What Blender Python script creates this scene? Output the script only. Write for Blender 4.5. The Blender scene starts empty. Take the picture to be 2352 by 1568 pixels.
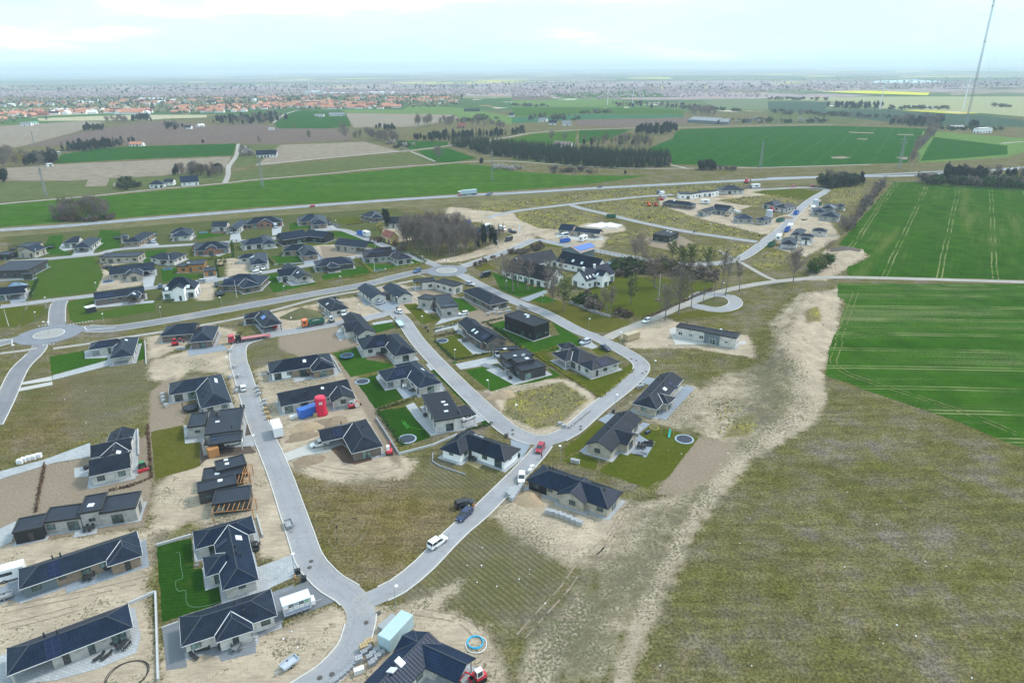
import bpy,bmesh,math,random
import numpy as np
from mathutils import Vector,Matrix
from mathutils.bvhtree import BVHTree
R=math.radians
SC=bpy.context.scene
COL=SC.collection
random.seed(7)
# ---------------------------------------------------------------- camera
CAM_H,PITCH,ROLL,FPX=88.0,R(21.75),R(0.47),1568.0
CF=Vector((0,math.cos(PITCH),-math.sin(PITCH)))
U0=Vector((0,math.sin(PITCH),math.cos(PITCH)))
X0=Vector((1,0,0))
CR=X0*math.cos(ROLL)-U0*math.sin(ROLL)
CU=U0*math.cos(ROLL)+X0*math.sin(ROLL)
CP=Vector((0,0,CAM_H))
cd=bpy.data.cameras.new('camera');cam=bpy.data.objects.new('camera',cd);COL.objects.link(cam)
cd.sensor_width=36;cd.lens=36*FPX/2352;cd.clip_start=1;cd.clip_end=90000
cam.matrix_world=Matrix(((CR.x,CU.x,-CF.x,0),(CR.y,CU.y,-CF.y,0),(CR.z,CU.z,-CF.z,CAM_H),(0,0,0,1)))
SC.camera=cam
# ---------------------------------------------------------------- world, sun, exposure
SUN_EL,SUN_AZ=R(48),R(62)
w=bpy.data.worlds.new('World');SC.world=w;w.use_nodes=True
nt=w.node_tree;nt.nodes.clear()
def N(nt,t,**k):
	n=nt.nodes.new(t)
	for a,b in k.items():setattr(n,a,b)
	return n
sky=N(nt,'ShaderNodeTexSky',sky_type='NISHITA',sun_disc=False,sun_elevation=SUN_EL,sun_rotation=SUN_AZ,altitude=100,air_density=1.0,dust_density=1.2,ozone_density=1.5)
b1=N(nt,'ShaderNodeBackground');b1.inputs['Strength'].default_value=0.15
nt.links.new(sky.outputs[0],b1.inputs['Color'])
b2=N(nt,'ShaderNodeBackground');b2.inputs['Strength'].default_value=1.0
tc=N(nt,'ShaderNodeTexCoord')
mp=N(nt,'ShaderNodeMapping');mp.inputs['Scale'].default_value=(1.3,1.3,9.0);mp.inputs['Location'].default_value=(0.3,0.1,0.2)
nz=N(nt,'ShaderNodeTexNoise');nz.inputs['Scale'].default_value=1.7;nz.inputs['Detail'].default_value=7;nz.inputs['Roughness'].default_value=.55
rp=N(nt,'ShaderNodeValToRGB');rp.color_ramp.elements[0].position=.40;rp.color_ramp.elements[1].position=.62
rp.color_ramp.elements[0].color=(.60,.90,1.0,1);rp.color_ramp.elements[1].color=(1.0,1.0,1.0,1)
e=rp.color_ramp.elements.new(.55);e.color=(.70,.91,.97,1)
nt.links.new(tc.outputs['Generated'],mp.inputs[0]);nt.links.new(mp.outputs[0],nz.inputs['Vector'])
nt.links.new(nz.outputs[0],rp.inputs[0]);nt.links.new(rp.outputs[0],b2.inputs['Color'])
sx=N(nt,'ShaderNodeSeparateXYZ');nt.links.new(tc.outputs['Generated'],sx.inputs[0])
mr=N(nt,'ShaderNodeMapRange');mr.inputs[1].default_value=.12;mr.inputs[2].default_value=.6
mr.inputs[3].default_value=.93;mr.inputs[4].default_value=.55
nt.links.new(sx.outputs[2],mr.inputs[0])
ms=N(nt,'ShaderNodeMapRange');ms.inputs[1].default_value=.10;ms.inputs[2].default_value=.75;ms.inputs[3].default_value=1.0;ms.inputs[4].default_value=1.5
nt.links.new(sx.outputs[2],ms.inputs[0]);nt.links.new(ms.outputs[0],b2.inputs['Strength'])
mx=N(nt,'ShaderNodeMixShader');nt.links.new(mr.outputs[0],mx.inputs[0])
nt.links.new(b1.outputs[0],mx.inputs[1]);nt.links.new(b2.outputs[0],mx.inputs[2])
wo=N(nt,'ShaderNodeOutputWorld');nt.links.new(mx.outputs[0],wo.inputs[0])
sd=bpy.data.lights.new('sun','SUN');so=bpy.data.objects.new('sun',sd);COL.objects.link(so)
sd.energy=2.1;sd.angle=R(10);sd.color=(1.0,.94,.86)
so.rotation_euler=(R(90)-SUN_EL,0,R(180)-SUN_AZ+R(0))
so.location=(200,200,300)
dv=Vector((math.sin(SUN_AZ)*math.cos(SUN_EL),math.cos(SUN_AZ)*math.cos(SUN_EL),math.sin(SUN_EL)))
so.rotation_euler=dv.to_track_quat('Z','Y').to_euler()
SC.view_settings.view_transform='Standard';SC.view_settings.look='None'
SC.view_settings.exposure=0.46;SC.view_settings.gamma=1.0;SC.view_settings.use_curve_mapping=False
SC.cycles.max_bounces=5;SC.cycles.volume_bounces=4;SC.cycles.use_denoising=True
# ---------------------------------------------------------------- picture -> place
TILES={'O':(0,0,1.0)}
for i in range(4):
	for j,oy in enumerate((0,391.6,783.8,1176.0)):
		TILES['%d%d'%(i,j)]=(588.0*i,oy,.25)
	TILES['f%d'%i]=(588.0*i,114.8,.25)
TILES['z1']=(424.9,1171.4,.13914);TILES['z2']=(999.1,677.6,.15378);TILES['z3']=(1136.96,534.0,.14646)
TILES['z4']=(0,648.9,.1355);TILES['z5']=(620.2,1337.9,.06225);TILES['z6']=(1722.7,436.4,.10988);TILES['z7']=(1378.1,402.0,.14649)
def uv(t,x,y):
	a=TILES[t];return(a[0]+x*a[2],a[1]+y*a[2])
def ray(u,v):
	return CF*FPX+CR*(u-1176)+CU*(784-v)
def G(p,z=0.0):
	d=ray(*p);k=(z-CAM_H)/min(d.z,-0.5)
	return CP+d*k
def GT(t,x,y,z=0.0):return G(uv(t,x,y),z)
def PP(t,s):return[uv(t,*map(float,q.split(',')))for q in s.split()]
def PO(s):return PP('O',s)
def W(pts,z=0.0):return[G(p,z)for p in pts]
def px_h(base,npx):
	depth=(base-CP).dot(CF);return npx/FPX*depth/CU.z
def proj(p):
	d=p-CP;k=d.dot(CF);return(1176+d.dot(CR)/k*FPX,784-d.dot(CU)/k*FPX)
	# ---------------------------------------------------------------- materials
MATS={}
class MN:
	"""small node helper"""
	def __init__(s,name):
		s.m=bpy.data.materials.new(name);s.m.use_nodes=True;s.t=s.m.node_tree
		s.b=s.t.nodes['Principled BSDF'];s._pos=None
	def n(s,t,**k):return N(s.t,t,**k)
	def l(s,a,b):s.t.links.new(a,b)
	def pos(s):
		if not s._pos:s._pos=s.n('ShaderNodeNewGeometry').outputs['Position']
		return s._pos
	def noise(s,scale,detail=3,rough=.6,vec=None,dist=0):
		x=s.n('ShaderNodeTexNoise');x.inputs['Scale'].default_value=scale;x.inputs['Detail'].default_value=detail
		x.inputs['Roughness'].default_value=rough;x.inputs['Distortion'].default_value=dist
		s.l(vec or s.pos(),x.inputs['Vector']);return x.outputs[0]
	def ramp(s,fac,*st):
		r=s.n('ShaderNodeValToRGB');el=r.color_ramp.elements
		while len(el)<len(st):el.new(.5)
		for q,(p,c)in zip(el,st):q.position=p;q.color=(*c,1)if len(c)==3 else c
		s.l(fac,r.inputs[0]);return r.outputs[0]
	def mix(s,f,a,b,mode='MIX'):
		x=s.n('ShaderNodeMix',data_type='RGBA',blend_type=mode)
		for sock,v in((x.inputs[0],f),(x.inputs[6],a),(x.inputs[7],b)):
			if isinstance(v,(int,float)):sock.default_value=v
			elif isinstance(v,tuple):sock.default_value=(*v,1)
			else:s.l(v,sock)
		return x.outputs[2]
	def math(s,op,a,b=0.0,c=None,clamp=False):
		x=s.n('ShaderNodeMath',operation=op,use_clamp=clamp)
		for i,v in enumerate((a,b,c)):
			if v is None:continue
			if isinstance(v,(int,float)):x.inputs[i].default_value=v
			else:s.l(v,x.inputs[i])
		return x.outputs[0]
	def step(s,v,lo,hi):
		x=s.n('ShaderNodeMapRange',interpolation_type='SMOOTHSTEP');x.inputs[1].default_value=lo;x.inputs[2].default_value=hi
		s.l(v,x.inputs[0]);return x.outputs[0]
	def attr(s,name):return s.n('ShaderNodeAttribute',attribute_name=name).outputs['Fac']
	def rot(s,ang,sc=(1,1,1)):
		m=s.n('ShaderNodeMapping');m.inputs['Rotation'].default_value=(0,0,ang);m.inputs['Scale'].default_value=sc
		s.l(s.pos(),m.inputs[0]);return m.outputs[0]
	def bump(s,h,dist=.05,strength=.6):
		x=s.n('ShaderNodeBump');x.inputs['Distance'].default_value=dist;x.inputs['Strength'].default_value=strength
		s.l(h,x.inputs['Height']);s.l(x.outputs[0],s.b.inputs['Normal'])
	def done(s,col,rough=.9,spec=.2,metal=0.0):
		if isinstance(col,tuple):s.b.inputs['Base Color'].default_value=(*col,1)
		else:s.l(col,s.b.inputs['Base Color'])
		s.b.inputs['Roughness'].default_value=rough;s.b.inputs['Specular IOR Level'].default_value=spec
		s.b.inputs['Metallic'].default_value=metal
		return s.m
def sc3(c,k):return tuple(min(1,x*k)for x in c)
def plain(name,c,rough=.6,spec=.4,metal=0.0,var=.10,scale=1.5):
	"""painted / plain surface with slight unevenness"""
	if name in MATS:return MATS[name]
	q=MN(name);f=q.noise(scale,4)
	col=q.ramp(f,(.3,sc3(c,1-var)),(.7,sc3(c,1+var)))
	MATS[name]=q.done(col,rough,spec,metal);return MATS[name]
def brick(name,c,c2,mortar):
	if name in MATS:return MATS[name]
	q=MN(name);u=q.n('ShaderNodeUVMap').outputs[0]
	b=q.n('ShaderNodeTexBrick');q.l(u,b.inputs['Vector'])
	b.inputs['Scale'].default_value=1.0;b.inputs['Brick Width'].default_value=.6;b.inputs['Row Height'].default_value=.17
	b.inputs['Mortar Size'].default_value=.018
	b.inputs['Color1'].default_value=(*c,1);b.inputs['Color2'].default_value=(*c2,1);b.inputs['Mortar'].default_value=(*mortar,1)
	col=q.mix(q.step(q.noise(.7,4),.35,.7),b.outputs[0],q.mix(1.0,b.outputs[0],(.72,.7,.68),'MULTIPLY'))
	MATS[name]=q.done(col,.85,.2);return MATS[name]
def rooftile(name,c,spec=.07,rough=.36,row=.42,colw=.6,contrast=.85):
	if name in MATS:return MATS[name]
	q=MN(name);u=q.n('ShaderNodeUVMap').outputs[0]
	s=q.n('ShaderNodeSeparateXYZ');q.l(u,s.inputs[0])
	vy=q.math('FRACT',q.math('DIVIDE',s.outputs[1],row));vx=q.math('FRACT',q.math('DIVIDE',s.outputs[0],colw))
	wav=q.math('ABSOLUTE',q.math('SUBTRACT',vx,.5))
	h=q.math('ADD',vy,q.math('MULTIPLY',wav,1.1))
	col=q.mix(q.step(q.noise(.5,5),.3,.75),sc3(c,.75),sc3(c,1.35))
	col=q.mix(q.math('MULTIPLY',q.step(vy,.5,.95),contrast),col,sc3(c,.35))
	q.bump(h,.06,.55)
	MATS[name]=q.done(col,rough,spec);return MATS[name]
def felt(name,c):
	if name in MATS:return MATS[name]
	q=MN(name);f=q.noise(.35,5);g=q.noise(9,2)
	col=q.mix(.3,q.ramp(f,(.3,sc3(c,.8)),(.7,sc3(c,1.25))),q.ramp(g,(.3,sc3(c,.6)),(.7,sc3(c,1.4))))
	MATS[name]=q.done(col,.6,.18);return MATS[name]
def glass(name='window_glass',c=(.045,.065,.065)):
	if name in MATS:return MATS[name]
	q=MN(name);f=q.noise(.6,3)
	MATS[name]=q.done(q.ramp(f,(.35,sc3(c,.4)),(.65,sc3(c,2.2))),.06,.8);return MATS[name]
def paving(name,c,size=.5,joint=.55):
	if name in MATS:return MATS[name]
	q=MN(name);v=q.rot(.33)
	b=q.n('ShaderNodeTexBrick');q.l(v,b.inputs['Vector']);b.inputs['Scale'].default_value=1.0
	b.inputs['Brick Width'].default_value=size*1.6;b.inputs['Row Height'].default_value=size;b.inputs['Mortar Size'].default_value=.025
	b.inputs['Color1'].default_value=(*sc3(c,.9),1);b.inputs['Color2'].default_value=(*sc3(c,1.1),1);b.inputs['Mortar'].default_value=(*sc3(c,joint),1)
	col=q.mix(q.math('MULTIPLY',q.step(q.noise(.25,6),.4,.75),.6),b.outputs[0],sc3(c,.78))
	MATS[name]=q.done(col,.8,.25);return MATS[name]
def asphalt(name,c):
	if name in MATS:return MATS[name]
	q=MN(name);u=q.n('ShaderNodeUVMap').outputs[0]
	s=q.n('ShaderNodeSeparateXYZ');q.l(u,s.inputs[0])
	a=q.noise(.12,6);b=q.noise(14,2);d=q.noise(.8,5)
	col=q.ramp(a,(.3,sc3(c,.86)),(.7,sc3(c,1.1)))
	wp=q.math('ABSOLUTE',q.math('SUBTRACT',q.math('ABSOLUTE',s.outputs[0]),.45))
	col=q.mix(q.math('MULTIPLY',q.step(q.math('SUBTRACT',.2,wp),0,.2),.3),col,sc3(c,.75))
	dust=q.math('MULTIPLY',q.step(q.math('ADD',q.math('ABSOLUTE',s.outputs[0]),q.math('MULTIPLY',q.math('SUBTRACT',d,.5),.7)),.78,1.05),.6)
	col=q.mix(dust,col,(.40,.34,.27))
	mud=q.noise(.07,6,.65);col=q.mix(q.math('MULTIPLY',q.step(mud,.54,.68),.5),col,(.34,.295,.24))
	pat=q.n('ShaderNodeTexVoronoi');pat.inputs['Scale'].default_value=.09;q.l(q.rot(.6,(1,2.2,1)),pat.inputs['Vector']);sp_=q.n('ShaderNodeSeparateColor');q.l(pat.outputs['Color'],
sp_.inputs[0])
	col=q.mix(q.math('MULTIPLY',q.math('GREATER_THAN',sp_.outputs[0],.86),.22),col,sc3(c,.55))
	crk=q.math('ABSOLUTE',q.math('SUBTRACT',q.noise(.22,5,.6),.5));col=q.mix(q.math('MULTIPLY',q.math('LESS_THAN',crk,.006),.45),col,sc3(c,.4))
	col=q.mix(.2,col,q.ramp(b,(.3,sc3(c,.5)),(.7,sc3(c,1.5))))
	MATS[name]=q.done(col,.85,.2);return MATS[name]
def lawn_mat(name,c,c2,stripe=0.0,ang=.3):
	if name in MATS:return MATS[name]
	q=MN(name);a=q.noise(.12,5);b=q.noise(1.1,4);d=q.noise(7,2)
	col=q.ramp(a,(.36,sc3(c,.85)),(.64,c2));worn=q.noise(.22,5,.65)
	col=q.mix(.5,col,q.ramp(b,(.32,sc3(c,.6)),(.70,sc3(c2,1.3))));col=q.mix(q.math('MULTIPLY',q.step(worn,.56,.70),.35),col,(.115,.105,.035))
	col=q.mix(.3,col,q.ramp(d,(.3,sc3(c,.45)),(.7,sc3(c2,1.5))))
	if stripe:
		w_=q.n('ShaderNodeTexWave');w_.inputs['Scale'].default_value=.35;w_.inputs['Distortion'].default_value=2.5;w_.inputs['Detail Scale'].default_value=.4
		q.l(q.rot(ang),w_.inputs['Vector']);col=q.mix(q.math('MULTIPLY',w_.outputs[1],stripe),col,(.09,.11,.03))
	q.bump(d,.06,.6)
	MATS[name]=q.done(col,1.0,.0);return MATS[name]
def field_mat(name,c,c2,ang=0.0,tram=0.0,tramc=(.30,.29,.16),drill=.25,bare=0.0,barec=(.22,.2,.12)):
	"""arable field: drill rows, paired tramlines every 'tram' metres, thin bare streaks"""
	if name in MATS:return MATS[name]
	q=MN(name);a=q.noise(.012,5);b=q.noise(.11,5)
	col=q.ramp(a,(.35,c),(.65,c2))
	col=q.mix(.6,col,q.ramp(b,(.32,sc3(c,.55)),(.68,sc3(c2,1.3))))
	v=q.rot(ang);st=q.n('ShaderNodeMapping');st.inputs['Scale'].default_value=(.02,1.4,1);q.l(v,st.inputs[0])
	rows=q.noise(1.0,3,.5,st.outputs[0])
	col=q.mix(q.math('MULTIPLY',q.step(rows,.5,.8),drill),col,sc3(tramc,.55))
	fine=q.noise(1.6,3);col=q.mix(.3,col,q.ramp(fine,(.3,sc3(c,.5)),(.72,sc3(c2,1.45))))
	if bare:
		st2=q.n('ShaderNodeMapping');st2.inputs['Scale'].default_value=(.10,1,1);q.l(v,st2.inputs[0])
		bb=q.noise(.055,7,.68,st2.outputs[0]);col=q.mix(q.math('MULTIPLY',q.step(q.math('ADD',bb,q.math('MULTIPLY',q.math('SUBTRACT',fine,.5),.35)),.50,.70),bare),
col,barec)
	if tram:
		s=q.n('ShaderNodeSeparateXYZ');q.l(v,s.inputs[0])
		wob=q.math('MULTIPLY',q.math('SUBTRACT',q.noise(.02,2),.5),2.0)
		y=q.math('MODULO',q.math('ADD',q.math('ADD',s.outputs[1],9000.0),wob),tram)
		d1=q.math('ABSOLUTE',q.math('SUBTRACT',y,tram*.5));d2=q.math('ABSOLUTE',q.math('SUBTRACT',d1,.95))
		ln=q.math('SUBTRACT',1.0,q.step(d2,.12,.42))
		ln=q.math('MULTIPLY',ln,q.math('MULTIPLY',q.step(q.noise(.05,4),.38,.6),.75))
		col=q.mix(ln,col,tramc)
	MATS[name]=q.done(col,1.0,.0);return MATS[name]
GREENS=dict(c=(.016,.075,.010),c2=(.032,.105,.016))
# ---------------------------------------------------------------- object helpers
def mesh_from(name,verts,faces,mats,mi=None,uvs=None,smooth=False):
	me=bpy.data.meshes.new(name);me.from_pydata([tuple(v)for v in verts],[],faces)
	for m in(mats if isinstance(mats,(list,tuple))else[mats]):me.materials.append(m)
	if mi is not None:me.polygons.foreach_set('material_index',mi)
	if uvs is not None:
		l=me.uv_layers.new(name='UVMap');l.data.foreach_set('uv',[c for q in uvs for c in q])
	if smooth:me.polygons.foreach_set('use_smooth',[True]*len(me.polygons))
	me.update();return me
def link(name,me,parent=None,loc=None,rz=0.0):
	o=bpy.data.objects.new(name,me);COL.objects.link(o)
	if parent:o.parent=parent
	if loc is not None:o.location=loc
	if rz:o.rotation_euler=(0,0,rz)
	return o
def tag(o,label,cat,group=None):
	o['label']=label;o['category']=cat
	if group:o['group']=group
	return o
def struct(o):o['kind']='structure';return o
def stuff(o,label=None,cat=None):
	o['kind']='stuff'
	if label:o['label']=label;o['category']=cat
	return o
def empty(name,loc,label,cat,group=None,rz=0.0):
	o=bpy.data.objects.new(name,None);COL.objects.link(o);o.location=loc;o.rotation_euler=(0,0,rz)
	o.empty_display_size=.2;return tag(o,label,cat,group)
def copy_tree(o,loc,rz=0.0,s=1.0,label=None,group=None):
	r=o.copy();COL.objects.link(r);r.location=loc;r.rotation_euler=(0,0,rz);r.scale=(s,s,s)if not isinstance(s,tuple)else s
	if label:r['label']=label
	if group:r['group']=group
	for ch in KIDS.get(o.name,o.children):
		c=ch.copy();COL.objects.link(c);c.parent=r
		for g in KIDS.get(ch.name,()):
			d=g.copy();COL.objects.link(d);d.parent=c
	return r
KIDS={}
class MB:
	"""collects boxes, bars, tubes for one mesh"""
	def __init__(s):s.v=[];s.f=[];s.m=[];s.uv=[];s.has_uv=False
	def add(s,vs,fs,mi=0):
		k=len(s.v);s.v+=[Vector(q)for q in vs];s.f+=[[k+i for i in f]for f in fs];s.m+=[mi]*len(fs)
	def quad(s,a,b,c,d,mi=0):s.add([a,b,c,d],[[0,1,2,3]],mi)
	def box(s,x0,y0,z0,x1,y1,z1,mi=0,M=None):
		vs=[Vector(q)for q in((x0,y0,z0),(x1,y0,z0),(x1,y1,z0),(x0,y1,z0),(x0,y0,z1),(x1,y0,z1),(x1,y1,z1),(x0,y1,z1))]
		if M is not None:vs=[M@q for q in vs]
		s.add(vs,[[3,2,1,0],[4,5,6,7],[0,1,5,4],[1,2,6,5],[2,3,7,6],[3,0,4,7]],mi)
	def tube(s,p,q,r0,r1=None,n=6,mi=0,cap=True):
		p,q=Vector(p),Vector(q);r1=r0 if r1 is None else r1
		d=(q-p).normalized();a=d.orthogonal().normalized();b=d.cross(a)
		vs=[p+(a*math.cos(t)+b*math.sin(t))*r0 for t in[2*math.pi*i/n for i in range(n)]]+[q+(a*math.cos(t)+b*math.sin(t))*r1 for t in[2*math.pi*i/n for i in range(n)]]
		fs=[[i,(i+1)%n,n+(i+1)%n,n+i]for i in range(n)]
		if cap:fs+=[list(range(n))[::-1],list(range(n,2*n))]
		s.add(vs,fs,mi)
	def disc(s,c,r,z0,z1,n=20,mi=0,mi_top=None):
		vs=[(c[0]+r*math.cos(2*math.pi*i/n),c[1]+r*math.sin(2*math.pi*i/n),z)for z in(z0,z1)for i in range(n)]
		s.add(vs,[[i,(i+1)%n,n+(i+1)%n,n+i]for i in range(n)],mi);s.add(vs[n:],[list(range(n))],mi if mi_top is None else mi_top)
	def lathe(s,prof,n=12,mi=0,c=(0,0)):
		vs=[(c[0]+r*math.cos(2*math.pi*i/n),c[1]+r*math.sin(2*math.pi*i/n),z)for r,z in prof for i in range(n)]
		fs=[[k*n+i,k*n+(i+1)%n,(k+1)*n+(i+1)%n,(k+1)*n+i]for k in range(len(prof)-1)for i in range(n)]
		fs+=[list(range(n))[::-1],[(len(prof)-1)*n+i for i in range(n)]]
		s.add(vs,fs,mi)
	def mesh(s,name,mats,uv=False,smooth=False,off=None):
		vs=s.v if off is None else[q-off for q in s.v]
		uvs=None
		if uv:
			uvs=[]
			for f in s.f:
				a=s.v[f[0]];n=Vector((0,0,0))
				for i in range(len(f)):
					p,q=s.v[f[i]],s.v[f[(i+1)%len(f)]]
					n+=Vector(((p.y-q.y)*(p.z+q.z),(p.z-q.z)*(p.x+q.x),(p.x-q.x)*(p.y+q.y)))
				n.normalize()
				ua=Vector((0,0,1)).cross(n)
				ua=ua.normalized()if ua.length>.05 else Vector((1,0,0))
				va=n.cross(ua)
				uvs+=[(s.v[i].dot(ua),s.v[i].dot(va))for i in f]
		return mesh_from(name,vs,s.f,mats,s.m,uvs,smooth)
	def build(s,name,mats,parent=None,uv=False,smooth=False,off=None,loc=None):
		return link(name,s.mesh(name,mats,uv,smooth,off),parent,loc)
def sheet(name,pts,z,mat,jit=0.0,sub=0.0,soft=True):
	"""flat polygon lying on the ground; edges broken up a little"""
	rnd=random.Random(len(pts)*31+int(pts[0].x*7));out=[]
	n=len(pts)
	for i in range(n):
		a,b=pts[i],pts[(i+1)%n];L=(b-a).length
		k=max(1,int(L/sub))if sub else 1
		nn=Vector((-(b-a).y,(b-a).x,0)).normalized()
		for j in range(k):
			p=a.lerp(b,j/k)
			if jit:p=p+nn*rnd.uniform(-jit,jit)
			out.append((p.x,p.y,z))
	bm=bmesh.new();f=bm.faces.new([bm.verts.new(q)for q in out])
	f.normal_update()
	if f.normal.z<0:f.normal_flip()
	bmesh.ops.triangulate(bm,faces=[f])
	me=bpy.data.meshes.new(name);bm.to_mesh(me);bm.free();me.materials.append(mat)
	return struct(link(name,me))
def smooth_line(pts,step=3.0):
	"""Catmull-Rom through ground points"""
	P_=[pts[0]*2-pts[1]]+list(pts)+[pts[-1]*2-pts[-2]];out=[]
	for i in range(1,len(P_)-2):
		p0,p1,p2,p3=P_[i-1:i+3];n=max(2,min(40,int((p2-p1).length/step)))
		for k in range(n):
			t=k/n
			out.append(.5*((2*p1)+(p2-p0)*t+(2*p0-5*p1+4*p2-p3)*t*t+(3*p1-p0-3*p2+p3)*t*t*t))
	out.append(pts[-1]);return out
def in_poly(x,y,poly):
	"""numpy point in polygon"""
	inside=np.zeros(len(x),bool);n=len(poly)
	for i in range(n):
		x1,y1=poly[i];x2,y2=poly[(i+1)%n]
		c=((y1>y)!=(y2>y));c&=x<(x2-x1)*(y-y1)/((y2-y1)if y2!=y1 else 1e-9)+x1
		inside^=c
	return inside
def seg_dist(x,y,poly,closed=True):
	d=np.full(len(x),1e9);n=len(poly)
	for i in range(n if closed else n-1):
		x1,y1=poly[i];x2,y2=poly[(i+1)%n];dx,dy=x2-x1,y2-y1;L=dx*dx+dy*dy+1e-9
		t=np.clip(((x-x1)*dx+(y-y1)*dy)/L,0,1);d=np.minimum(d,(x-x1-t*dx)**2+(y-y1-t*dy)**2)
	return np.sqrt(d)
def rand_in(pts,n,rnd):
	xy=[(p.x,p.y)for p in pts];x0,x1=min(p[0]for p in xy),max(p[0]for p in xy);y0,y1=min(p[1]for p in xy),max(p[1]for p in xy)
	xs,ys=np.empty(0),np.empty(0);r=np.random.RandomState(rnd)
	for _ in range(60):
		x=r.uniform(x0,x1,n*2);y=r.uniform(y0,y1,n*2);k=in_poly(x,y,xy)
		xs=np.concatenate([xs,x[k]]);ys=np.concatenate([ys,y[k]])
		if len(xs)>=n:break
	return xs[:n],ys[:n]
	# ---------------------------------------------------------------- terrain: one sheet out to the horizon
SAND=['0,1250 345,1215 352,1120 455,1035 635,1020 670,1180 705,1290 600,1280 590,1250 440,1195 360,1235 335,1350 365,1568 60,1800 -400,1800 -300,1400',
'370,1590 375,1490 520,1470 650,1440 765,1388 800,1415 800,1470 740,1540 690,1590','585,850 640,830 770,815 790,860 870,955 905,1040 960,1060 935,1095 860,1105 770,1110 690,1085 650,1060 600,900',
'345,830 440,800 540,785 560,860 640,1020 600,1035 560,1000 520,860 440,850 400,880 340,870','335,775 480,745 545,760 545,790 430,790 340,830','620,720 760,690 830,680 900,650 960,660 1010,680 1000,720 900,720 780,760 640,760',
'1110,900 1190,870 1300,870 1360,900 1380,930 1300,985 1230,1005 1150,960',('1440,900 1500,870 1600,880 1640,850 1740,830 1760,790 1750,740 1790,700 1830,668 1935,655 1925,760 1892,850 1895,920 1870,970 1720,1060 1650,1150 1590,1230 1500,1430 1430,1600 1180,1600 1210,1450 1330,1330 1200,1260 1130,1200 1200,1080 1290,1130 1480,1130 1600,1010 1560,990 1430,960 1370,960',
.56),'1845,690 1935,658 1922,770 1890,850 1897,920 1870,972 1720,1062 1650,1152 1590,1232 1500,1432 1430,1600 1385,1600 1450,1400 1540,1230 1610,1120 1690,1030 1800,950 1815,880 1800,800',
'1430,955 1500,885 1600,885 1640,930 1560,985','1130,1185 1200,1105 1300,1140 1470,1150 1440,1205 1340,1290 1310,1300 1200,1250','1180,1600 1215,1470 1330,1345 1370,1400 1260,1600',
'850,1390 905,1398 1060,1330 1010,1400 1120,1440 1180,1600 690,1600 800,1490','1420,760 1520,730 1560,740 1720,770 1740,830 1600,800 1440,800','1070,480 1180,490 1230,545 1180,570 1060,600 1000,605 1060,590 1180,540 1100,510',
'1180,500 1290,520 1400,545 1380,570 1290,560 1240,545 1190,520','1330,510 1430,515 1440,530 1370,540 1330,525','1510,455 1640,450 1760,440 1760,460 1680,490 1740,520 1780,500 1850,480 1880,450 1900,500 1930,545 1850,590 1780,570 1830,500 1760,540 1640,510 1520,480',
'1895,572 1985,568 1988,590 1930,625 1900,645 1855,645','1000,605 1060,598 1180,570 1180,560 1060,585 1000,598','1690,440 1740,430 1764,437 1700,447',
'1030,475 1090,480 1150,500 1090,510 1020,495','215,625 330,630 325,655 220,670','235,605 340,600 350,625 235,640','440,655 500,645 490,690 450,690','520,590 575,600 570,640 520,640',
'720,560 830,565 825,590 735,590','870,520 980,520 1000,540 900,560']
SOIL=['0,1085 200,1050 340,1000 345,900 400,860 430,910 420,990 350,1000 350,1120 330,1210 0,1250 -300,1300 -300,1100','1600,1000 1690,1020 1640,1090 1560,1140 1505,1135',
'640,760 790,745 830,790 760,810 690,820 640,800','940,660 1010,665 1080,690 1180,720 1180,750 1100,760 1000,700','1090,700 1170,720 1160,760 1110,745',
'770,820 860,900 930,1080 900,1060 800,880','1055,885 1130,905 1160,960 1115,925','1480,545 1560,540 1600,560 1540,575 1490,565','735,565 830,570 840,585 740,595',
'440,960 520,950 640,1010 640,1030 460,1040','560,940 590,1000 565,1005 545,950','720,470 880,465 880,480 720,485']
GREEN=[('0,540 600,490 900,470 980,500 900,600 600,690 250,760 160,690 0,705',.62),('600,700 860,650 950,625 950,640 600,720 270,770 270,760',.6),('1470,860 1560,850 1660,860 1640,890 1520,875',
.6),('0,760 100,740 160,700 130,700 0,710',.7),('900,1380 980,1300 1100,1205 1110,1215 980,1330 930,1395',.75),('1090,1100 1000,1050 930,1050 960,1120 1100,1130 1180,1090 1150,1075',
.5),('1650,1150 1760,1100 2352,1040 2400,1600 1450,1600',.22),('1750,640 1830,620 1930,640 1760,660',.5),('1070,1430 1130,1360 1260,1270 1310,1290 1260,1350 1140,1450',
.5),('1540,650 1740,700 1760,730 1600,720',.55),('0,830 130,820 180,900 140,980 0,1020',.5),('1640,900 1720,930 1760,1000 1640,1010',.45),('1500,400 1900,400 1900,430 1740,428 1640,420 1300,440 1100,465 1100,450',
.4),('1230,548 1290,563 1440,590 1560,610 1500,640 1380,600 1250,570',.45),('580,425 700,1000 200,1000',0.0)]
WEED=['1120,472 1290,446 1640,421 1720,425 1640,435 1480,450 1290,466 1180,484 1076,482','1180,490 1260,480 1380,492 1365,508 1290,527 1240,525 1195,506',
'1340,470 1505,453 1510,470 1600,500 1700,530 1760,540 1730,553 1560,526 1400,491','1640,460 1770,447 1830,455 1832,474 1790,480 1700,470','1410,540 1500,525 1510,540 1400,562 1390,552',
'1560,572 1700,560 1720,570 1690,590 1600,585','1720,602 1790,572 1830,592 1760,625','1900,440 1990,420 1965,470 1910,470','1165,905 1292,876 1352,918 1285,975 1235,986 1155,952',
'1140,440 1176,470 1110,475 1100,465','1660,570 1730,560 1700,580','1845,728 1880,715 1885,745 1850,755','1690,960 1740,955 1720,1000 1660,1005']
ROWSA=['130,850 440,835 445,865 330,900 310,960 180,1000 130,900','565,790 720,770 720,800 600,830']
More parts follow.
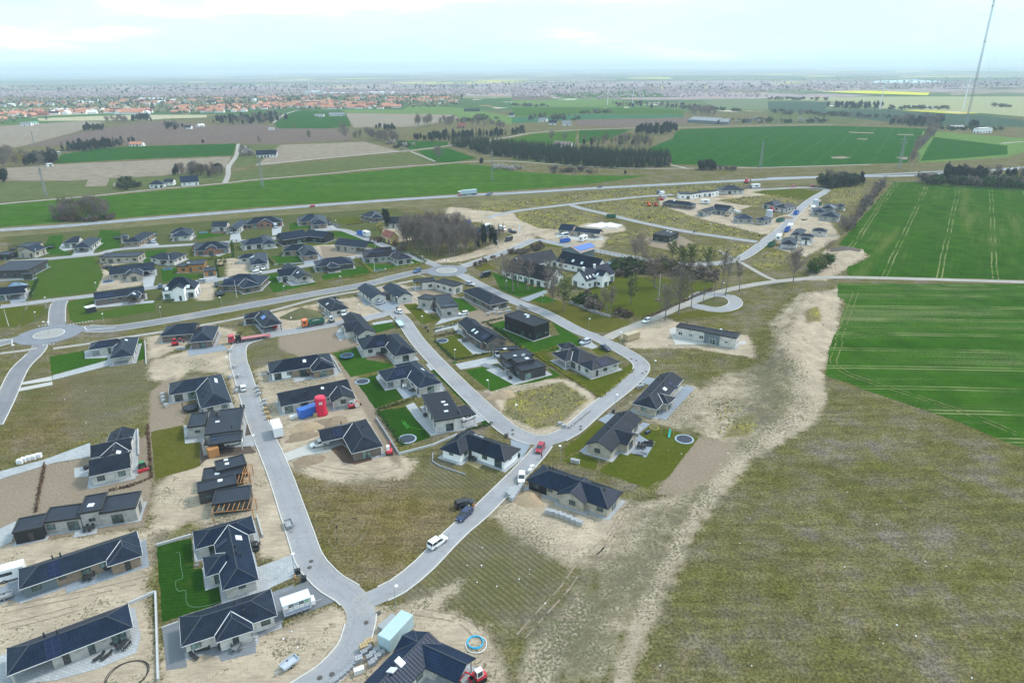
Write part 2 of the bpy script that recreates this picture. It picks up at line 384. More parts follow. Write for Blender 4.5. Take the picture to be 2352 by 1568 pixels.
ROWSB=['1000,1280 1070,1190 1300,1280 1330,1310 1230,1420 1100,1440 940,1370','960,1090 1010,1060 1100,1090 1180,1085 1120,1130 970,1135','1185,900 1290,880 1350,920 1270,980 1200,960']
d_=[22.0]
while d_[-1]<34000:d_.append(d_[-1]*(1.0066 if d_[-1]<1200 else 1.02))
d_=np.array(d_);q_=np.linspace(-1.5,1.5,430)
DX=(d_[:,None]*q_[None,:]).ravel();DY=np.repeat(d_,len(q_));DZ=np.zeros_like(DX)
def paint(lst,soft):
	out=np.zeros(len(DX))
	for it in lst:
		s,val=(it,1.0)if isinstance(it,str)else it
		if val==0:continue
		p=[(a.x,a.y)for a in W(PO(s))];xs=[a[0]for a in p];ys=[a[1]for a in p]
		k=np.nonzero((DX>min(xs)-soft*2)&(DX<max(xs)+soft*2)&(DY>min(ys)-soft*2)&(DY<max(ys)+soft*2))[0]
		if not len(k):continue
		x,y=DX[k],DY[k];sdv=seg_dist(x,y,p)*np.where(in_poly(x,y,p),1,-1)
		out[k]=np.maximum(out[k],val*np.clip(.5+sdv/(2*soft),0,1))
	return out
SPROUT=['1150,1600 1180,1400 1330,1300 1480,1180 1600,1080 1690,1000 1700,880 1640,850 1740,800 1830,840 1880,940 1700,1080 1600,1230 1440,1600','1440,900 1500,880 1600,900 1600,1000 1370,960',
'1130,1190 1200,1110 1150,1160 1270,1230 1330,1310 1200,1280','0,1085 200,1050 350,1080 340,1150 0,1200','1290,1130 1480,1130 1500,1180 1440,1200','600,850 760,830 790,880 640,900']
STRAW=['690,1090 850,1105 960,1115 1090,1150 1090,1180 980,1290 860,1355 790,1300 720,1200','120,860 200,850 160,1010 60,1030 0,1020 60,930']
A_=dict(straw=paint(STRAW,9),sprout=paint(SPROUT,10),sand=paint(SAND,5),soil=paint(SOIL,3),green=paint(GREEN,6),weed=paint(WEED,4),rowsa=paint(ROWSA,5),
rowsb=paint(ROWSB,4))
def bank(line,wdt,h):
	p=[(a.x,a.y)for a in W(PO(line))]
	k=np.nonzero((DY<500)&(DY>60))[0];dd=seg_dist(DX[k],DY[k],p,False)
	DZ[k]=np.maximum(DZ[k],h*np.clip(1.12*np.exp(-(dd/wdt)**2)-.12,0,1)*(.8+.25*np.sin(DX[k]*.9)*np.sin(DY[k]*.7)+.12*np.sin(DX[k]*2.3+DY[k])))
bank('1868,690 1850,730 1815,790 1800,850',8,3.0);bank('1800,850 1790,920 1760,960',7,1.3);bank('1560,1140 1500,1230',5,.6)
bank('1950,585 1920,600',6,2.4);bank('1385,1140 1300,1120',3,.8);bank('1560,812 1720,828',3.5,1.2)
far_=np.clip((np.hypot(DX,DY)-7000)/16000,0,1)
DZ+=far_**1.3*(34+22*np.sin(DX/2900+1.0)+16*np.sin(DX/1100+DY/3000)+9*np.sin(DX/430)+np.clip(DX/14000,-.4,1)*26)
nr,nc=len(d_),len(q_)
idx=np.arange(nr*nc).reshape(nr,nc)
F_=np.stack([idx[:-1,:-1],idx[:-1,1:],idx[1:,1:],idx[1:,:-1]],-1).reshape(-1,4)
me=bpy.data.meshes.new('terrain');me.vertices.add(nr*nc);me.vertices.foreach_set('co',np.stack([DX,DY,DZ],-1).ravel())
me.loops.add(F_.size);me.loops.foreach_set('vertex_index',F_.ravel());me.polygons.add(len(F_))
me.polygons.foreach_set('loop_start',np.arange(len(F_))*4);me.polygons.foreach_set('loop_total',np.full(len(F_),4));me.update()
me.polygons.foreach_set('use_smooth',np.ones(len(F_),bool))
for k,v in A_.items():
	at=me.attributes.new(k,'FLOAT','POINT');at.data.foreach_set('value',v.astype(np.float32))
q=MN('ground')
n0=q.noise(.006,5);n1=q.noise(.05,5);n2=q.noise(.35,5);n3=q.noise(1.8,4);n4=q.noise(6.5,3)
def edge(name,amp=.9,lo=.38,hi=.62):
	f=q.math('ADD',q.attr(name),q.math('MULTIPLY',q.math('SUBTRACT',q.math('ADD',q.math('MULTIPLY',n2,.45),q.math('MULTIPLY',n3,.55)),.5),amp))
	return q.step(f,lo,hi)
nm_=q.noise(.085,6,.68);nq=q.noise(.035,3)
def vary(c,f,lo,hi,a,b):
	v=q.math('ADD',a,q.math('MULTIPLY',q.step(f,lo,hi),b-a));x=q.n('ShaderNodeCombineColor')
	for i in range(3):q.l(v,x.inputs[i])
	return q.mix(1.0,c,x.outputs[0],'MULTIPLY')
dry=q.ramp(nm_,(.36,(.090,.084,.023)),(.47,(.110,.098,.039)),(.55,(.126,.108,.060)),(.64,(.142,.118,.092)))
dry=q.mix(q.math('MULTIPLY',q.step(nq,.45,.62),.28),dry,(.068,.068,.018))
straw=q.attr('straw');dry=q.mix(q.math('MULTIPLY',straw,.8),dry,q.ramp(nm_,(.4,(.104,.078,.026)),(.6,(.150,.106,.053))))
sk=q.n('ShaderNodeMapping');sk.inputs['Scale'].default_value=(.12,1.1,1);sk.inputs['Rotation'].default_value=(0,0,-.85);q.l(q.pos(),sk.inputs[0]);streak=q.noise(.5,
4,.6,sk.outputs[0],.6)
dry=vary(dry,streak,.36,.64,.88,1.12);dry=vary(dry,n2,.32,.68,.84,1.17);dry=vary(dry,n3,.32,.68,.62,1.45);dry=vary(dry,n4,.34,.66,.45,1.65)
grn=q.ramp(n2,(.3,(.032,.058,.010)),(.7,(.075,.088,.022)))
grn=q.mix(.5,grn,q.ramp(n4,(.3,(.020,.045,.008)),(.7,(.13,.14,.05))))
col=q.mix(edge('green',1.1,.4,.75),dry,grn)
for nm,ang in(('rowsa',.06),('rowsb',-.72)):
	wv=q.n('ShaderNodeTexWave');wv.inputs['Scale'].default_value=.30;wv.inputs['Distortion'].default_value=2.2;wv.inputs['Detail Scale'].default_value=.8
	q.l(q.rot(ang),wv.inputs['Vector'])
	f=q.math('MULTIPLY',q.math('MULTIPLY',q.step(q.math('ADD',wv.outputs[1],q.math('MULTIPLY',q.math('SUBTRACT',n3,.5),1.2)),.45,.75),q.attr(nm)),.5)
	col=q.mix(q.math('MULTIPLY',q.attr(nm),.4),col,(.17,.145,.095));col=q.mix(f,col,(.050,.055,.018))
soil=q.mix(.45,q.ramp(n1,(.3,(.20,.155,.112)),(.7,(.27,.215,.16))),q.ramp(n3,(.3,(.14,.11,.08)),(.7,(.33,.27,.205))))
st=q.n('ShaderNodeMapping');st.inputs['Scale'].default_value=(.25,1.4,1);st.inputs['Rotation'].default_value=(0,0,-.55);q.l(q.pos(),st.inputs[0])
trk=q.noise(.45,5,.6,st.outputs[0],3.5)
sand=q.mix(.5,q.ramp(n1,(.3,(.35,.26,.175)),(.7,(.48,.38,.275))),q.ramp(n2,(.28,(.29,.21,.14)),(.72,(.53,.43,.32))))
sand=q.mix(.38,sand,q.ramp(trk,(.40,(.20,.155,.112)),(.60,(.53,.45,.355))))
sand=q.mix(.35,sand,q.ramp(n4,(.3,(.20,.16,.11)),(.72,(.60,.53,.43))))
sand=vary(sand,q.noise(.17,5),.34,.66,.84,1.12)
spz=q.math('MAXIMUM',q.math('MULTIPLY',q.step(nm_,.47,.60),.5),q.attr('sprout'))
sprout=q.step(q.math('ADD',q.math('ADD',q.math('MULTIPLY',n3,.55),q.math('MULTIPLY',n4,.45)),q.math('MULTIPLY',q.math('SUBTRACT',q.math('ADD',spz,q.math('MULTIPLY',
q.math('SUBTRACT',nm_,.5),1.6)),.5),.20)),.505,.585)
sand=q.mix(q.math('MULTIPLY',sprout,.85),sand,q.ramp(n2,(.4,(.085,.080,.050)),(.62,(.055,.070,.022))))
col=q.mix(edge('sand',.95),col,sand)
col=q.mix(edge('soil',.5),col,soil)
weed=q.ramp(n3,(.3,(.105,.098,.038)),(.52,(.165,.143,.070)),(.72,(.26,.22,.13)))
weed=q.mix(q.math('MULTIPLY',q.step(q.noise(.10,4),.47,.62),q.step(n3,.48,.58)),weed,(.33,.29,.05))
col=q.mix(edge('weed',.6),col,weed)
dist=q.n('ShaderNodeVectorMath',operation='LENGTH');q.l(q.pos(),dist.inputs[0]);D_=dist.outputs['Value']
vor=q.n('ShaderNodeTexVoronoi');vor.inputs['Scale'].default_value=.0022;q.l(q.rot(.2,(1,.75,1)),vor.inputs['Vector'])
sepv=q.n('ShaderNodeSeparateColor');q.l(vor.outputs['Color'],sepv.inputs[0])
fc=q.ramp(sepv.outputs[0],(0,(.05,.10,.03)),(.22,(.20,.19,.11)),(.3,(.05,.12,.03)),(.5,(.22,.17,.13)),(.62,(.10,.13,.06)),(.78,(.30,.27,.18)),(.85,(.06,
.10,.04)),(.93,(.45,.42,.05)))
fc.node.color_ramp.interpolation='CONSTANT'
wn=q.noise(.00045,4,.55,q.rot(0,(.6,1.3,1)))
wood=q.mix(.6,q.ramp(q.noise(.02,4),(.3,(.22,.17,.18)),(.7,(.37,.29,.30))),q.ramp(q.noise(.09,3),(.3,(.15,.125,.125)),(.7,(.42,.34,.335))))  # far woodland floor: sunshine on the distance is mixed into these pale tones
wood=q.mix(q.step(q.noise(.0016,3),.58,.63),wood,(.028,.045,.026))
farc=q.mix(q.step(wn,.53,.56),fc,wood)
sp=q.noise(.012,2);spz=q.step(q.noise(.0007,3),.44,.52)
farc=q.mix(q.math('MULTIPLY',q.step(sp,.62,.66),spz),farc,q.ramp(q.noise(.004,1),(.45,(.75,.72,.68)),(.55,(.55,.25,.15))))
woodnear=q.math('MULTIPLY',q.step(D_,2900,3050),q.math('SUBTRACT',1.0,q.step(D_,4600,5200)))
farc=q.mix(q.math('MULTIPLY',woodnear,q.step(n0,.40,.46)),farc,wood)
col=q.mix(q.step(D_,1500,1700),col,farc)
q.bump(q.math('ADD',q.math('MULTIPLY',n3,.6),q.math('MULTIPLY',n4,.4)),.35,.7)
me.materials.append(q.done(col,1.0,0.0))
struct(link('terrain',me))
# ---------------------------------------------------------------- fields
def ang_of(t,a,b):d=GT(t,*b)-GT(t,*a);return math.atan2(d.y,d.x)
ANG_N=ang_of('31',(1575,930),(1740,170));ANG_S=ang_of('31',(900,1165),(2351,1180))
FM=dict(wheat=field_mat('winter_wheat',(.024,.080,.003),(.046,.110,.006),R(2),0,drill=.18,bare=.25,barec=(.14,.16,.06)),wheatN=field_mat('winter_wheat_with_long_tramlines',
(.013,.060,.002),(.034,.090,.004),-ANG_N,21.0,(.23,.23,.10),.35,.5,(.14,.15,.045)),wheatS=field_mat('winter_wheat_with_cross_tramlines',(.013,.060,.002),
(.036,.096,.005),-ANG_S,15.0,(.25,.25,.12),.6,.65,(.17,.18,.085)),wheatF=field_mat('far_winter_wheat',(.009,.066,.004),(.020,.084,.007),R(-60),24.0,(.09,
.14,.04),.1),deep=field_mat('deep_green_field',(.009,.062,.003),(.020,.084,.006),.3),blue=field_mat('blue_green_field',(.028,.105,.050),(.04,.125,.06),
.2),pale=field_mat('pale_green_field',(.085,.155,.035),(.12,.19,.05),.2),olive=field_mat('olive_pasture',(.075,.095,.030),(.105,.12,.045),.2),grey=field_mat('grey_green_field',
(.12,.15,.085),(.15,.18,.10),.1),tan=field_mat('bare_tan_field',(.20,.165,.125),(.26,.22,.17),.15,0,(.3,.26,.2),.2),plough=field_mat('ploughed_field',
(.115,.082,.068),(.155,.115,.096),.25,0,(.2,.16,.13),.2),cream=field_mat('stubble_field',(.36,.32,.20),(.42,.38,.25),.1),creamg=field_mat('pale_stubble_field',
(.26,.27,.14),(.32,.32,.18),.1),dark=field_mat('dark_crop_field',(.035,.065,.045),(.05,.085,.055),.1),rape=field_mat('rapeseed_field',(.50,.47,.03),(.60,
.56,.05),.1),verge=field_mat('rough_verge',(.115,.105,.045),(.155,.14,.072),.1))
FIELDS=[('verge','0,515 588,478 1176,438 1551,418 1764,408 1940,402 1940,425 1764,420 1560,432 1176,458 900,478 588,498 300,522 0,545'),('wheat','-60,475 225,452 520,423 588,416 840,395 1000,380 1050,376 1120,381 1176,393 1300,402 1490,403 1400,417 1300,428 1176,437 900,455 588,476 300,499 0,522 -60,528'),
('wheatF','1546,377 1500,348 1488,341 1545,318 1551,305 1566,297 1764,291 1914,289 2139,296 2110,320 2084,374 1764,384'),('pale','2120,300 2352,318 2352,350 2310,362 2114,374 2100,360'),
('deep','2146,315 2314,335 2314,355 2200,364 2114,370 2130,340'),('wheatN','2054,417 2352,431 2600,440 2600,650 2352,643 1951,634 1944,617 1989,584 1984,573 1926,562 1964,517 2014,462 2034,442'),
('wheatS','1922,650 2352,653 2600,656 2600,1140 2352,1030 2189,965 1989,895 1874,854 1894,784 1926,680'),('deep','127,376 140,355 225,342 295,337 542,330 535,357 300,366'),
('tan','-40,402 -40,388 15,386 125,378 530,360 520,384 375,403 150,415 0,415'),('olive','0,418 150,417 375,405 515,388 512,418 430,425 225,446 0,466 -40,468 -40,425'),
('plough','50,337 180,306 240,294 350,280 392,278 480,288 588,284 645,295 763,296 800,300 808,322 700,326 645,330 588,331 542,329 325,334 225,332'),('tan',
'-60,291 0,290 187,278 240,280 175,303 50,336 0,343 -60,350'),('cream','85,272 240,266 305,264 475,264 475,270 240,277 90,278'),('deep','638,296 628,283 680,254 793,257 806,290 740,297'),
('tan','793,260 1038,263 1055,271 958,291 813,293'),('pale','783,252 930,252 933,243 1063,248 1176,268 1176,286 1063,275 1045,263 793,259'),('tan','588,381 645,333 838,326 922,348 760,363'),
('olive','540,416 527,402 588,386 943,350 1000,371 788,392 640,408'),('olive','548,330 590,333 640,333 588,378 540,384'),('deep','958,347 1028,340 1096,364 1033,374 998,372'),
('deep','900,322 1030,326 1026,335 943,344'),('pale','1176,231 1400,228 1480,238 1480,246 1176,246'),('wheat','1176,248 1480,248 1570,256 1570,262 1330,262 1176,268'),
('blue','1176,270 1330,263 1570,263 1570,270 1330,275 1176,284'),('plough','1325,276 1580,271 1582,284 1451,292 1325,290'),('wheat','1250,214 1480,209 1560,223 1300,226'),
('grey','1611,228 1764,226 1764,252 1640,252'),('wheat','1176,318 1226,308 1326,301 1320,330 1240,335 1100,338'),('deep','1330,300 1451,297 1400,318 1330,330'),
('creamg','1764,226 1909,224 2100,222 2352,222 2500,224 2500,275 2352,268 2226,258 2039,250 1909,232 1764,230'),('dark','1764,234 1909,234 1894,253 2039,252 2264,266 2352,276 2352,292 2100,288 2039,280 1764,252'),
('rape','1884,211 1989,208 2136,213 2130,219 1989,215'),('tan','2184,210 2355,203 2352,209 2184,220'),('rape','1470,205 1525,200 1525,203 1470,208'),('olive',
'1764,256 1894,262 2000,280 1914,284 1764,286'),('rape','1595,202 1625,202 1622,205 1596,205'),('olive','1176,340 1320,336 1480,345 1500,350 1540,380 1400,385 1176,368'),
('grey','1764,205 1880,207 1880,212 1764,214'),('plough','1176,220 1270,224 1260,232 1176,230')]
for i,(m,s)in enumerate(FIELDS):
	sheet('field',W(PO(s)),.004+.004*(i%12)+(.02 if i>20 else 0),FM[m],.6 if m in('wheatS','wheatN')else .4,4 if m in('wheatS','wheatN')else 14)
pond=plain('pond_water',(.42,.55,.62),.08,.6)
for s in('2000,191 2010,186 2100,183 2180,188 2100,191','2085,243 2130,244 2160,249 2090,246'):
	sheet('pond',W(PO(s)),.12,pond)
for s in('1949,303 2008,305 2004,307 1951,305','2062,308 2098,309 2098,311 2060,310','1970,318 1995,319 1990,321 1968,320','1908,361 1935,359 1955,362 1935,365 1912,364',
'2056,361 2085,361 2085,367 2070,366','205,408 252,405 245,427 195,429','262,420 290,417 280,428 258,428'):
	sheet('bare_ground',W(PO(s)),.09,FM['tan'],.4,6)
	# ---------------------------------------------------------------- lawns
LM=dict(d=lawn_mat('dense_new_turf',(.008,.040,.002),(.016,.060,.003),.10,1.45),g=lawn_mat('green_lawn',(.018,.066,.004),(.036,.092,.008)),o=lawn_mat('olive_lawn',
(.055,.074,.006),(.085,.094,.012)),s=lawn_mat('striped_lawn',(.028,.072,.005),(.052,.096,.010),.30,.9),p=lawn_mat('patchy_lawn',(.066,.076,.008),(.105,
.096,.020)))
LAWNS=[('d','03','1440,310 1760,235 1775,520 1850,515 1875,690 2010,650 2035,825 1490,1010'),('g','02','458,140 810,78 780,160 990,130 985,175 470,310'),
('g','02','1250,-10 1310,-15 1330,165 1255,180'),('p','02','1385,830 1680,770 1700,940 1840,930 1840,1140 1800,1160 1430,1265'),('g','12','712,110 950,50 1000,130 1020,170 1150,190 1290,220 1200,250 870,330'),
('d','12','905,355 1110,305 1180,445 1280,435 1355,525 1095,615'),('d','12','1110,640 1375,600 1605,885 1340,960'),('d','12','1610,265 1700,245 2000,560 1930,580'),
('d','12','2050,720 2140,690 2190,745 2090,770'),('g','z2','800,440 1020,380 1130,460 1370,600 1480,690 1860,590 1750,400 2250,690 2100,780 1480,880 1270,780'),
('o','z2','0,680 350,575 440,635 330,660 570,880 300,960'),('g','z2','450,1130 800,1050 920,1140 1170,1340 840,1440'),('g','z2','1180,1350 1760,1190 1660,1060 1890,1200 1500,1300'),
('g','z2','250,1000 310,985 330,1015 270,1030'),('o','22','215,120 300,105 400,190 500,290 730,335 1030,245 1110,190 1120,260 810,510 440,270'),('o','22',
'795,1190 1000,1035 1070,1030 1225,1065 1305,950 1190,900 1160,870 1280,765 1715,885 1330,1380'),('o','22','460,1090 620,1025 790,1090 760,1185'),('o',
'22','490,980 790,740 850,755 690,950 480,1065'),('o','22','730,75 800,60 880,100 800,130'),('s','01','240,850 860,790 950,960 880,1110 300,1180'),('g',
'01','360,770 460,600 580,590 560,710 660,780'),('g','01','865,730 920,545 1110,560 1100,720'),('g','01','1310,870 1340,740 1530,725 1480,850'),('g','01',
'1475,900 1640,890 1600,950 1860,960 1830,985 1490,1025'),('o','01','1735,720 2140,700 2150,800 1740,830'),('s','01','615,1210 870,1160 850,1240 910,1300 1420,1200 1430,1290 700,1400 640,1370'),
('g','01','1820,560 1940,570 2080,590 1810,635'),('o','01','0,1265 240,1240 160,1440 0,1440'),('o','01','260,1240 420,1240 330,1370 180,1440'),('o','01',
'950,900 1000,880 1200,850 1300,840 1290,870 1000,930'),('g','11','305,490 400,475 500,525 310,550'),('o','11','700,440 930,430 990,480 830,505'),('g',
'11','140,790 380,770 430,830 210,865'),('g','11','70,965 200,940 260,1050 330,1065 540,1025 550,1040 160,1125'),('g','11','600,970 800,890 1000,880 1060,940 620,1010'),
('g','11','940,805 1000,850 1280,870 1440,810 1560,840 1090,930'),('g','11','600,570 850,560 1140,710 1100,720 950,640 700,600'),('o','11','1350,1230 1470,1220 1560,1310 1700,1370 1530,1415'),
('g','11','1780,1160 1900,1180 2040,1280 1890,1310 1780,1200'),('g','11','1060,1420 1240,1390 1290,1440 1110,1490'),('o','11','220,670 500,650 700,660 700,680 300,700'),
('g','21','-190,930 0,1000 300,1080 310,1100 70,1165 -100,1100'),('p','21','170,1200 300,1150 560,1240 880,1330 1100,1390 880,1490 720,1480'),('o','21',
'560,1180 700,1080 940,1030 950,980 1300,980 1850,1040 1830,1090 1200,1340 920,1330'),('g','21','170,1190 300,1150 420,1200 300,1220'),('p','21','1450,1330 1700,1280 2040,1250 2150,1260 2000,1320 1500,1370'),
('o','21','280,690 400,670 540,690 420,710'),('p','11','2000,890 2120,850 2200,900 2060,930'),('o','31','-150,200 0,175 300,170 500,195 420,275 250,260'),
]
for i,(m,t,s)in enumerate(LAWNS):sheet('lawn',W(PP(t,s)),.012+.002*(i%12),LM[m],.12,1.5)
# ---------------------------------------------------------------- paved areas
PM=dict(c=paving('pale_concrete_paving',(.36,.375,.39)),g=plain('grey_gravel',(.155,.165,.18),.9,.1,0,.2,8),k=paving('dark_paving',(.19,.205,.23),.45),
b=paving('blue_grey_paving',(.25,.285,.33),.4),w=paving('brown_decking',(.13,.075,.055),.14,.4),y=paving('yellow_decking',(.42,.33,.17),.14,.5),l=plain('pale_gravel',
(.42,.41,.39),.9,.1,0,.15,6),m=plain('dark_mulch',(.10,.075,.06),.95,.05,0,.3,6),a=plain('fresh_asphalt',(.065,.068,.075),.9,.2,0,.15,4))
PAVES=[('c','13','-40,570 0,510 340,385 400,390 460,560 360,590 140,690 60,740'),('g','13','190,750 350,690 480,605 770,800 570,880 520,900 240,985'),
('k','13','145,735 345,665 350,700 200,760 250,1000 200,1060 30,1150 0,1090'),('g','03','1490,1075 1640,1010 1720,1420 1530,1450'),('k','03','1700,1290 2020,1320 2030,1370 2351,1290 2351,1150 1650,1240'),
('c','03','420,1500 880,1330 1090,1130 1225,1060 1190,880 1240,880 1295,1140 1250,1290 890,1440 520,1540 0,1600 -60,1330 60,1300'),('b','03','175,830 170,700 600,640 880,600 1340,240 1370,490 610,745 600,690'),
('c','03','-60,180 150,80 110,270 -40,340'),('c','03','130,270 400,210 730,90 1040,60 1320,-20 1300,60 900,140 890,195 670,235 690,180 400,225'),('b',
'03','-60,700 40,680 170,520 175,830 100,800 20,840 -60,860'),('c','02','-60,1210 410,1085 830,930 830,1060 500,1115 50,1250 -60,1290'),('c','02','1165,830 1270,810 1270,1230 800,1355 820,1240 1200,1150'),
('c','02','680,1165 820,1140 810,1240 685,1250'),('c','02','1685,770 1740,780 1740,900 1900,870 1920,980 1870,980 1840,920 1700,940'),('c','02','2215,820 2350,870 2351,960 2215,975'),
('m','02','2180,640 2270,640 2340,850 2250,870'),('m','02','1840,940 1920,990 2300,960 2351,1020 1900,1080 1840,1140'),('c','02','775,90 1260,10 1255,180 980,225 990,150 780,160'),
('c','02','480,315 1000,170 1000,225 485,355'),('l','02','210,375 475,320 480,360 200,400'),('l','02','170,430 480,370 485,400 150,465'),('b','02','1725,70 2050,30 2090,80 1735,135'),
('c','12','-20,310 100,290 130,360 330,330 360,375 780,290 720,200 480,260 300,300'),('l','12','230,1040 530,930 660,950 690,1010 420,1055 260,1110'),
('w','12','685,985 790,950 880,1010 900,1085 1050,1055 1070,1090 910,1130 800,1110'),('w','12','980,105 1060,90 1190,80 1260,150 1140,160 1010,150'),('b',
'12','1100,325 1180,440 1285,430 1360,530 1500,480 1740,440 1700,380 1130,300'),('c','12','1375,590 1450,560 1650,810 1900,730 2100,640 2200,690 1930,790 1610,870 1470,720'),
('c','12','1960,570 2040,560 2190,680 2010,720'),('y','12','1870,1090 1960,1040 2115,1110 2040,1170'),('c','12','1830,210 2200,130 2230,200 1880,260'),
('c','12','1560,210 1640,190 1700,240 1600,270'),('k','12','2040,220 2110,200 2210,230 2260,250 2220,270'),('c','12','2110,260 2230,240 2351,340 2351,390'),
('c','22','620,40 720,0 790,50 740,70'),('b','22','1115,620 1335,640 1600,400 1680,430 1410,725 1100,640'),('b','22','620,1010 690,950 800,1000 915,1040 1000,960 1160,870 1160,780 1200,740 1270,760 1165,850 1190,870 1305,945 1230,1065 1080,1020 985,1035 930,1105'),
('b','22','790,720 900,655 960,680 860,755'),('b','22','-10,900 170,950 90,1085 -10,1020'),('b','22','1180,380 1240,325 1330,345 1260,400'),('c','z2',
'920,1140 1010,1110 1300,1270 1660,1130 1755,1190 1180,1345'),('c','z2','330,660 470,640 760,830 870,830 1070,770 1110,770 860,860 570,885'),('c','z2',
'0,480 330,420 420,560 340,590 270,490 0,555'),('c','z2','120,330 360,300 520,300 400,340 0,450'),('c','11','730,1500 800,1410 830,1530 770,1568'),('b',
'11','1090,1230 1250,1200 1320,1240 1240,1300 1150,1300'),('b','11','960,1180 1040,1160 1090,1240 1000,1240'),('c','11','180,980 220,985 260,1040 330,1060 470,1040 380,1000 250,1030'),
('c','11','520,530 700,500 740,530 790,540 560,560'),('a','11','690,480 740,490 790,520 740,530'),('c','11','145,520 240,500 230,580 150,600'),('b','11',
'435,820 570,770 620,810 450,890'),('c','11','910,800 1000,770 1000,790 920,815'),('c','11','1060,1400 1250,1370 1260,1390 1080,1420'),('l','11','1400,1110 1500,1200 1560,1310 1640,1300 1850,1260 1700,1340'),
('c','01','650,785 850,775 910,640 860,640 800,710 700,750'),('c','01','1310,1000 1420,920 1440,930 1400,1090 1320,1090'),('c','01','1870,960 1990,960 2010,1010 1880,1020'),
('c','01','2120,590 2200,560 2220,640 2110,640'),('b','01','90,1190 230,1140 240,1200 100,1225'),('c','01','1240,700 1300,640 1420,640 1480,700 1300,715'),
('c','01','540,715 580,660 690,720 590,740'),('k','01','2030,1080 2351,1050 2351,1080 2210,1110 2040,1100'),('c','01','850,1225 1420,1195 1410,1215 860,1265'),
('w','01','1940,560 2070,550 2070,575 1945,580'),('c','01','1760,770 1870,760 1930,790 2020,770 2110,740 2110,750 2010,790 1870,790'),('b','21','70,1180 300,1100 330,1120 150,1205'),
('l','21','420,560 560,600 830,600 840,640 560,640 400,610'),('l','21','660,515 820,475 1020,505 960,535 830,530'),('y','21','470,680 700,690 1060,800 1050,815 640,700'),
('l','21','1440,1460 1540,1420 1560,1540 2150,1568 2150,1600 1500,1600')]
for i,(m,t,s)in enumerate(PAVES):sheet('paving',W(PP(t,s)),.036+.002*(i%12),PM[m],0)
# ---------------------------------------------------------------- roads
ASP=asphalt('worn_pale_asphalt',(.28,.282,.298));ASD=asphalt('darker_asphalt',(.20,.203,.22));HWY=asphalt('highway_asphalt',(.25,.27,.31));PTH=asphalt('path_gravel',
(.33,.31,.28))
KERB=plain('kerb_stone',(.54,.53,.52),.8,.2);WHT=plain('white_road_paint',(.75,.76,.78),.6,.2,0,.06)
ROADS=[]
def road(name,s,wd,mat,kerb=True,t='O'):
	pts=smooth_line(W(PP(t,s)),2.5);ROADS.append((name,pts,wd,mat,kerb))
road('road','-40,800 0,788 60,775 112,766 180,755 265,754 400,733 588,699 738,672 838,654 950,627 1010,621',6.6,ASD)
road('road','1040,620 1088,604 1176,573 1226,552 1262,556 1288,562 1376,577 1438,589 1551,605 1600,608 1663,603 1713,587 1764,550 1801,522 1826,492 1864,459 1902,437',
5.2,ASP)
road('road','1902,437 1884,433 1839,431 1764,435 1726,434',4.6,ASP)
road('road','1120,500 1176,487 1230,479 1290,472 1376,462 1476,452 1546,447',4.6,ASP);road('road','1311,471 1340,480 1401,494 1476,512 1576,532 1676,547 1738,556',
4.6,ASP)
road('road','600,550 660,545 738,530 783,528 813,537 876,562 926,582 993,606 1020,618',4.6,ASP);road('road','20,601 60,599 215,585 260,575 325,569 437,562 550,554 620,548 700,538',
4.4,ASP)
road('road','0,705 50,699 112,691 215,679 350,661 490,644 588,629 713,609 813,591 832,586',4.4,ASP);road('road','131,752 131,730 133,705 140,690',5.5,
ASD)
road('road','100,778 81,811 44,850 9,924 -20,980',5.0,ASD);road('road','1030,622 1070,637 1100,654 1176,690 1251,719 1326,759 1376,778 1426,804 1462,826 1473,848 1440,884 1376,934 1310,990 1264,1010 1226,1010 1176,992 1130,955 1075,904 1000,829 958,782 925,735 900,716',
5.0,ASP)
road('road','900,716 880,722 813,737 750,747 698,757 620,770 565,785 548,800 548,830 557,859 577,924 597,980 620,1034 645,1095 673,1176 690,1225 710,1282 735,1315 763,1341 800,1363 822,1388 830,1415 823,1450 808,1489 763,1540 725,1568 650,1615',
5.0,ASP)
road('road','820,1398 850,1376 913,1347 976,1296 1020,1250 1063,1209 1103,1176 1198,1082 1241,1034 1254,1014',4.2,ASP)
road('road','1395,778 1413,767 1488,737 1563,704 1626,681 1663,668 1720,656 1764,649 1830,642 1914,637 2114,641 2352,648 2600,654',4.2,PTH,False)
road('road','1590,690 1612,675 1640,677 1675,681 1690,694 1680,706 1650,712 1615,707 1590,700',5.2,ASP)
road('road','1650,575 1700,602 1764,638 1790,645',2.4,PTH,False)
road('highway','-160,542 0,529 150,519 300,506 588,483 838,464 1088,448 1176,444 1376,432 1551,423 1764,412 1939,406 2114,402 2352,385 2600,362',8.6,HWY,
False)
road('highway','1764,409 1939,404 2060,399 2114,396 2250,390',5,HWY,False)
road('path','122,801 200,790 250,781 425,754 588,723 738,684 838,667 900,655 950,645 1000,640',2.3,PTH,False);road('path','0,812 50,806 85,800',2.0,PTH,
False)
road('lane','-100,482 0,469 100,460 225,449 375,433 440,428 515,421 588,413 763,398 838,390 938,382 1000,378 1038,374 1100,371 1176,371 1280,378 1376,384 1476,387 1576,387 1690,386 1764,385 2000,378',
3.6,PTH,False);road('lane','517,420 524,402 526,382 543,357 548,331',4.5,PTH,False)
road('lane','588,378.5 700,368 838,355 950,345 1028,335 1100,326 1150,318 1176,314 1226,305 1326,298.5 1451,294.5 1566,293 1764,288 1914,286',5,PTH,False);road('lane',
'943,348 1000,371',2.5,PTH,False);road('lane','1538,379 1560,383 1580,388',4,PTH,False)
road('lane','628,283 650,265 675,256 690,253',5,PTH,False);road('lane','2300,330 2330,327 2352,326 2400,325',5,PTH,False)
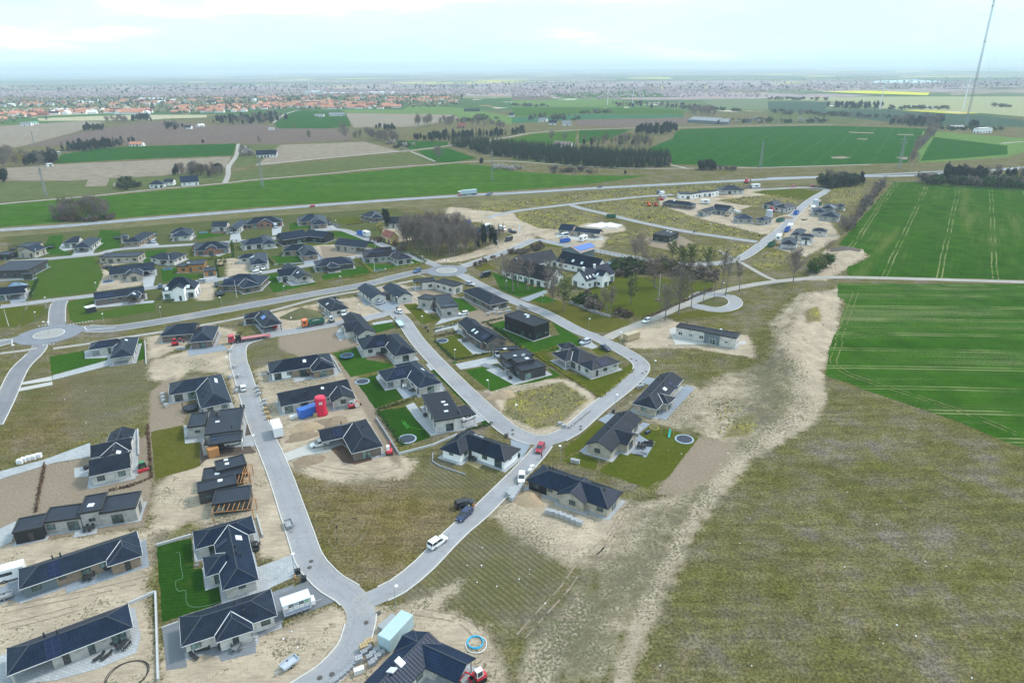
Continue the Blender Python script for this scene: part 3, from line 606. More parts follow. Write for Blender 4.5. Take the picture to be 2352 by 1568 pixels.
for i,(name,pts,wd,mat,kerb)in enumerate(ROADS):
	z=.064+.002*i;vs,fs,uvs=[],[],[];acc=0;L_,R_=[],[]
	for k,p in enumerate(pts):
		t=(pts[min(k+1,len(pts)-1)]-pts[max(k-1,0)]);t.z=0;t.normalize();n=Vector((-t.y,t.x,0))
		if k:acc+=(p-pts[k-1]).length
		L_.append(p+n*wd/2);R_.append(p-n*wd/2)
		vs+=[(L_[-1].x,L_[-1].y,z),(R_[-1].x,R_[-1].y,z)]
		if k:
			fs.append([2*k-2,2*k-1,2*k+1,2*k]);uvs+=[(-1,acc-1),(1,acc-1),(1,acc),(-1,acc)]
	struct(link(name,mesh_from(name,vs,fs,mat,uvs=uvs)))
	if kerb:
		mb=MB()
		for side,sg in((L_,1),(R_,-1)):
			xs=np.array([p.x for p in side]);ys=np.array([p.y for p in side]);ok=np.ones(len(xs),bool)
			for j,(n2,p2,w2,m2,k2)in enumerate(ROADS):
				if j!=i and n2 in('road','lane','path'):
					ok&=seg_dist(xs,ys,[(a.x,a.y)for a in p2],False)>w2/2+.6
			for c in((113,768),(1026,622)):
				g=G(c);ok&=np.hypot(xs-g.x,ys-g.y)>11.5
			for k in range(1,len(side)):
				if ok[k]and ok[k-1]:
					a,b=side[k-1],side[k];o=(b-a).normalized();n=Vector((-o.y,o.x,0))*sg*.2
					q0,q1,q2,q3=a,b,b+n,a+n;h=Vector((0,0,.19))
					mb.add([q0,q1,q2,q3,q0+h,q1+h,q2+h,q3+h],[[4,5,6,7]if sg<0 else[7,6,5,4],[0,1,5,4],[2,3,7,6]])
		if mb.f:struct(mb.build('kerb',KERB))
ASR=plain('roundabout_asphalt',(.19,.20,.225),.85,.2,0,.12,.4)
def roundabout(c,rad,isl):
	g=G(c);mb=MB();mb.disc((g.x,g.y),rad,.0,.135,48)
	me=mb.mesh('roundabout',ASR);struct(link('roundabout',me))
	m2=MB();m2.disc((g.x,g.y),isl,.0,.30,48,0);m2.disc((g.x,g.y),isl-.35,.3,.34,48,1)
	struct(m2.build('roundabout_island',[KERB,plain('island_paving',(.30,.295,.28),.9,.1,0,.15,3)]));return g
RB1=roundabout((113,768),10.5,5.0);RB2=roundabout((1026,622),9.6,4.8)
mk=MB()
def dash(a,b,wd,dashl,gap,z=.17):
	d=(b-a);L=d.length;d.normalize();n=Vector((-d.y,d.x,0))*wd/2;t=0
	while t<L:
		p,q=a+d*t,a+d*min(t+dashl,L);zz=Vector((0,0,z))
		mk.quad(p-n+zz,q-n+zz,q+n+zz,p+n+zz);t+=dashl+gap
for(a,b,wd,dl,gp)in(((160,746),(215,737),.5,.5,.5),((88,750),(118,744),.5,.5,.5),((98,794),(126,790),.5,.5,.5),((28,780),(28,795),.5,.5,.5),((194,752),
(199,758),.5,.4,.4),((197,759),(265,753),.3,40,1),((0,785),(30,779),.3,3,2),((1062,633),(1080,629),.5,.5,.5),((1055,606),(1075,612),.5,.5,.5),((960,631),
(978,637),.5,.5,.5)):
	dash(G(a),G(b),wd,dl,gp,.20)
hw=[r for r in ROADS if r[0]=='highway'][0][1]
for off,dl,gp in((0,5,9),(3.6,60,0),(-3.6,60,0)):
	for k in range(0,len(hw)-4,2):
		if gp and(k//2)%3:continue
		a,b=hw[k],hw[k+2];t=(b-a).normalized();n=Vector((-t.y,t.x,0))*off;dash(a+n,b+n,.28,100,0,.16)
struct(mk.build('road_marking',WHT))
MH=plain('cast_iron',(.07,.06,.055),.6,.5)
mb=MB();mb.disc((0,0),.42,-.1,0,14);mhm=mb.mesh('manhole_cover',MH)
for t,x,y in(('13',508,453),('13',493,509),('13',1128,929),('13',1013,1016),('13',698,1490),('13',587,1523),('22',1095,163),('22',1142,178),('22',1232,
278),('22',1197,295),('22',630,783),('22',630,810),('22',5,817),('22',8,855)):
	tag(link('manhole_cover',mhm,None,GT(t,x,y)+Vector((0,0,.16))),'round dark iron manhole cover let into the pale asphalt','manhole cover','manhole covers in the estate road')
TKL=plain('worn_straw_track',(.155,.13,.075),1,0,0,.35,1.2);TKS=plain('rutted_soil',(.25,.20,.15),1,0,0,.3,1.0);TKG=plain('field_track',(.15,.16,.06),
1,0,0,.4,.6)
def track(t,s,mat,gauge=1.6,wd=.34,z=.03):
	P_=smooth_line(W(PP(t,s)),1.2);r=random.Random(len(s))
	for sg in(-1,1):
		m=MB();L_=None
		for i in range(len(P_)-1):
			d=(P_[i+1]-P_[i]).normalized();n=Vector((-d.y,d.x,0));c=P_[i]+n*sg*gauge/2+Vector((0,0,z));w_=wd*r.uniform(.25,.6);e=(c-n*w_,c+n*w_)
			if L_ and r.random()>.13:m.quad(L_[0],e[0],e[1],L_[1])
			L_=e
		struct(m.build('wheel_track',mat))
for t,s,m_ in(('13','990,110 900,75 790,110 760,200 800,270 880,280 945,210 930,130 860,90',TKL),('13','700,160 720,90 800,60 900,80 970,130 960,220 880,300 780,320 710,270 700,160',
TKL),('13','1560,150 1590,110 1680,120 1690,190 1600,230',TKL),('23','1090,0 960,180 840,380 650,470 480,700 250,950 40,1190',TKS),('23','1000,60 900,220 700,420',
TKS),('22','1420,740 1740,775 1860,680 1930,540 1900,500',TKS),('22','1350,1400 1600,1380 1700,1150 1800,1060',TKS),('03','0,900 500,800 900,720 1400,600',
TKS),('03','0,1060 420,960 800,850',TKS),('13','1290,900 1600,930 1900,1000 2100,1200',TKS),('12','320,1080 700,1180 1100,1200 1350,1120',TKS),('31','620,960 600,860 680,760',
TKS)):track(t,s,m_)
for t,s in(('32','660,0 620,120 600,190 680,270 900,360 1400,520 1900,690 2351,880'),('31','810,1110 740,1300 640,1568'),('31','1150,110 1080,220 960,420 830,640')):track(t,
s,TKG,1.9,.4,.12)
# ---------------------------------------------------------------- houses
WM=dict(grey=brick('grey_brick',(.45,.435,.41),(.36,.35,.33),(.50,.49,.47)),beige=brick('beige_brick',(.47,.42,.345),(.40,.355,.29),(.5,.46,.4)),tan=brick('tan_brick',
(.34,.25,.175),(.27,.20,.14),(.38,.32,.25)),white=plain('white_render',(.86,.86,.85),.75,.2,0,.04),dark=brick('dark_brick',(.085,.080,.083),(.06,.056,
.058),(.10,.1,.1)),black=plain('black_cladding',(.014,.015,.018),.55,.4,0,.25,3),red=brick('red_brick',(.36,.165,.105),(.29,.13,.085),(.4,.3,.24)),brown=brick('brown_brick',
(.21,.165,.14),(.155,.12,.105),(.24,.21,.19)),light=brick('pale_brick',(.66,.64,.60),(.57,.55,.51),(.68,.66,.63)),timber=plain('orange_timber',(.42,.20,
.07),.6,.3,0,.2,3),yellow=plain('yellow_render',(.62,.42,.17),.8,.2,0,.06),metal=plain('blue_grey_sheet',(.13,.17,.19),.5,.4,0,.05))
RM=dict(navy=rooftile('dark_slate_roof_tiles',(.009,.016,.032)),nightblue=rooftile('deep_blue_slate_roof_tiles',(.012,.022,.045)),coal=rooftile('grey_blue_roof_tiles',
(.018,.027,.046)),soft=rooftile('dull_dark_roof_tiles',(.018,.024,.037),.07,.45),bluish=rooftile('blue_black_roof_tiles',(.012,.026,.058),.08,.35),brownr=rooftile('brown_black_roof_tiles',
(.020,.019,.026)),felt=felt('dark_roofing_felt',(.026,.032,.046)),feltb=felt('black_roofing_felt',(.014,.017,.026)),blue=rooftile('sky_blue_roof_sheet',
(.17,.26,.38),.4,.4,.9,1.2),redt=rooftile('old_red_roof_tiles',(.30,.085,.055),.3,.6),tanr=rooftile('rosy_sheet_roof',(.30,.22,.18),.3,.6,1.1,1.1,.2),
grey=rooftile('grey_sheet_roof',(.23,.24,.26),.3,.6,1.0,1.0,.3),green=plain('green_sheet_roof',(.08,.30,.20),.5),orange=rooftile('orange_roof_tiles',(.60,
.25,.15),.3,.6),whiter=plain('white_flat_roof',(.78,.79,.80),.5))
TRIM=plain('white_gutter',(.66,.67,.68),.5,.4,0,.05);RDG=plain('ridge_tiles',(.055,.062,.078),.5,.3);TRIMD=plain('dark_fascia',(.02,.021,.024),.5,.4);FRM=plain('dark_window_frame',
(.028,.03,.032),.5,.4);FRW=plain('white_window_frame',(.7,.7,.69),.5,.4);GL=glass();GLG=glass('greenish_glass',(.11,.16,.15));PVM=None
def pv_mat():
	q=MN('solar_cells');s=q.n('ShaderNodeSeparateXYZ');q.l(q.n('ShaderNodeUVMap').outputs[0],s.inputs[0])
	a=q.math('LESS_THAN',q.math('FRACT',q.math('DIVIDE',s.outputs[0],1.0)),.05);b=q.math('LESS_THAN',q.math('FRACT',q.math('DIVIDE',s.outputs[1],1.0)),.05)
	q.m.node_tree;return q.done(q.mix(q.math('MAXIMUM',a,b),(.008,.014,.045),(.035,.045,.07)),.2,.2)
PVM=pv_mat();PVB=plain('bright_solar_cells',(.06,.14,.42),.2,.6,0,.1);SKY=plain('skylight_glass',(.62,.72,.80),.1,.7,0,.08);DOORM=plain('dark_door',(.05,
.05,.052),.5,.4)
WIN={}
def win_mesh(wd,ht,white,gl):
	k=(wd,ht,white,gl)
	if k not in WIN:
		m=MB();m.box(-wd/2,-.05,0,wd/2,.055,ht)
		p=MB();n=1 if wd<1.3 else 2 if wd<2.6 else 3;g=.09;pw=(wd-g*(n+1))/n
		for i in range(n):x=-wd/2+g+i*(pw+g);p.box(x,.03,g,x+pw,.066,ht-g)
		WIN[k]=(m.mesh('window_frame',FRW if white else FRM),p.mesh('window_pane',gl))
	return WIN[k]
class Frame:
	def __init__(s,o,ex,ey,L,D):s.o,s.ex,s.ey,s.L,s.D=o,ex,ey,L,D
	def p(s,x,y,z):return Vector((s.o.x+s.ex.x*x+s.ey.x*y,s.o.y+s.ex.y*x+s.ey.y*y,z))
	def has(s,q,m=0.0):
		d=q-s.o;x,y=d.dot(s.ex),d.dot(s.ey);return-m<x<s.L+m and-m<y<s.D+m
def rect(t,A,B,C,z):
	a,b=GT(t,*A,z),GT(t,*B,z);a.z=b.z=0;ex=(b-a).normalized();ey=Vector((-ex.y,ex.x,0));L=(b-a).length
	if isinstance(C,(int,float)):D=C
	else:
		c=GT(t,*C,z);c.z=0;D=(c-b).dot(ey)
		if D<0:
			a,b=b,a;ex=-ex;ey=-ey;D=(c-b).dot(ey)if abs((c-b).dot(ey))>.5 else 6.0;D=abs(D)
	return Frame(a,ex,ey,L,D)
def roof_slab(mb,F,ends,z,pitch,th=.2):
	"""pitched roof of one wing; ridge along local x; ends 'h' hip or 'g' gable"""
	hs=F.D/2;h=hs*math.tan(pitch);x0=hs if ends[0]=='h' else 0;x1=F.L-hs if ends[1]=='h' else F.L
	if x0>x1:x0=x1=(x0+x1)/2
	T=[F.p(0,0,z),F.p(F.L,0,z),F.p(F.L,F.D,z),F.p(0,F.D,z),F.p(x0,hs,z+h),F.p(x1,hs,z+h)]
	B=[q-Vector((0,0,th))for q in T]
	fs=[[0,1,5,4],[2,3,4,5]];rim=[(0,1),(2,3)]
	if ends[0]=='h':fs.append([3,0,4]);rim.append((3,0))
	else:rim+=[(3,4),(4,0)]
	if ends[1]=='h':fs.append([1,2,5]);rim.append((1,2))
	else:rim+=[(1,5),(5,2)]
	mb.add(T+B,fs+[[i+6 for i in f[::-1]]for f in fs])
	for a,b in rim:mb.add([T[a],B[a],B[b],T[b]],[[0,1,2,3]],1)
	return T,h
def valleys(roofs):
	"""lines along which the roof planes of two wings meet"""
	out=[]
	for i in range(len(roofs)):
		for j in range(i+1,len(roofs)):
			for f in roofs[i]:
				for g in roofs[j]:
					n1,n2=(f[1]-f[0]).cross(f[2]-f[0]).normalized(),(g[1]-g[0]).cross(g[2]-g[0]).normalized();d=n1.cross(n2)
					if d.length<.15:continue
					d.normalize();c1,c2=n1.dot(f[0]),n2.dot(g[0]);k=n1.dot(n2);dt=1-k*k;p=n1*((c1-c2*k)/dt)+n2*((c2-c1*k)/dt);lo,hi=-1e9,1e9
					for P_,n in((f,n1),(g,n2)):
						for m in range(len(P_)):
							a,b=P_[m],P_[(m+1)%len(P_)];e=n.cross(b-a).normalized();u,v=e.dot(p-a),e.dot(d)
							if abs(v)<1e-6:
								if u<-.05:lo,hi=1,0
							elif v>0:lo=max(lo,-u/v)
							else:hi=min(hi,-u/v)
					if hi-lo>1.2 and abs(d.z)>.1:out.append((p+d*lo,p+d*hi))
	return out
def wall_ring(mb,F,ends,z,pitch,oh,ohg,th,x0=0.0,x1=0.0,mi=0):
	xa=(ohg if ends[0]=='g' else oh)+x0;xb=F.L-(ohg if ends[1]=='g' else oh)-x1;ya,yb=oh,F.D-oh
	zt=z-th+oh*math.tan(pitch)+.03;c=[(xa,ya),(xb,ya),(xb,yb),(xa,yb)];hs=F.D/2;zr=z-th+hs*math.tan(pitch)+.02
	if ends[0]=='h' and x0:zt=z-th+.02
	mb.add([F.p(xa,ya,0),F.p(xb,ya,0),F.p(xb,ya,zt),F.p(xa,ya,zt)],[[0,1,2,3]],mi);mb.add([F.p(xb,yb,0),F.p(xa,yb,0),F.p(xa,yb,zt),F.p(xb,yb,zt)],[[0,1,2,
3]],mi)
	for x,e,f in((xa,ends[0],0),(xb,ends[1],1)):
		P_=[F.p(x,yb,0),F.p(x,ya,0),F.p(x,ya,zt)]+([F.p(x,hs,zr)]if e=='g' else[])+[F.p(x,yb,zt)]
		if f:P_=P_[::-1]
		mb.add(P_,[list(range(len(P_)))],mi)
	return xa,xb,ya,yb,zt
HOUSES=[];HN=0
def house(label,t,wings,wall='grey',roof='navy',z=2.6,pitch=25,px=None,name='house',cat='house',trim=True,white=False,pave=True,nowin=False,base=0.0,wz=None):
	"""wings: (A, B, C, ends[, opts]); A-B the eave nearest the camera, C the far end of the eave at B (or a depth in metres).
    ends: 'hh','gg','hg','gh' ridge along A-B; leading 'x' ridge away from A-B; 'f' flat roof with parapet"""
	global HN;HN+=1
	rnd=random.Random(HN*17);frames=[];tw=R(pitch)
	for wg in wings:
		A,B,C,ends=wg[:4];op=wg[4]if len(wg)>4 else{}
		zz=op.get('z',z);F=rect(t,A,B,C,zz)
		if F.D<1.5:F.D=5.0
		if ends[0]=='x':F=Frame(F.o+F.ex*F.L,F.ey,-F.ex,F.D,F.L);ends=ends[1:]
		elif ends=='hh' and F.D>F.L:F=Frame(F.o+F.ex*F.L,F.ey,-F.ex,F.D,F.L)
		frames.append((F,ends,op,zz))
	if roof=='navy':roof=('navy','nightblue','coal')[HN*7%3]
	F0=frames[0][0];cen=F0.p(F0.L/2,F0.D/2,0);root=empty(name,cen,label,cat)
	kids=[]
	rb,fb,wb,gb=MB(),MB(),MB(),MB();sides=[];pst=[];tops=[];extra=[];rdg=MB()
	for k,(F,ends,op,zz)in enumerate(frames):
		oh,ohg,th=op.get('oh',.55),.3,.2+.007*k;zk=zz+.011*k;pt=R(op.get('pitch',pitch))
		wb0=wb
		if 'wall' in op:wb=MB();extra.append((wb,op['wall']))
		if ends=='f':
			e=.12;mb=fb;H=zk;par=op.get('par',.16)
			T=[F.p(0,0,H),F.p(F.L,0,H),F.p(F.L,F.D,H),F.p(0,F.D,H)];I=[F.p(.3,.3,H),F.p(F.L-.3,.3,H),F.p(F.L-.3,F.D-.3,H),F.p(.3,F.D-.3,H)]
			J=[q-Vector((0,0,par))for q in I];Bq=[q-Vector((0,0,.42))for q in T]
			for i in range(4):
				j=(i+1)%4;mb.add([Bq[i],Bq[j],T[j],T[i]],[[0,1,2,3]],1);mb.add([T[i],T[j],I[j],I[i]],[[0,1,2,3]],1);mb.add([I[i],I[j],J[j],J[i]],[[0,1,2,3]],1)
			mb.add(J,[[0,1,2,3]],0);mb.add(Bq[::-1],[[0,1,2,3]],1)
			xa,ya=op.get('oh',.15),op.get('oh',.15);xb,yb=F.L-xa,F.D-ya;zt=H-.30
			co,cl=op.get('open',('',0));
			xa2,xb2=xa+(cl if co=='A' else 0),xb-(cl if co=='B' else 0)
			c=[(xa2,ya),(xb2,ya),(xb2,yb),(xa2,yb)]
			for i in range(4):
				(p,r),(s_,u)=c[i],c[(i+1)%4];wb.add([F.p(p,r,0),F.p(s_,u,0),F.p(s_,u,zt),F.p(p,r,zt)],[[0,1,2,3]],0)
			if co:
				for y in(ya+.2,yb-.2):pst.append((F.p((xa if co=='A' else xb),y,0),zt))
			xa,xb=xa2,xb2
		else:
			T,h=roof_slab(rb,F,ends,zk,pt,th);tops.append([[T[0],T[1],T[5],T[4]],[T[2],T[3],T[4],T[5]]]+([[T[3],T[0],T[4]]]if ends[0]=='h' else[])+([[T[1],T[2],T[5]]]if ends[1]=='h' else[]));co,cl=op.get('open',
('',0))
			xa,xb,ya,yb,zt=wall_ring(wb,F,ends,zk,pt,oh,ohg,th,cl if co=='A' else 0,cl if co=='B' else 0)
			if co:
				for y in(ya+.1,yb-.1):pst.append((F.p((oh if co=='A' else F.L-oh),y,0),zk-th))
			for i,j in[(4,5)]+([(3,4),(0,4)]if ends[0]=='h' else[])+([(1,5),(2,5)]if ends[1]=='h' else[]):
				if(T[i]-T[j]).length>.5:rdg.tube(T[i]+Vector((0,0,.01)),T[j]+Vector((0,0,.01)),.10,n=5)
			if trim:
				ed=[(0,1),(2,3)]+([(3,0)]if ends[0]=='h' else[])+([(1,2)]if ends[1]=='h' else[])
				for i,j in ed:gb.tube(T[i]-Vector((0,0,.09)),T[j]-Vector((0,0,.09)),.085,n=4)
		if 'pan' in op:
			mt,f0,f1=op['pan'];q=MB();La=xb-xa;a,b=F.p(xa+La*f0,ya-.03,.1),F.p(xa+La*f1,ya-.03,.1);q.add([a,b,b+Vector((0,0,zt-.25)),a+Vector((0,0,zt-.25))],[[0,1,
2,3]]);extra.append((q,mt))
		wb=wb0
		sides+=[(F,k,F.p(xa,ya,0),F.p(xb,ya,0),zt),(F,k,F.p(xb,ya,0),F.p(xb,yb,0),zt),(F,k,F.p(xb,yb,0),F.p(xa,yb,0),zt),(F,k,F.p(xa,yb,0),F.p(xa,ya,0),zt)]
		if pave:
			m=.45;sheet('paving',[F.p(-m,-m,0),F.p(F.L+m,-m,0),F.p(F.L+m,F.D+m,0),F.p(-m,F.D+m,0)],.034+.0017*((HN*3+k)%14),PM['c'])
	wl=wb.build('wall',WM[wall],root,True,off=cen);kids.append(wl)
	for mb,mats,nm in((rb,[RM[roof],TRIMD],'roof'),(fb,[RM[roof if roof.startswith('felt')or roof in('whiter',)else 'felt'],TRIMD],'roof')):
		if mb.f:ro=mb.build(nm,mats,root,True,off=cen);kids.append(ro)
	for q,mt in extra:q.build('garage_wall',WM[mt],root,True,off=cen)
	if rdg.f and pave:rdg.build('ridge_cap',RDG,root,off=cen)
	vl=valleys(tops)if pave else[]
	if vl:
		for a,b in vl:q=MB();q.tube(a+Vector((0,0,.015)),b+Vector((0,0,.015)),.085,n=4);q.build('valley_flashing',TRIM if trim else RDG,root,off=cen)
	if gb.f:kids.append(gb.build('gutter',TRIM,root,off=cen))
	for p,zt in pst:
		m=MB();m.box(p.x-.12,p.y-.12,0,p.x+.12,p.y+.12,zt);kids.append(m.build('post',WM[wall],root,off=cen))
	door=False
	for F,k,a,b,zt in(()if nowin else sides):
		d=b-a;L=d.length
		if L<1.6:continue
		d.normalize();n=Vector((d.y,-d.x,0));mid=(a+b)/2
		if n.dot(CP-mid)<8:continue
		nwin=max(1,int(L/3.4));
		for i in range(nwin):
			p=a+d*(L*(i+.5)/nwin+rnd.uniform(-.4,.4));kind=rnd.random()
			if any(j!=k and f.has(p+n*.25,-.2)for j,(f,*_r)in enumerate(frames)):continue
			ht=min(zt,2.5)
			wd,hh,zb=((2.1,2.1,.06)if kind<.33 else(1.5,1.25,.9)if kind<.72 else(.95,2.1,.06)if kind<.85 else(1.2,.75,1.35))
			if zb+hh>zt-.1:continue
			gl=GLG if rnd.random()<.35 else GL;isd=(not door)and kind>=.72 and kind<.85
			fm,pm=win_mesh(wd,hh,white,gl);rz=math.atan2(d.y,d.x)+math.pi
			o=link('door' if isd else 'window',fm,root,(p.x-cen.x,p.y-cen.y,zb+base),rz);kids.append(o)
			if isd:
				door=True;lf=MB();lf.box(-.4,.03,.05,.4,.075,2.03);link('door_leaf',lf.mesh('door_leaf',DOORM),o)
			else:link('window_pane',pm,o)
	if px:
		vs,fs=[],[]
		for mb in(rb,fb):
			k0=len(vs);vs+=mb.v;fs+=[[i+k0 for i in f]for f in mb.f]
		bvh=BVHTree.FromPolygons(vs,fs)
		for kind,tt,x,y,*r in px:
			hit,nor,_i,_d=bvh.ray_cast(CP,ray(*uv(tt or t,x,y)).normalized())
			if hit is None:continue
			if nor.z<0:nor=-nor
			ua=Vector((0,0,1)).cross(nor);ua=ua.normalized()if ua.length>.05 else frames[0][0].ex.copy();va=nor.cross(ua)
			M=Matrix(((ua.x,va.x,nor.x,0),(ua.y,va.y,nor.y,0),(ua.z,va.z,nor.z,0),(0,0,0,1)));M.translation=hit-cen
			m=MB()
			if kind in 'pPs':
				wd,hh=r;th=.09 if kind in 'pP' else .13
				m.box(-wd/2,-hh/2,-.05,wd/2,hh/2,th)
				o=m.build('solar_panel' if kind in 'pP' else 'skylight',{'p':PVM,'P':PVB,'s':TRIM}[kind],root,kind!='s');o.matrix_local=M
				if kind=='s':g=MB();g.box(-wd/2+.1,-hh/2+.1,.1,wd/2-.1,hh/2-.1,.145);g.build('skylight_pane',SKY,o)
			elif kind=='c':
				m.tube((0,0,-.3),(0,0,.75),.13,n=8);m.tube((0,0,.75),(0,0,.85),.18,n=8)
				o=m.build('flue',FRM,root);o.location=hit-cen
			elif kind=='C':
				m.box(-.45,-.45,-1,.45,.45,1.1);m.box(-.55,-.55,1.1,.55,.55,1.35)
				o=m.build('chimney',WM['white']if not r else WM[r[0]],root);o.location=hit-cen
	HOUSES.append((label,root,frames));return root,frames,cen
H=house
H('long dark hipped bungalow of grey brick with two sunloungers on its patio','03',[((58,1505),(1222,1055),(1180,835),'hh',dict(open=('A',5.2)))],'grey',
px=[('p',0,485,1245,2.1,3.4),('c',0,410,1145),('c',0,530,1120)])
H('long hipped bungalow of tan brick with projecting porch beside the white caravan','03',[((172,712),(1300,332),(1255,170),'hh',dict(pan=('metal',0,.27))),
((985,500),(1310,395),6.0,'xhg')],'tan',px=[('p',0,497,525,1.9,3.2),('c',0,558,405),('c',0,485,430)])
H('flat-roofed grey brick house with black garage and raised middle block','03',[((364,95),(735,45),(770,-90),'f',dict(z=3.0)),((105,188),(385,132),(410,
5),'f',dict(z=3.05,wall='black')),((720,10),(935,-30),(985,-190),'f',dict(z=3.9)),((905,8),(1245,-47),(1290,-200),'f',dict(z=3.3))],'grey','felt',px=[('s',
'02',835,1505,1.2,1.2)])
H('many-hipped pale house beside the dark striped lawn with garden hose','z1',[((613,1325),(1218,1138),(1000,230),'xhg'),((162,648),(1172,367),(1100,88),
'hh'),((335,1100),(720,985),(660,676),'hg')],'light',px=[('p',0,605,545,1.3,2.4),('s',0,885,457,1.5,1.2),('c',0,918,755),('c',0,850,712),('c',0,828,617)])
H('hipped bungalow of pale brick beside the advertising trailer on gravel','03',[((1665,1235),(2547,945),(2482,700),'hh'),((1980,1197),(2330,1083),6.0,
'xhg')],'light',px=[('c',0,2155,848),('c',0,2235,872),('c',0,2245,927)])
H('half-finished blue-black roofed house with gabled wing at the bottom edge','13',[((1255,1288),(1850,1568),(2018,1334),'gg',dict(open=('B',4.5))),((810,
1746),(1100,1926),16,'xgg',dict(oh=.4))],'light','bluish',px=[('s',0,1322,1375,1.1,1.5),('s',0,1248,1450,1.1,1.5)],trim=False)
H('stepped house of three gables and pale brick beside the green tractor','02',[((912,1080),(1165,1040),(1165,818),'xgg'),((835,1072),(1210,992),(1206,
880),'gg'),((820,1242),(1202,1158),(1195,1010),'gg',dict(z=2.9))],'light','soft',px=[('s',0,1088,1020,1.5,1.0),('c',0,1112,878),('c',0,1052,870)])
H('L-shaped hipped bungalow behind the netted trampoline on bare soil','02',[((1845,617),(2132,556),(2053,300),'xhh'),((1548,495),(1940,430),(1905,330),
'hg')],'light',px=[('s',0,1982,352,1.7,.8),('s',0,1985,370,1.7,.8),('c',0,1890,470),('c',0,1868,507)])
H('low flat slate-blue house with car port and orange timber panel','02',[((1875,855),(2208,810),(2150,610),'f',dict(z=3.5)),((1715,787),(1880,765),(1850,
648),'f',dict(z=3.45)),((1910,948),(2216,906),(2208,815),'f',dict(z=3.0,open=('B',9)))],'grey','felt',px=[('s',0,1998,738,1.0,.8),('p',0,1958,890,1.8,
1.8),('C',0,2000,680,'dark'),('c',0,2130,795),('c',0,1865,660)])
H('stacked flat-roofed house with orange timber pergolas under construction','02',[((1850,1272),(2222,1210),(2195,1110),'f',dict(z=3.0)),((1990,1190),
(2268,1120),(2240,1030),'f',dict(z=3.6)),((1812,1387),(2180,1300),(2165,1210),'f',dict(z=3.3)),((1942,1497),(2290,1447),(2260,1320),'f',dict(z=3.0))],
'dark','felt',px=[('s',0,2075,1088,.9,.9),('s',0,2085,1125,.9,.9),('s',0,1995,1215,1,.9),('s',0,2022,1278,1,1)],pave=False)
H('hipped bungalow with open porch behind the long pale garden path','02',[((1003,160),(1225,130),(1225,-33),'xhh',dict(open=('A',3))),((808,80),(1080,
42),(1080,-15),'hg',dict(open=('A',2.5)))],'light',px=[('p',0,935,33,3.6,1.2),('s','01',1160,1558,1.2,.8)])
H('tan brick bungalow with white garage side and projecting hipped porch','12',[((125,298),(715,205),(660,112),'hh',dict(pan=('white',0,.30))),((515,278),
(730,240),6.5,'xhg')],'tan',px=[('s',0,445,181,1.0,1.2),('c',0,345,195)])
H('long gabled house behind the red silo with glazed gable','12',[((230,600),(885,462),(852,345),'gg'),((690,560),(915,522),7,'xgg',dict(open=('A',1.2)))],
'light','soft',px=[('c',0,453,482),('s',0,610,430,.8,.8)])
H('grey-brown bungalow with brown deck beside the white estate car','12',[((880,1030),(1170,960),(1008,712),'xhh'),((605,925),(950,850),(910,740),'gg',
dict(open=('A',5)))],'brown','soft',px=[('p',0,752,838,2.4,2.4),('c',0,782,765),('c',0,855,778),('c',0,982,792)])
H('hipped bungalow with curved brown deck beside the netted blue trampoline','12',[((1270,140),(1480,100),(1310,-70),'xhh'),((978,78),(1230,40),(1175,
-55),'hg')],'light',px=[('p',0,1143,18,2.6,1.8)])
H('hipped pale bungalow with square solar array and terrace of white chairs','12',[((1495,432),(1710,380),(1495,170),'xhh'),((1190,372),(1450,320),(1390,
222),'hg',dict(open=('A',2)))],'light',px=[('p',0,1323,285,3.4,2.6),('s',0,1530,258,1.8,.8),('p',0,1605,300,1.6,4)])
H('broad single-slope house of pale blotched brick with bicycle at its wall','12',[((1640,730),(1905,685),(1775,448),'f',dict(z=3.9,oh=.5,par=.02)),((1880,
688),(2015,655),(1930,580),'f',dict(z=3.8,open=('B',6),par=.02))],'light','feltb',px=[('s',0,1720,557,1.1,.8),('s',0,1746,583,1.1,.8),('s',0,1747,642,
1.1,.8),('c',0,1862,668),('c',0,1850,652)])
H('white rendered L-shaped bungalow with yellow timber deck','12',[((1770,925),(2285,1105),(2435,985),'hh'),((1685,984),(1880,1044),9.5,'xhg')],'white',
'navy',px=[('s',0,2068,876,1.2,.8),('s',0,2018,858,.9,.6),('c',0,2108,925),('c',0,2142,935),('c',0,1850,880)],trim=False)
H('hipped bungalow of pale brick on the corner lawn inside the road bend','22',[((735,272),(1005,190),(868,128),'hh'),((605,206),(800,147),(610,45),'xhh'),
((490,187),(680,140),(590,58),'hh',dict(open=('A',2.5))),((470,75),(600,55),(545,8),'hh',dict(z=2.5))],'light','soft',px=[('p',0,838,195,3.6,2.2),('c',
0,567,40)])
H('hipped grey bungalow on bare ground with blue-grey terrace and small gable','22',[((1100,570),(1335,627),(1605,355),'xhg'),((1437,580),(1507,517),7,
'xhg')],'beige','soft',px=[('p',0,1460,390,1.7,1.8),('p',0,1495,415,1.7,1.8),('s',0,1404,438,1.5,1.1),('c',0,1335,355),('c',0,1382,340),('c',0,1395,395)])
H('gabled beige brick house on the garden with swings and sunken trampoline','22',[((670,940),(915,1012),(1213,717),'xgg'),((1060,952),(1157,852),7,'xgg')],
'beige','soft',px=[('c',0,1022,670),('c',0,992,680),('c',0,910,778)],trim=False)
H('long hipped beige brick house with front gable above rows of paving pallets','22',[((125,1270),(885,1540),(1030,1380),'hh',dict(pan=('black',0,.24))),
((410,1400),(668,1492),7,'xgg')],'beige','navy',px=[('c',0,510,1252),('c',0,377,1175),('c',0,350,1172),('c',0,850,1368)],trim=False)
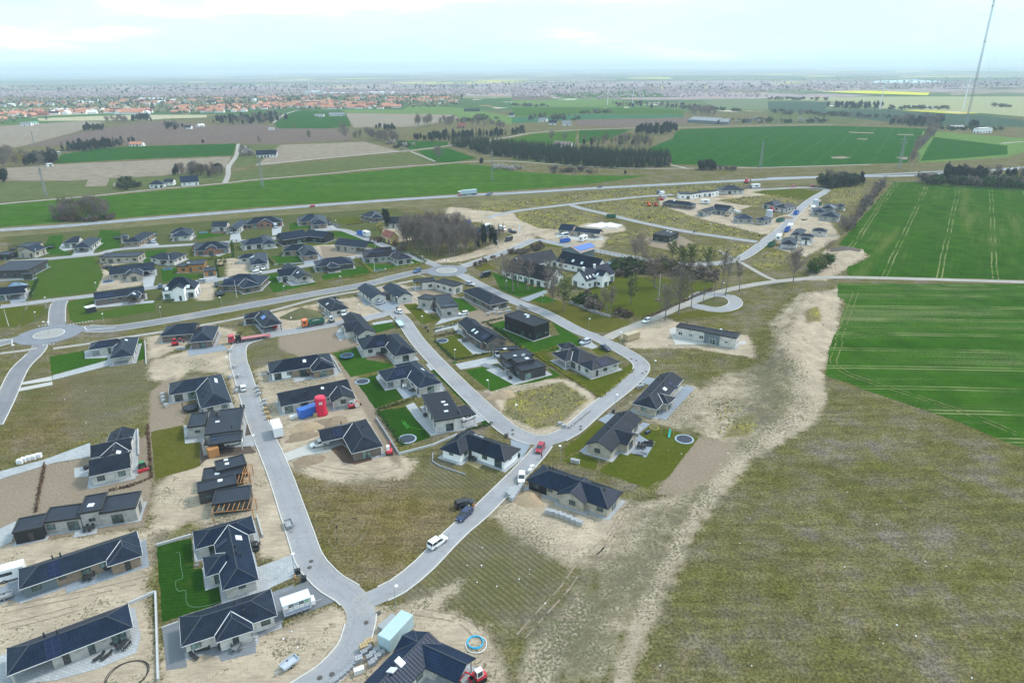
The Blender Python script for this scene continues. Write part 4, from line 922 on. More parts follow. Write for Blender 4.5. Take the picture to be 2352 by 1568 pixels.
H('dark brick house of two long gables with sunken trampoline on its lawn','z2',[((475,560),(690,705),(830,500),'gg',dict(oh=.3)),((335,405),(480,545),
(690,440),'gg',dict(oh=.3,open=('A',4))),((620,620),(770,725),(1065,655),'gg',dict(oh=.3))],'brown','soft',px=[('p',0,745,620,2.6,2.4),('s',0,572,524,
1,1.4),('s',0,620,560,1,1.4),('c',0,545,397)],z=3.0)
H('black box house with flat roof and corner glazing on a green lawn','z2',[((1030,290),(1480,462),(1750,400),'f',dict(z=5.6))],'black','feltb',px=[('s',
0,1355,290,1,1),('s',0,1392,303,1,1),('s',0,1385,328,1,1)])
H('dark brick flat-roofed house of stepped boxes beside the square lawn','z2',[((1300,1132),(1665,1050),(1530,955),'f',dict(z=3.4)),((1230,1010),(1495,
955),(1395,880),'f',dict(z=4.3)),((1075,960),(1475,880),(1345,792),'f',dict(z=3.5)),((880,815),(1260,800),(1180,757),'f',dict(z=3.0,open=('A',5))),((1075,
1080),(1185,1062),(1130,985),'f',dict(z=2.9,open=('A',2)))],'dark','felt',px=[('s',0,1318,905,1.2,1.2),('s',0,1373,945,1.2,1.2),('s',0,1195,905,1,.8),
('s',0,1045,803,1.1,1.1),('s',0,1088,838,.9,.9)])
H('long pale modern house with glazed middle on the bare building plot','21',[((1505,1430),(1790,1480),(1870,1452),'f',dict(z=3.9)),((1760,1478),(1920,
1507),(2010,1478),'f',dict(z=4.2,pan=('metal',.03,.97))),((1880,1505),(2065,1538),(2172,1503),'f',dict(z=3.9))],'light','feltb',px=[('s',0,1920,1460,.8,
.8),('c',0,1608,1407)],white=True)
H('dark flat car port house at the left picture edge','01',[((-60,772),(70,772),(104,742),'f',dict(z=2.9))],'black','felt')
H('grey gabled house with black upper box behind the garden trampoline','01',[((150,748),(318,748),9.5,'xgg',dict(z=3)),((150,702),(325,692),(345,655),
'f',dict(z=4.4))],'beige','navy')
H('hipped house with dark open garage on the pale drive near the striped field','01',[((660,715),(825,705),(865,628),'xhh',dict(open=('A',5))),((568,672),
(720,662),(760,625),'hg')],'light')
H('hipped tan brick house next to the blue pavilion car port','01',[((1128,660),(1280,656),(1300,578),'hh'),((1112,625),(1180,618),(1200,585),'hh')],'tan')
H('two-tiered hipped pale house below the highway verge','01',[((1570,610),(1750,600),(1735,560),'hh'),((1553,578),(1735,570),(1725,540),'hh')],'light',
px=[('p',0,1640,590,5,1.5)])
H('gabled house with two white cars in its car port and brown deck','01',[((2068,543),(2185,540),(2180,475),'xgg',dict(open=('A',4))),((1938,522),(2080,
517),(2085,487),'gg',dict(open=('A',3)))],'light',px=[('s',0,2095,515,1.2,1.6),('s',0,2085,525,1.2,1.6)])
H('red brick gabled house beside the highway with dark hipped roof','01',[((2250,500),(2598,472),(2575,438),'hh'),((2360,492),(2500,486),6,'xgg')],'red')
H('flat-roofed tan house with dark fascia beside the striped field','01',[((962,795),(1264,785),(1280,745),'f',dict(z=3.3)),((905,793),(1060,788),(1070,
752),'f',dict(z=3.1))],'beige','felt')
H('hipped angular house on the corner lawn between two lanes','01',[((1545,825),(1678,785),(1680,712),'hh'),((1440,818),(1600,822),(1620,765),'hh')],'light')
H('red brick hipped house with arched central gable','01',[((1783,742),(2105,712),(2097,665),'hh'),((1885,728),(1990,720),7,'xgg',dict(z=3.2)),((1760,
693),(1855,690),(1853,660),'f',dict(z=2.8))],'red')
H('pale hipped house with open corner at the lane crossing','11',[((63,682),(187,668),(165,595),'xhh'),((-118,690),(70,668),(60,632),'hg')],'light')
H('long gabled house with cross wing and cars under its roof end','01',[((1003,962),(1425,912),(1420,862),'gg',dict(open=('B',6))),((1140,978),(1310,960),
9,'xgg')],'beige',px=[('p',0,1357,888,4.5,1.6)])
H('modern flat house with timber side wall and row of solar panels','01',[((1620,882),(1720,878),(1730,845),'f',dict(z=3.2)),((1700,868),(1875,855),(1868,
813),'f',dict(z=3.6)),((1872,924),(1982,912),(1972,880),'f',dict(z=2.8))],'timber','felt',px=[('s',0,1730,848,1.2,1.2)])
H('hipped house with white garage doors opposite the dug-up plot','11',[((-60,868),(107,853),(65,763),'xhh'),((-165,812),(-10,800),(10,772),'hg')],'light',
px=[('s',0,-38,795,1.0,1.6),('s',0,-28,795,1.0,1.6)])
H('large dark flat house with sloping facets at the left edge','01',[((-110,925),(255,912),(165,828),'f',dict(z=3.6)),((200,955),(286,950),(275,932),'f',
dict(z=2.8))],'dark','felt')
H('house with pale blue pyramid roof behind a dark gable roof','01',[((-60,1150),(232,1122),(218,1075),'gg',dict(open=('B',7)))],'light','navy')
H('garden pavilion with pale blue pyramid roof','01',[((38,1090),(222,1073),(208,1045),'hh',dict(pitch=35))],'light','blue',z=3.0,name='pavilion',cat='pavilion')
H('long brown brick gabled house with shed on the roundabout side','01',[((865,1190),(1332,1127),(1322,1080),'gg'),((1155,1177),(1277,1167),7,'xgg',dict(open=('A',
2)))],'brown',px=[('p',0,965,1150,6.4,2.2),('s',0,1232,1132,1.2,1.2)])
H('white villa with black mansard roof and white central gable','01',[((1482,1108),(1790,1088),9.5,'hh',dict(z=3.6,pitch=42,oh=.2)),((1580,1092),(1685,
1085),5,'xgg',dict(z=5.2,oh=.1,pitch=30))],'white','navy',px=[('s',0,1530,1085,1.3,1.5),('s',0,1728,1065,1.3,1.5)])
H('hipped brown house beside the main road with long solar array','11',[((-343,1057),(40,1050),(0,972),'hh'),((-125,1082),(47,1050),(0,975),'xhg')],'brown',
'navy',px=[('p',0,-212,1008,8,1.8)])
H('large L-shaped hipped house beside the red lorry and road works','01',[((1735,1580),(1957,1560),(1925,1435),'xhh'),((1465,1522),(1790,1497),(1770,1415),
'hg')],'brown',px=[('c',0,1835,1465),('c',0,1750,1440)])
H('hipped house with blue solar panel and red car in the dark porch','11',[((65,1440),(245,1405),(165,1275),'xhh',dict(open=('A',5))),((-115,1362),(60,
1345),(60,1305),'hg')],'dark','soft',px=[('P',0,68,1348,3,1.6),('c',0,130,1318)])
H('hipped house on a brown plot next to the highway verge','11',[((510,500),(656,490),(600,420),'xhh'),((392,472),(545,460),(525,424),'hg')],'tan')
H('small hipped house standing alone below the highway','11',[((1055,440),(1170,432),(1080,385),'hh'),((955,412),(1070,435),(1080,392),'hh')],'brown')
H('small gabled house behind the dark conifer at the copse','11',[((1212,492),(1375,490),(1380,450),'gg',dict(open=('B',5)))],'light','navy')
H('black barn-like house with two hipped ends and white terrace fence','11',[((245,640),(480,605),(450,565),'gg',dict(z=3.2)),((430,600),(625,618),(585,
570),'gg',dict(z=3.2))],'black','navy')
H('gabled house with black end wall on the brown unfinished plot','11',[((712,680),(1000,712),(1000,660),'gg',dict(z=3,open=('B',6))),],'beige','navy')
H('hipped tan brick house with curved front lawn','11',[((430,787),(577,770),(490,690),'xhh'),((240,743),(430,733),(410,695),'hg')],'tan')
H('grey hipped house with roof-wide solar panels inside a yellow-green hedge','11',[((1290,825),(1440,802),(1290,740),'xhh'),((985,808),(1260,788),(1230,
728),'hg')],'grey','brownr',px=[('p',0,1100,745,7,1.6),('p',0,1355,800,3,1.6),('p',0,1265,750,4,1.5)])
H('hipped dark brick bungalow with small white-columned porch','11',[((550,887),(905,850),(868,803),'hh'),((672,895),(770,882),6,'xhg',dict(open=('A',
2)))],'dark',px=[('p',0,790,818,4.5,1.6)])
H('pale gabled L-shaped house on the lawn beside the main road','11',[((380,998),(530,972),(395,865),'xgg',dict(open=('A',2.5))),((213,975),(385,955),
(350,910),'gg')],'light',px=[('s',0,385,937,1.0,1.3)])
H('white twin-gabled house linked by a flat glass passage','11',[((1055,1178),(1207,1152),(1110,1050),'xgg'),((1295,1173),(1447,1147),(1330,1045),'xgg'),
((1160,1138),(1262,1125),(1258,1105),'f',dict(z=2.7))],'light',px=[('p',0,1350,1085,2,3.5)],trim=False)
H('bent flat house of pale brick beside the eastern roundabout','11',[((1640,1015),(1815,1062),(1945,1045),'f',dict(z=3.6)),((1460,1030),(1660,1010),(1680,
973),'f',dict(z=3.6,open=('A',3)))],'light','feltb',px=[('s',0,1705,980,2.4,.7)])
H('tall angled flat house of pale brick above its narrow lawn','11',[((1700,1258),(1860,1242),(1645,1143),'f',dict(z=4.3)),((1480,1165),(1600,1185),(1660,
1150),'f',dict(z=4.25))],'grey','felt',px=[('p',0,1780,1238,4,1.8),('c',0,1785,1215),('c',0,1808,1215)])
H('brown brick hipped house with scattered pallets in front','11',[((1895,1107),(2150,1237),(2312,1193),'hh')],'brown','soft')
H('small hipped house with roof panel next to the blue and white van','11',[((680,1298),(856,1264),(765,1162),'xhh'),((603,1212),(720,1215),(700,1170),
'hg')],'light','soft',px=[('s',0,655,1225,.8,1.2),('p',0,775,1205,1.6,3.2)])
H('pale gabled house on the bend with shallow side wing','11',[((930,1517),(1112,1485),(985,1315),'xgg'),((830,1482),(980,1455),(940,1390),'gg')],'light',
'soft',px=[('p',0,885,1392,1.2,3)],trim=False)
H('long white stable wing with steep black roof along the drive','z3',[((150,600),(840,775),(1085,690),'gg',dict(pitch=42,oh=.25))],'white','brownr',z=3.0,
pave=False)
H('white farm wing with steep black roof closing the courtyard','z3',[((430,545),(985,430),9.5,'gg',dict(pitch=42,oh=.25))],'white','soft',z=3.0,pave=False)
H('white farm wing with skylights and open gable by the barn','z3',[((960,455),(1590,590),9.5,'gg',dict(pitch=42,oh=.25))],'white','navy',z=3.0,pave=False,
px=[('s',0,1225,443,1.2,1.4),('s',0,1362,478,1.2,1.4)])
H('white two-storey farmhouse with dormer gable and balcony','z3',[((1435,772),(1885,640),9.0,'gg',dict(pitch=42,oh=.25,z=3.4)),((1690,690),(1800,655),
5,'xgg',dict(z=5.2,oh=.2,pitch=40))],'white','navy',z=3.4,pave=False,px=[('s',0,1445,705,.8,1.3),('s',0,1490,690,.8,1.3),('s',0,1550,678,.9,1.7),('s',
0,1578,670,.9,1.7),('s',0,1605,660,.9,1.7),('C',0,1388,592),('C',0,1558,545)])
H('low barn with rosy sheet roof and bright blue solar array','z3',[((1340,322),(1582,250),(1300,180),'gg',dict(pitch=18))],'metal','tanr',z=4.2,name='barn',
cat='barn',nowin=True,pave=False,px=[('P',0,1408,225,13,4.2)])
H('small yellow cottage with red tiled roof at the copse','11',[((1230,625),(1318,610),10,'xgg',dict(pitch=46,z=3.2))],'yellow','redt',z=3.2,name='cottage',
cat='cottage',white=True,pave=False)
H('pale two-gabled house with car port beside the white site cabin','21',[((422,547),(548,558),(578,520),'gg'),((563,560),(800,585),(822,558),'gg',dict(open=('B',
5)))],'beige','navy',px=[('p',0,672,555,3,1.4),('p',0,700,545,3,1.4)])
H('black square flat-roofed house on the weedy plot','21',[((1293,580),(1440,602),(1556,567),'f',dict(z=3.7))],'black','feltb',px=[('s',0,1430,558,1.2,
1.2),('s',0,1460,566,1.2,1.2)])
H('long brown brick hipped house among the yellow weeds','z7',[((965,437),(1455,487),(1560,462),'hh')],'brown','navy',px=[('s',0,1165,400,1,1.5),('s',
0,1180,398,1,1.5)])
H('white zigzag flat house with deep glazed bays','z7',[((1250,297),(1440,297),(1490,262),'f',dict(z=3.6)),((1440,297),(1600,270),(1640,245),'f',dict(z=3.65)),
((1610,268),(1760,255),(1770,225),'f',dict(z=3.6)),((1750,258),(1872,235),(1850,222),'f',dict(z=3.9))],'white','feltb')
H('pale hipped house at the far end of the building sites','z7',[((1890,243),(2265,243),(2340,200),'hh')],'light','navy')
H('grey L-shaped gabled house with dark solar field on its roof','z7',[((1512,570),(1668,592),(1790,510),'xgg'),((1740,540),(1990,572),(2040,520),'gg')],
'grey','navy',px=[('p',0,1935,540,6,2)])
H('low hipped grey house behind spoil heaps beside the plain silo','z6',[((-280,610),(90,612),(110,545),'hh'),((100,615),(315,650),(480,603),'hh')],'grey',
'bluish')
H('pale hipped house with small red digger at its wall','z6',[((480,352),(745,395),(965,330),'hh'),((260,297),(520,328),(560,250),'hh')],'light','navy')
H('dark hipped house with angled wing next to the hedgerow','z6',[((1480,382),(1745,405),(1815,320),'hh'),((1810,340),(1985,352),(2025,312),'hh')],'grey',
'navy',px=[('s',0,1730,340,1,3)])
H('pale brick house with broad hipped roof beside the lane trailer','z6',[((1310,465),(1600,482),(1640,405),'hh'),((1470,550),(1855,582),(1940,500),'hh')],
'grey','navy')
H('large hipped house with long covered terrace on the building lane','z6',[((840,935),(1085,960),(1300,850),'hh'),((1290,852),(1610,880),(1650,838),'hh'),
((1010,960),(1340,990),(1385,955),'hh')],'light','navy',px=[('s',0,1185,805,1,2.5)])
H('hipped house with black open garage and green skip beside it','z6',[((630,1128),(965,1158),(1080,1040),'hh',dict(open=('A',3))),((1060,1040),(1270,
1055),(1315,1020),'hh')],'white','navy',px=[('s',0,975,1010,1,2.2)])
H('half-hidden dark roofed house behind the brown conifers','11',[((2030,585),(2240,560),(2215,520),'hh')],'brown','navy',pave=False)
FARF=[('white farm building with dark roof at the lane bend','01',[((1360,130),(1500,125),9,'hh',dict(pitch=30)),((1500,108),(1590,105),9,'gg')],'white',
'navy',3.0),('blue-roofed white farmhouse with two dormers','01',[((1660,112),(1828,100),9,'gg',dict(pitch=45))],'white','bluish',3.0),('white cottage with dark roof on the tan field edge',
'f1',[((0,965),(190,960),9,'gg',dict(pitch=45))],'white','navy',3.0),('bungalow with orange roof under the dark pines','f0',[((1180,868),(1300,868),9,
'gg',dict(pitch=35))],'white','orange',2.6),('white farmhouse in the ploughed field','f0',[((1685,712),(1750,712),9,'gg',dict(pitch=35))],'white','soft',
2.6),('white garage building in the ploughed field','f0',[((1830,695),(1885,690),9,'gg')],'white','whiter',2.6),('long white farmhouse with grey roof on the green rise',
'f1',[((670,595),(815,592),9,'gg',dict(pitch=40))],'white','grey',3.0),('pale blue farm shed on the green rise','f1',[((535,600),(618,600),9,'gg')],'white',
'grey',3.0),('red-roofed house among bare trees at the plantation','f1',[((1845,700),(1918,700),9,'gg',dict(pitch=45))],'red','redt',3.4),('dark barn on the far green fields',
'f1',[((1910,550),(2060,548),9,'gg')],'dark','soft',4.0),('white gabled cottage at the far lane','f1',[((2320,600),(2370,600),9,'gg',dict(pitch=45))],
'white','soft',3.0),('thatched pair of houses behind the plantation','f2',[((370,868),(530,885),9,'gg',dict(pitch=45))],'white','tanr',3.2),('white house with blue roof between garden trees',
'f2',[((335,672),(410,672),9,'gg',dict(pitch=45))],'white','bluish',3.0),('grey house among garden trees on the rough pasture','f2',[((458,678),(545,678),
9,'gg',dict(pitch=45))],'white','grey',3.0),('small grey cottage with pale walls on the far pasture','f2',[((236,645),(310,648),9,'gg',dict(pitch=40))],
'white','grey',2.8),('wide grey farm shed with pale roof strip','f2',[((1612,640),(1880,655),34,'gg',dict(pitch=14))],'metal','grey',5.0),('second grey farm shed beside the white silo',
'f2',[((1905,660),(1990,662),24,'gg',dict(pitch=20))],'metal','grey',4.5),('dark shed roof at the end of the farm','f2',[((2110,645),(2195,648),9,'gg')],
'metal','soft',4.0),('white transmitter station building at the tall mast','f3',[((1950,720),(2070,712),9,'f',dict(z=7))],'white','whiter',7),('low dark hall beside the transmitter mast',
'f3',[((1690,708),(1810,705),9,'gg')],'grey','grey',3.5),('green-roofed farm hall at the left edge of the town','f0',[((285,670),(355,665),9,'gg')],'white',
'green',4),('white farm wing next to the green-roofed hall','f0',[((180,682),(280,680),9,'gg',dict(pitch=35))],'white','grey',3.5),('brick farmhouse with orange roof at the far left edge',
'f0',[((-20,640),(75,630),9,'gg',dict(pitch=40))],'red','orange',3.5),('pale shed among the bare trees at the left edge','f0',[((520,940),(555,938),9,
'f',dict(z=3))],'light','whiter',3),('white flat shed beside the left conifers','f0',[((428,1050),(490,1045),9,'f',dict(z=2.6))],'white','whiter',2.6),
('white stable shed on the plough land','f1',[((108,718),(160,717),9,'f',dict(z=3))],'white','whiter',3)]
for lb,t,wg,wall,roof,z in FARF:H(lb,t,wg,wall,roof,z=z,pave=False,trim=False,name='farm_building' if 'shed' in lb or 'barn' in lb or 'hall' in lb else 'farmhouse',
cat='farm building' if 'shed' in lb or 'barn' in lb or 'hall' in lb else 'house')
# ---------------------------------------------------------------- trees and shrubs
BARK=plain('grey_bark',(.20,.18,.155),.95,.05,0,.3,2);TWIG=plain('bare_twigs',(.20,.165,.14),.95,.05,0,.25,.3);TWIGR=plain('reddish_twigs',(.205,.145,
.12),.95,.05,0,.25,.3)
def leaf(name,c,k=.45):
	q=MN(name);oi=q.n('ShaderNodeObjectInfo');f=q.noise(.9,3)
	col=q.ramp(f,(.3,sc3(c,1-k)),(.72,sc3(c,1+k)));col=q.mix(q.math('MULTIPLY',oi.outputs['Random'],.35),col,sc3(c,.6));return q.done(col,.9,.1)
LEAF=dict(con=leaf('spruce_needles',(.022,.042,.018)),pine=leaf('pine_needles',(.020,.032,.022)),bud=leaf('young_leaves',(.14,.17,.035)),green=leaf('shrub_leaves',
(.05,.10,.022)),hedge=leaf('hedge_leaves',(.075,.095,.025)),yel=leaf('yellow_green_hedge',(.26,.25,.035)),blos=leaf('white_blossom',(.46,.42,.39)),dry=leaf('dry_brown_leaves',
(.155,.095,.06)),willow=leaf('yellow_willow_twigs',(.38,.32,.09)),brn=leaf('brown_bare_scrub',(.18,.145,.12)),dkg=leaf('dark_scrub',(.062,.078,.040)))
def orient(d):
	d=d.normalized();a=d.orthogonal().normalized();return a,d.cross(a)
def prism(mb,p,q,r0,r1,n=3):
	mb.tube(p,q,r0,r1,n,cap=False)
def bare_tree(seed,h=12.0,spread=.48,clear=.27,nl=26,tw=21,leafq=None,nleaf=0,upr=.5,thick=1.0):
	"""trunk mesh and crown mesh (limbs, branches, twigs, sometimes young leaves)"""
	r=random.Random(seed);tk,cr=MB(),MB();pts=[]
	p=Vector((0,0,0));d=Vector((0,0,1));n=7
	for i in range(n+1):
		pts.append(p.copy());p=p+d*(h*.8/n);d=(d+Vector((r.uniform(-.1,.1),r.uniform(-.1,.1),0))).normalized()
	rad=lambda t:h*.017*thick*(1-.85*t)+.015
	for i in range(n):tk.tube(pts[i],pts[i+1],rad(i/n)*(1.35 if i==0 else 1),rad((i+1)/n),6,cap=False)
	def on(t):
		f=t*n;i=min(n-1,int(f));return pts[i].lerp(pts[i+1],f-i)
	for k in range(nl):
		t=clear+(1-clear)*((k+r.random())/nl);a=k*2.4+r.uniform(-.4,.4);b=on(t);L=h*spread*(1.05-.75*abs(t-.45))*r.uniform(.7,1.1)
		dd=Vector((math.cos(a),math.sin(a),upr+.9*t*r.uniform(.6,1.2))).normalized();q=b;seg=3;rr=rad(t)*.6
		for s in range(seg):
			q2=q+dd*L/seg;prism(cr,q,q2,rr*(1-s/seg*.7),rr*(1-(s+1)/seg*.7)+.006);
			for m in range(tw//3):
				a2=r.uniform(0,6.28);d2=(dd*.6+Vector((math.cos(a2),math.sin(a2),r.uniform(-.1,.9)))*.8).normalized();o=q.lerp(q2,r.random());l2=L*.38*r.uniform(.5,1.1);e2=o+d2*l2
				prism(cr,o,e2,.022*h/12,.008*h/12)
				for _ in range(3):
					a3=r.uniform(0,6.28);d3=(d2+Vector((math.cos(a3),math.sin(a3),r.uniform(-.2,.8)))*.8).normalized();o3=o.lerp(e2,r.uniform(.3,1));e3=o3+d3*l2*.55;sd_=d3.orthogonal().normalized()*.048*h/12
					cr.add([o3-sd_,o3+sd_,e3],[[0,1,2]])
					if nleaf:
						for _ in range(nleaf):
							c=o3.lerp(e3,r.random())+Vector((r.uniform(-.3,.3),)*3);u,v=orient(Vector((r.gauss(0,1),r.gauss(0,1),r.gauss(0,1)+.6)));s_=r.uniform(.10,.24)*h/12
							cr.add([c-u*s_-v*s_,c+u*s_-v*s_,c+u*s_+v*s_,c-u*s_+v*s_],[[0,1,2,3]],1)
			q=q2;dd=(dd+Vector((r.uniform(-.25,.25),r.uniform(-.25,.25),r.uniform(.0,.3)))).normalized()
	return tk,cr
def conifer(seed,h=12.0,w=2.6,low=.08,lay=13):
	r=random.Random(seed);tk,cr=MB(),MB();tk.tube((0,0,0),(0,0,h*.93),h*.014,.02,6,cap=False)
	for i in range(lay):
		t=low+(1-low)*i/lay;z=h*t;L=w*(1-t)**.8*r.uniform(.85,1.15)+.18;nb=9
		for j in range(nb):
			a=j*6.283/nb+i*.7+r.uniform(-.25,.25);l=L*r.uniform(.75,1.15);dr=l*.38;c,s=math.cos(a),math.sin(a);wv=l*.30+.12
			z0=z+h/lay*.5
			A=Vector((0,0,z0));B=Vector((c*l*.55-s*wv,s*l*.55+c*wv,z0-dr*.35));D=Vector((c*l*.55+s*wv,s*l*.55-c*wv,z0-dr*.35));E=Vector((c*l,s*l,z0-dr+r.uniform(-.1,
.2)))
			cr.add([A,B,E,D],[[0,1,2],[0,2,3]])
	cr.add([(0.12,0,h*.9),(-.07,.1,h*.9),(-.07,-.1,h*.9),(0,0,h)],[[0,1,3],[1,2,3],[2,0,3]])
	return tk,cr
def blob(seed,sx,sz,n,s0,z0=.15,hollow=.35,sy=None,mi=0,mb=None,lump=5):
	"""leafy mass: many small leaf faces through an uneven volume"""
	r=random.Random(seed);cr=mb or MB();sy=sy or sx
	cs=[(Vector((r.uniform(-.55,.55)*sx,r.uniform(-.55,.55)*sy,z0*sz+r.uniform(.25,.72)*sz)),r.uniform(.4,.62))for _ in range(lump)]
	for i in range(n):
		c,k=cs[i%lump];d=Vector((r.gauss(0,1),r.gauss(0,1),r.gauss(0,1))).normalized()*r.uniform(hollow,1.0)*k
		p=c+Vector((d.x*sx,d.y*sy,d.z*sz*.75));p.z=max(p.z,.05)
		u,v=orient(Vector((r.gauss(0,1),r.gauss(0,1),r.gauss(0,1)+.5)));s=s0*r.uniform(.6,1.3)
		cr.add([p-u*s-v*s,p+u*s-v*s*.6,p+u*s*.7+v*s,p-u*s+v*s*.8],[[0,1,2,3]],mi)
	return cr
TEM={}
def template(key,tk,cr,tmat,cmats,trunk_name='trunk'):
	TEM[key]=(tk.mesh(key+'_trunk',tmat)if tk else None,cr.mesh(key+'_crown',cmats))
	j=MB()
	if tk:j.add(tk.v,tk.f,0)
	j.add(cr.v,cr.f,1);k0=len(j.m)-len(cr.m);j.m[k0:]=[1+m for m in cr.m]
	TEM[key+'_far']=j.mesh(key+'_far',[tmat]+(cmats if isinstance(cmats,list)else[cmats]))
for i in range(3):
	template('bare%d'%i,*bare_tree(10+i),BARK,[TWIG]);template('slim%d'%i,*bare_tree(20+i,13,.20,.42,16,15,upr=.9,thick=.6),BARK,[TWIG])
	template('con%d'%i,*conifer(30+i,12,2.5+.2*i),BARK,[LEAF['con']])
	tk,cr=bare_tree(40+i,12,.3,.35,10,3);template('pine%d'%i,tk,blob(50+i,3.0,9.0,620,.42,.22,mb=cr,mi=1,lump=8),BARK,[TWIG,LEAF['pine']])
	template('bud%d'%i,*bare_tree(60+i,12,.36,.25,20,12,nleaf=1),BARK,[TWIG,LEAF['bud']]);template('red%d'%i,*bare_tree(70+i,11,.42,.15,24,18),BARK,[TWIGR])
	for nm,lf in(('shrub','green'),('blossom','blos'),('dryshrub','dry'),('scrub','brn'),('dkscrub','dkg')):
		tk=MB();tk.tube((0,0,0),(.1,0,1.0),.07,.03,5,cap=False);template('%s%d'%(nm,i),tk,blob(80+i*7,1.7,2.6,330,.17,.05),BARK,[LEAF[lf]])
	tk,cr=bare_tree(90+i,9,.36,.15,12,6);template('willow%d'%i,tk,blob(95+i,3.0,7,500,.28,.12,mb=cr,mi=1),BARK,[TWIG,LEAF['willow']])
	template('pollard%d'%i,*bare_tree(100+i,8,.34,.5,14,9,upr=.6,thick=2.0),BARK,[TWIG])
H0=dict(bare=12*.97,slim=13*.97,con=12,pine=12,bud=12*.97,red=11*.97,shrub=2.9,blossom=2.9,dryshrub=2.9,scrub=2.9,dkscrub=2.9,willow=9,pollard=8)
CATS=dict(shrub='shrub',blossom='shrub',dryshrub='shrub',scrub='shrub',dkscrub='shrub')
TN=[0]
def tree(kind,pos,h,label,group=None,parts=True,wide=1.0):
	TN[0]+=1;r=random.Random(TN[0]*13);v='%s%d'%(kind,TN[0]%3);s=h/H0[kind];tk,cr=TEM[v]
	nm={'con':'spruce_tree','pine':'pine_tree','willow':'willow_tree','blossom':'blossom_shrub','shrub':'green_shrub','dryshrub':'brown_shrub','scrub':'bare_shrub',
'dkscrub':'dark_shrub'}.get(kind,'bare_tree' if kind!='bud' else 'budding_tree')
	cat=CATS.get(kind,'tree')
	if parts:
		o=empty(nm,pos,label,cat,group,r.uniform(0,6.28))
		if tk:link('trunk' if cat=='tree' else 'stem',tk,o)
		link('crown' if cat=='tree' else 'foliage',cr,o)
	else:
		o=tag(link(nm,TEM[v+'_far'],None,pos,r.uniform(0,6.28)),label,cat,group)
	w_=s*wide*r.uniform(.9,1.1);o.scale=(w_,w_,s);return o
FAR_MASS=640
def mass(name,poly,n,kinds,h0,h1,seed,label,t='O',wide=1.0):
	P_=W(PP(t,poly));xs,ys=rand_in(P_,n,seed);r=random.Random(seed);vs,fs,mi,mats=[],[],[],[]
	acc=[]
	for x,y in zip(xs,ys):
		k=r.choice(kinds)+str(r.randrange(3));m=TEM[k+'_far'];n_=len(m.vertices)
		co=np.empty(n_*3);m.vertices.foreach_get('co',co);co=co.reshape(-1,3);s=r.uniform(h0,h1)/H0[k[:-1]];a=r.uniform(0,6.28)
		co=np.stack([(co[:,0]*math.cos(a)-co[:,1]*math.sin(a))*s*wide+x,(co[:,0]*math.sin(a)+co[:,1]*math.cos(a))*s*wide+y,co[:,2]*s],-1)
		mo=[]
		for mm in m.materials:
			if mm not in mats:mats.append(mm)
			mo.append(mats.index(mm))
		ls=np.empty(len(m.polygons),int);m.polygons.foreach_get('loop_total',ls);lv=np.empty(len(m.loops),int);m.loops.foreach_get('vertex_index',lv);pm=np.empty(len(m.polygons),
int);m.polygons.foreach_get('material_index',pm)
		acc.append((co,lv,ls,np.array(mo)[pm]))
	off=0;V_,L_,S_,M_=[],[],[],[]
	for co,lv,ls,pm in acc:V_.append(co);L_.append(lv+off);S_.append(ls);M_.append(pm);off+=len(co)
	V_=np.concatenate(V_);L_=np.concatenate(L_);S_=np.concatenate(S_);M_=np.concatenate(M_)
	me=bpy.data.meshes.new(name);me.vertices.add(len(V_));me.vertices.foreach_set('co',V_.ravel());me.loops.add(len(L_));me.loops.foreach_set('vertex_index',
L_);me.polygons.add(len(S_))
	me.polygons.foreach_set('loop_start',np.concatenate([[0],np.cumsum(S_)[:-1]]));me.polygons.foreach_set('loop_total',S_);me.polygons.foreach_set('material_index',
M_)
	for mm in mats:me.materials.append(mm)
	me.update();me.validate();return stuff(link(name,me),label,'woodland')
def clump(poly,n,kinds,h0,h1,label,group,t='O',parts=None,seed=1,wide=1.0,label_of=None,mind=0.0):
	P_=W(PP(t,poly))
	if t=='O' and not mind and sum(q.length for q in P_)/len(P_)>FAR_MASS:return mass('distant_wood',poly,n,kinds,h0,h1,seed,group,t,wide)
	xs,ys=rand_in(P_,n*(4 if mind else 1),seed);r=random.Random(seed);out=[]
	for x,y in zip(xs,ys):
		if mind and any((x-a)**2+(y-b)**2<mind*mind for a,b in out):continue
		if len(out)>=n:break
		out.append((x,y));k=r.choice(kinds);near=math.hypot(x,y)<420
		tree(k,Vector((x,y,0)),r.uniform(h0,h1),(label_of or{}).get(k,label),group,near if parts is None else parts,wide)
clump('1330,690 1560,750 1700,800 1860,785 2000,770 2040,720 2000,660 1850,600 1600,570 1450,570 1360,620',112,['slim','slim','bare'],11.5,15,'slender bare tree in the grey copse beside the eastern roundabout',
'bare trees of the copse','11',True,3,.85,mind=1.6)
clump('2040,760 2130,730 2250,705 2270,650 2200,620 2060,640',20,['pine','slim','slim'],9,12.5,'brownish pine at the right end of the grey copse','pines of the copse',
'11',True,4,.55,{'slim':'thin bare tree among the brownish pines of the copse'})
clump('1250,680 1380,720 1360,760 1300,740',9,['scrub','dryshrub'],1.8,3,'bare shrub at the foot of the copse','shrubs at the copse','11',True,5)
tree('pine',GT('11',1195,530),12.5,'dark conifer standing left behind the yellow cottage');tree('willow',GT('11',1140,610),11,'yellowish bare tree left of the yellow cottage',
wide=.7)
clump('1040,640 1180,650 1200,670 1100,665',6,['dryshrub'],1.8,2.6,'russet shrub in the garden of the yellow cottage','shrubs of the cottage garden','11',
True,6)
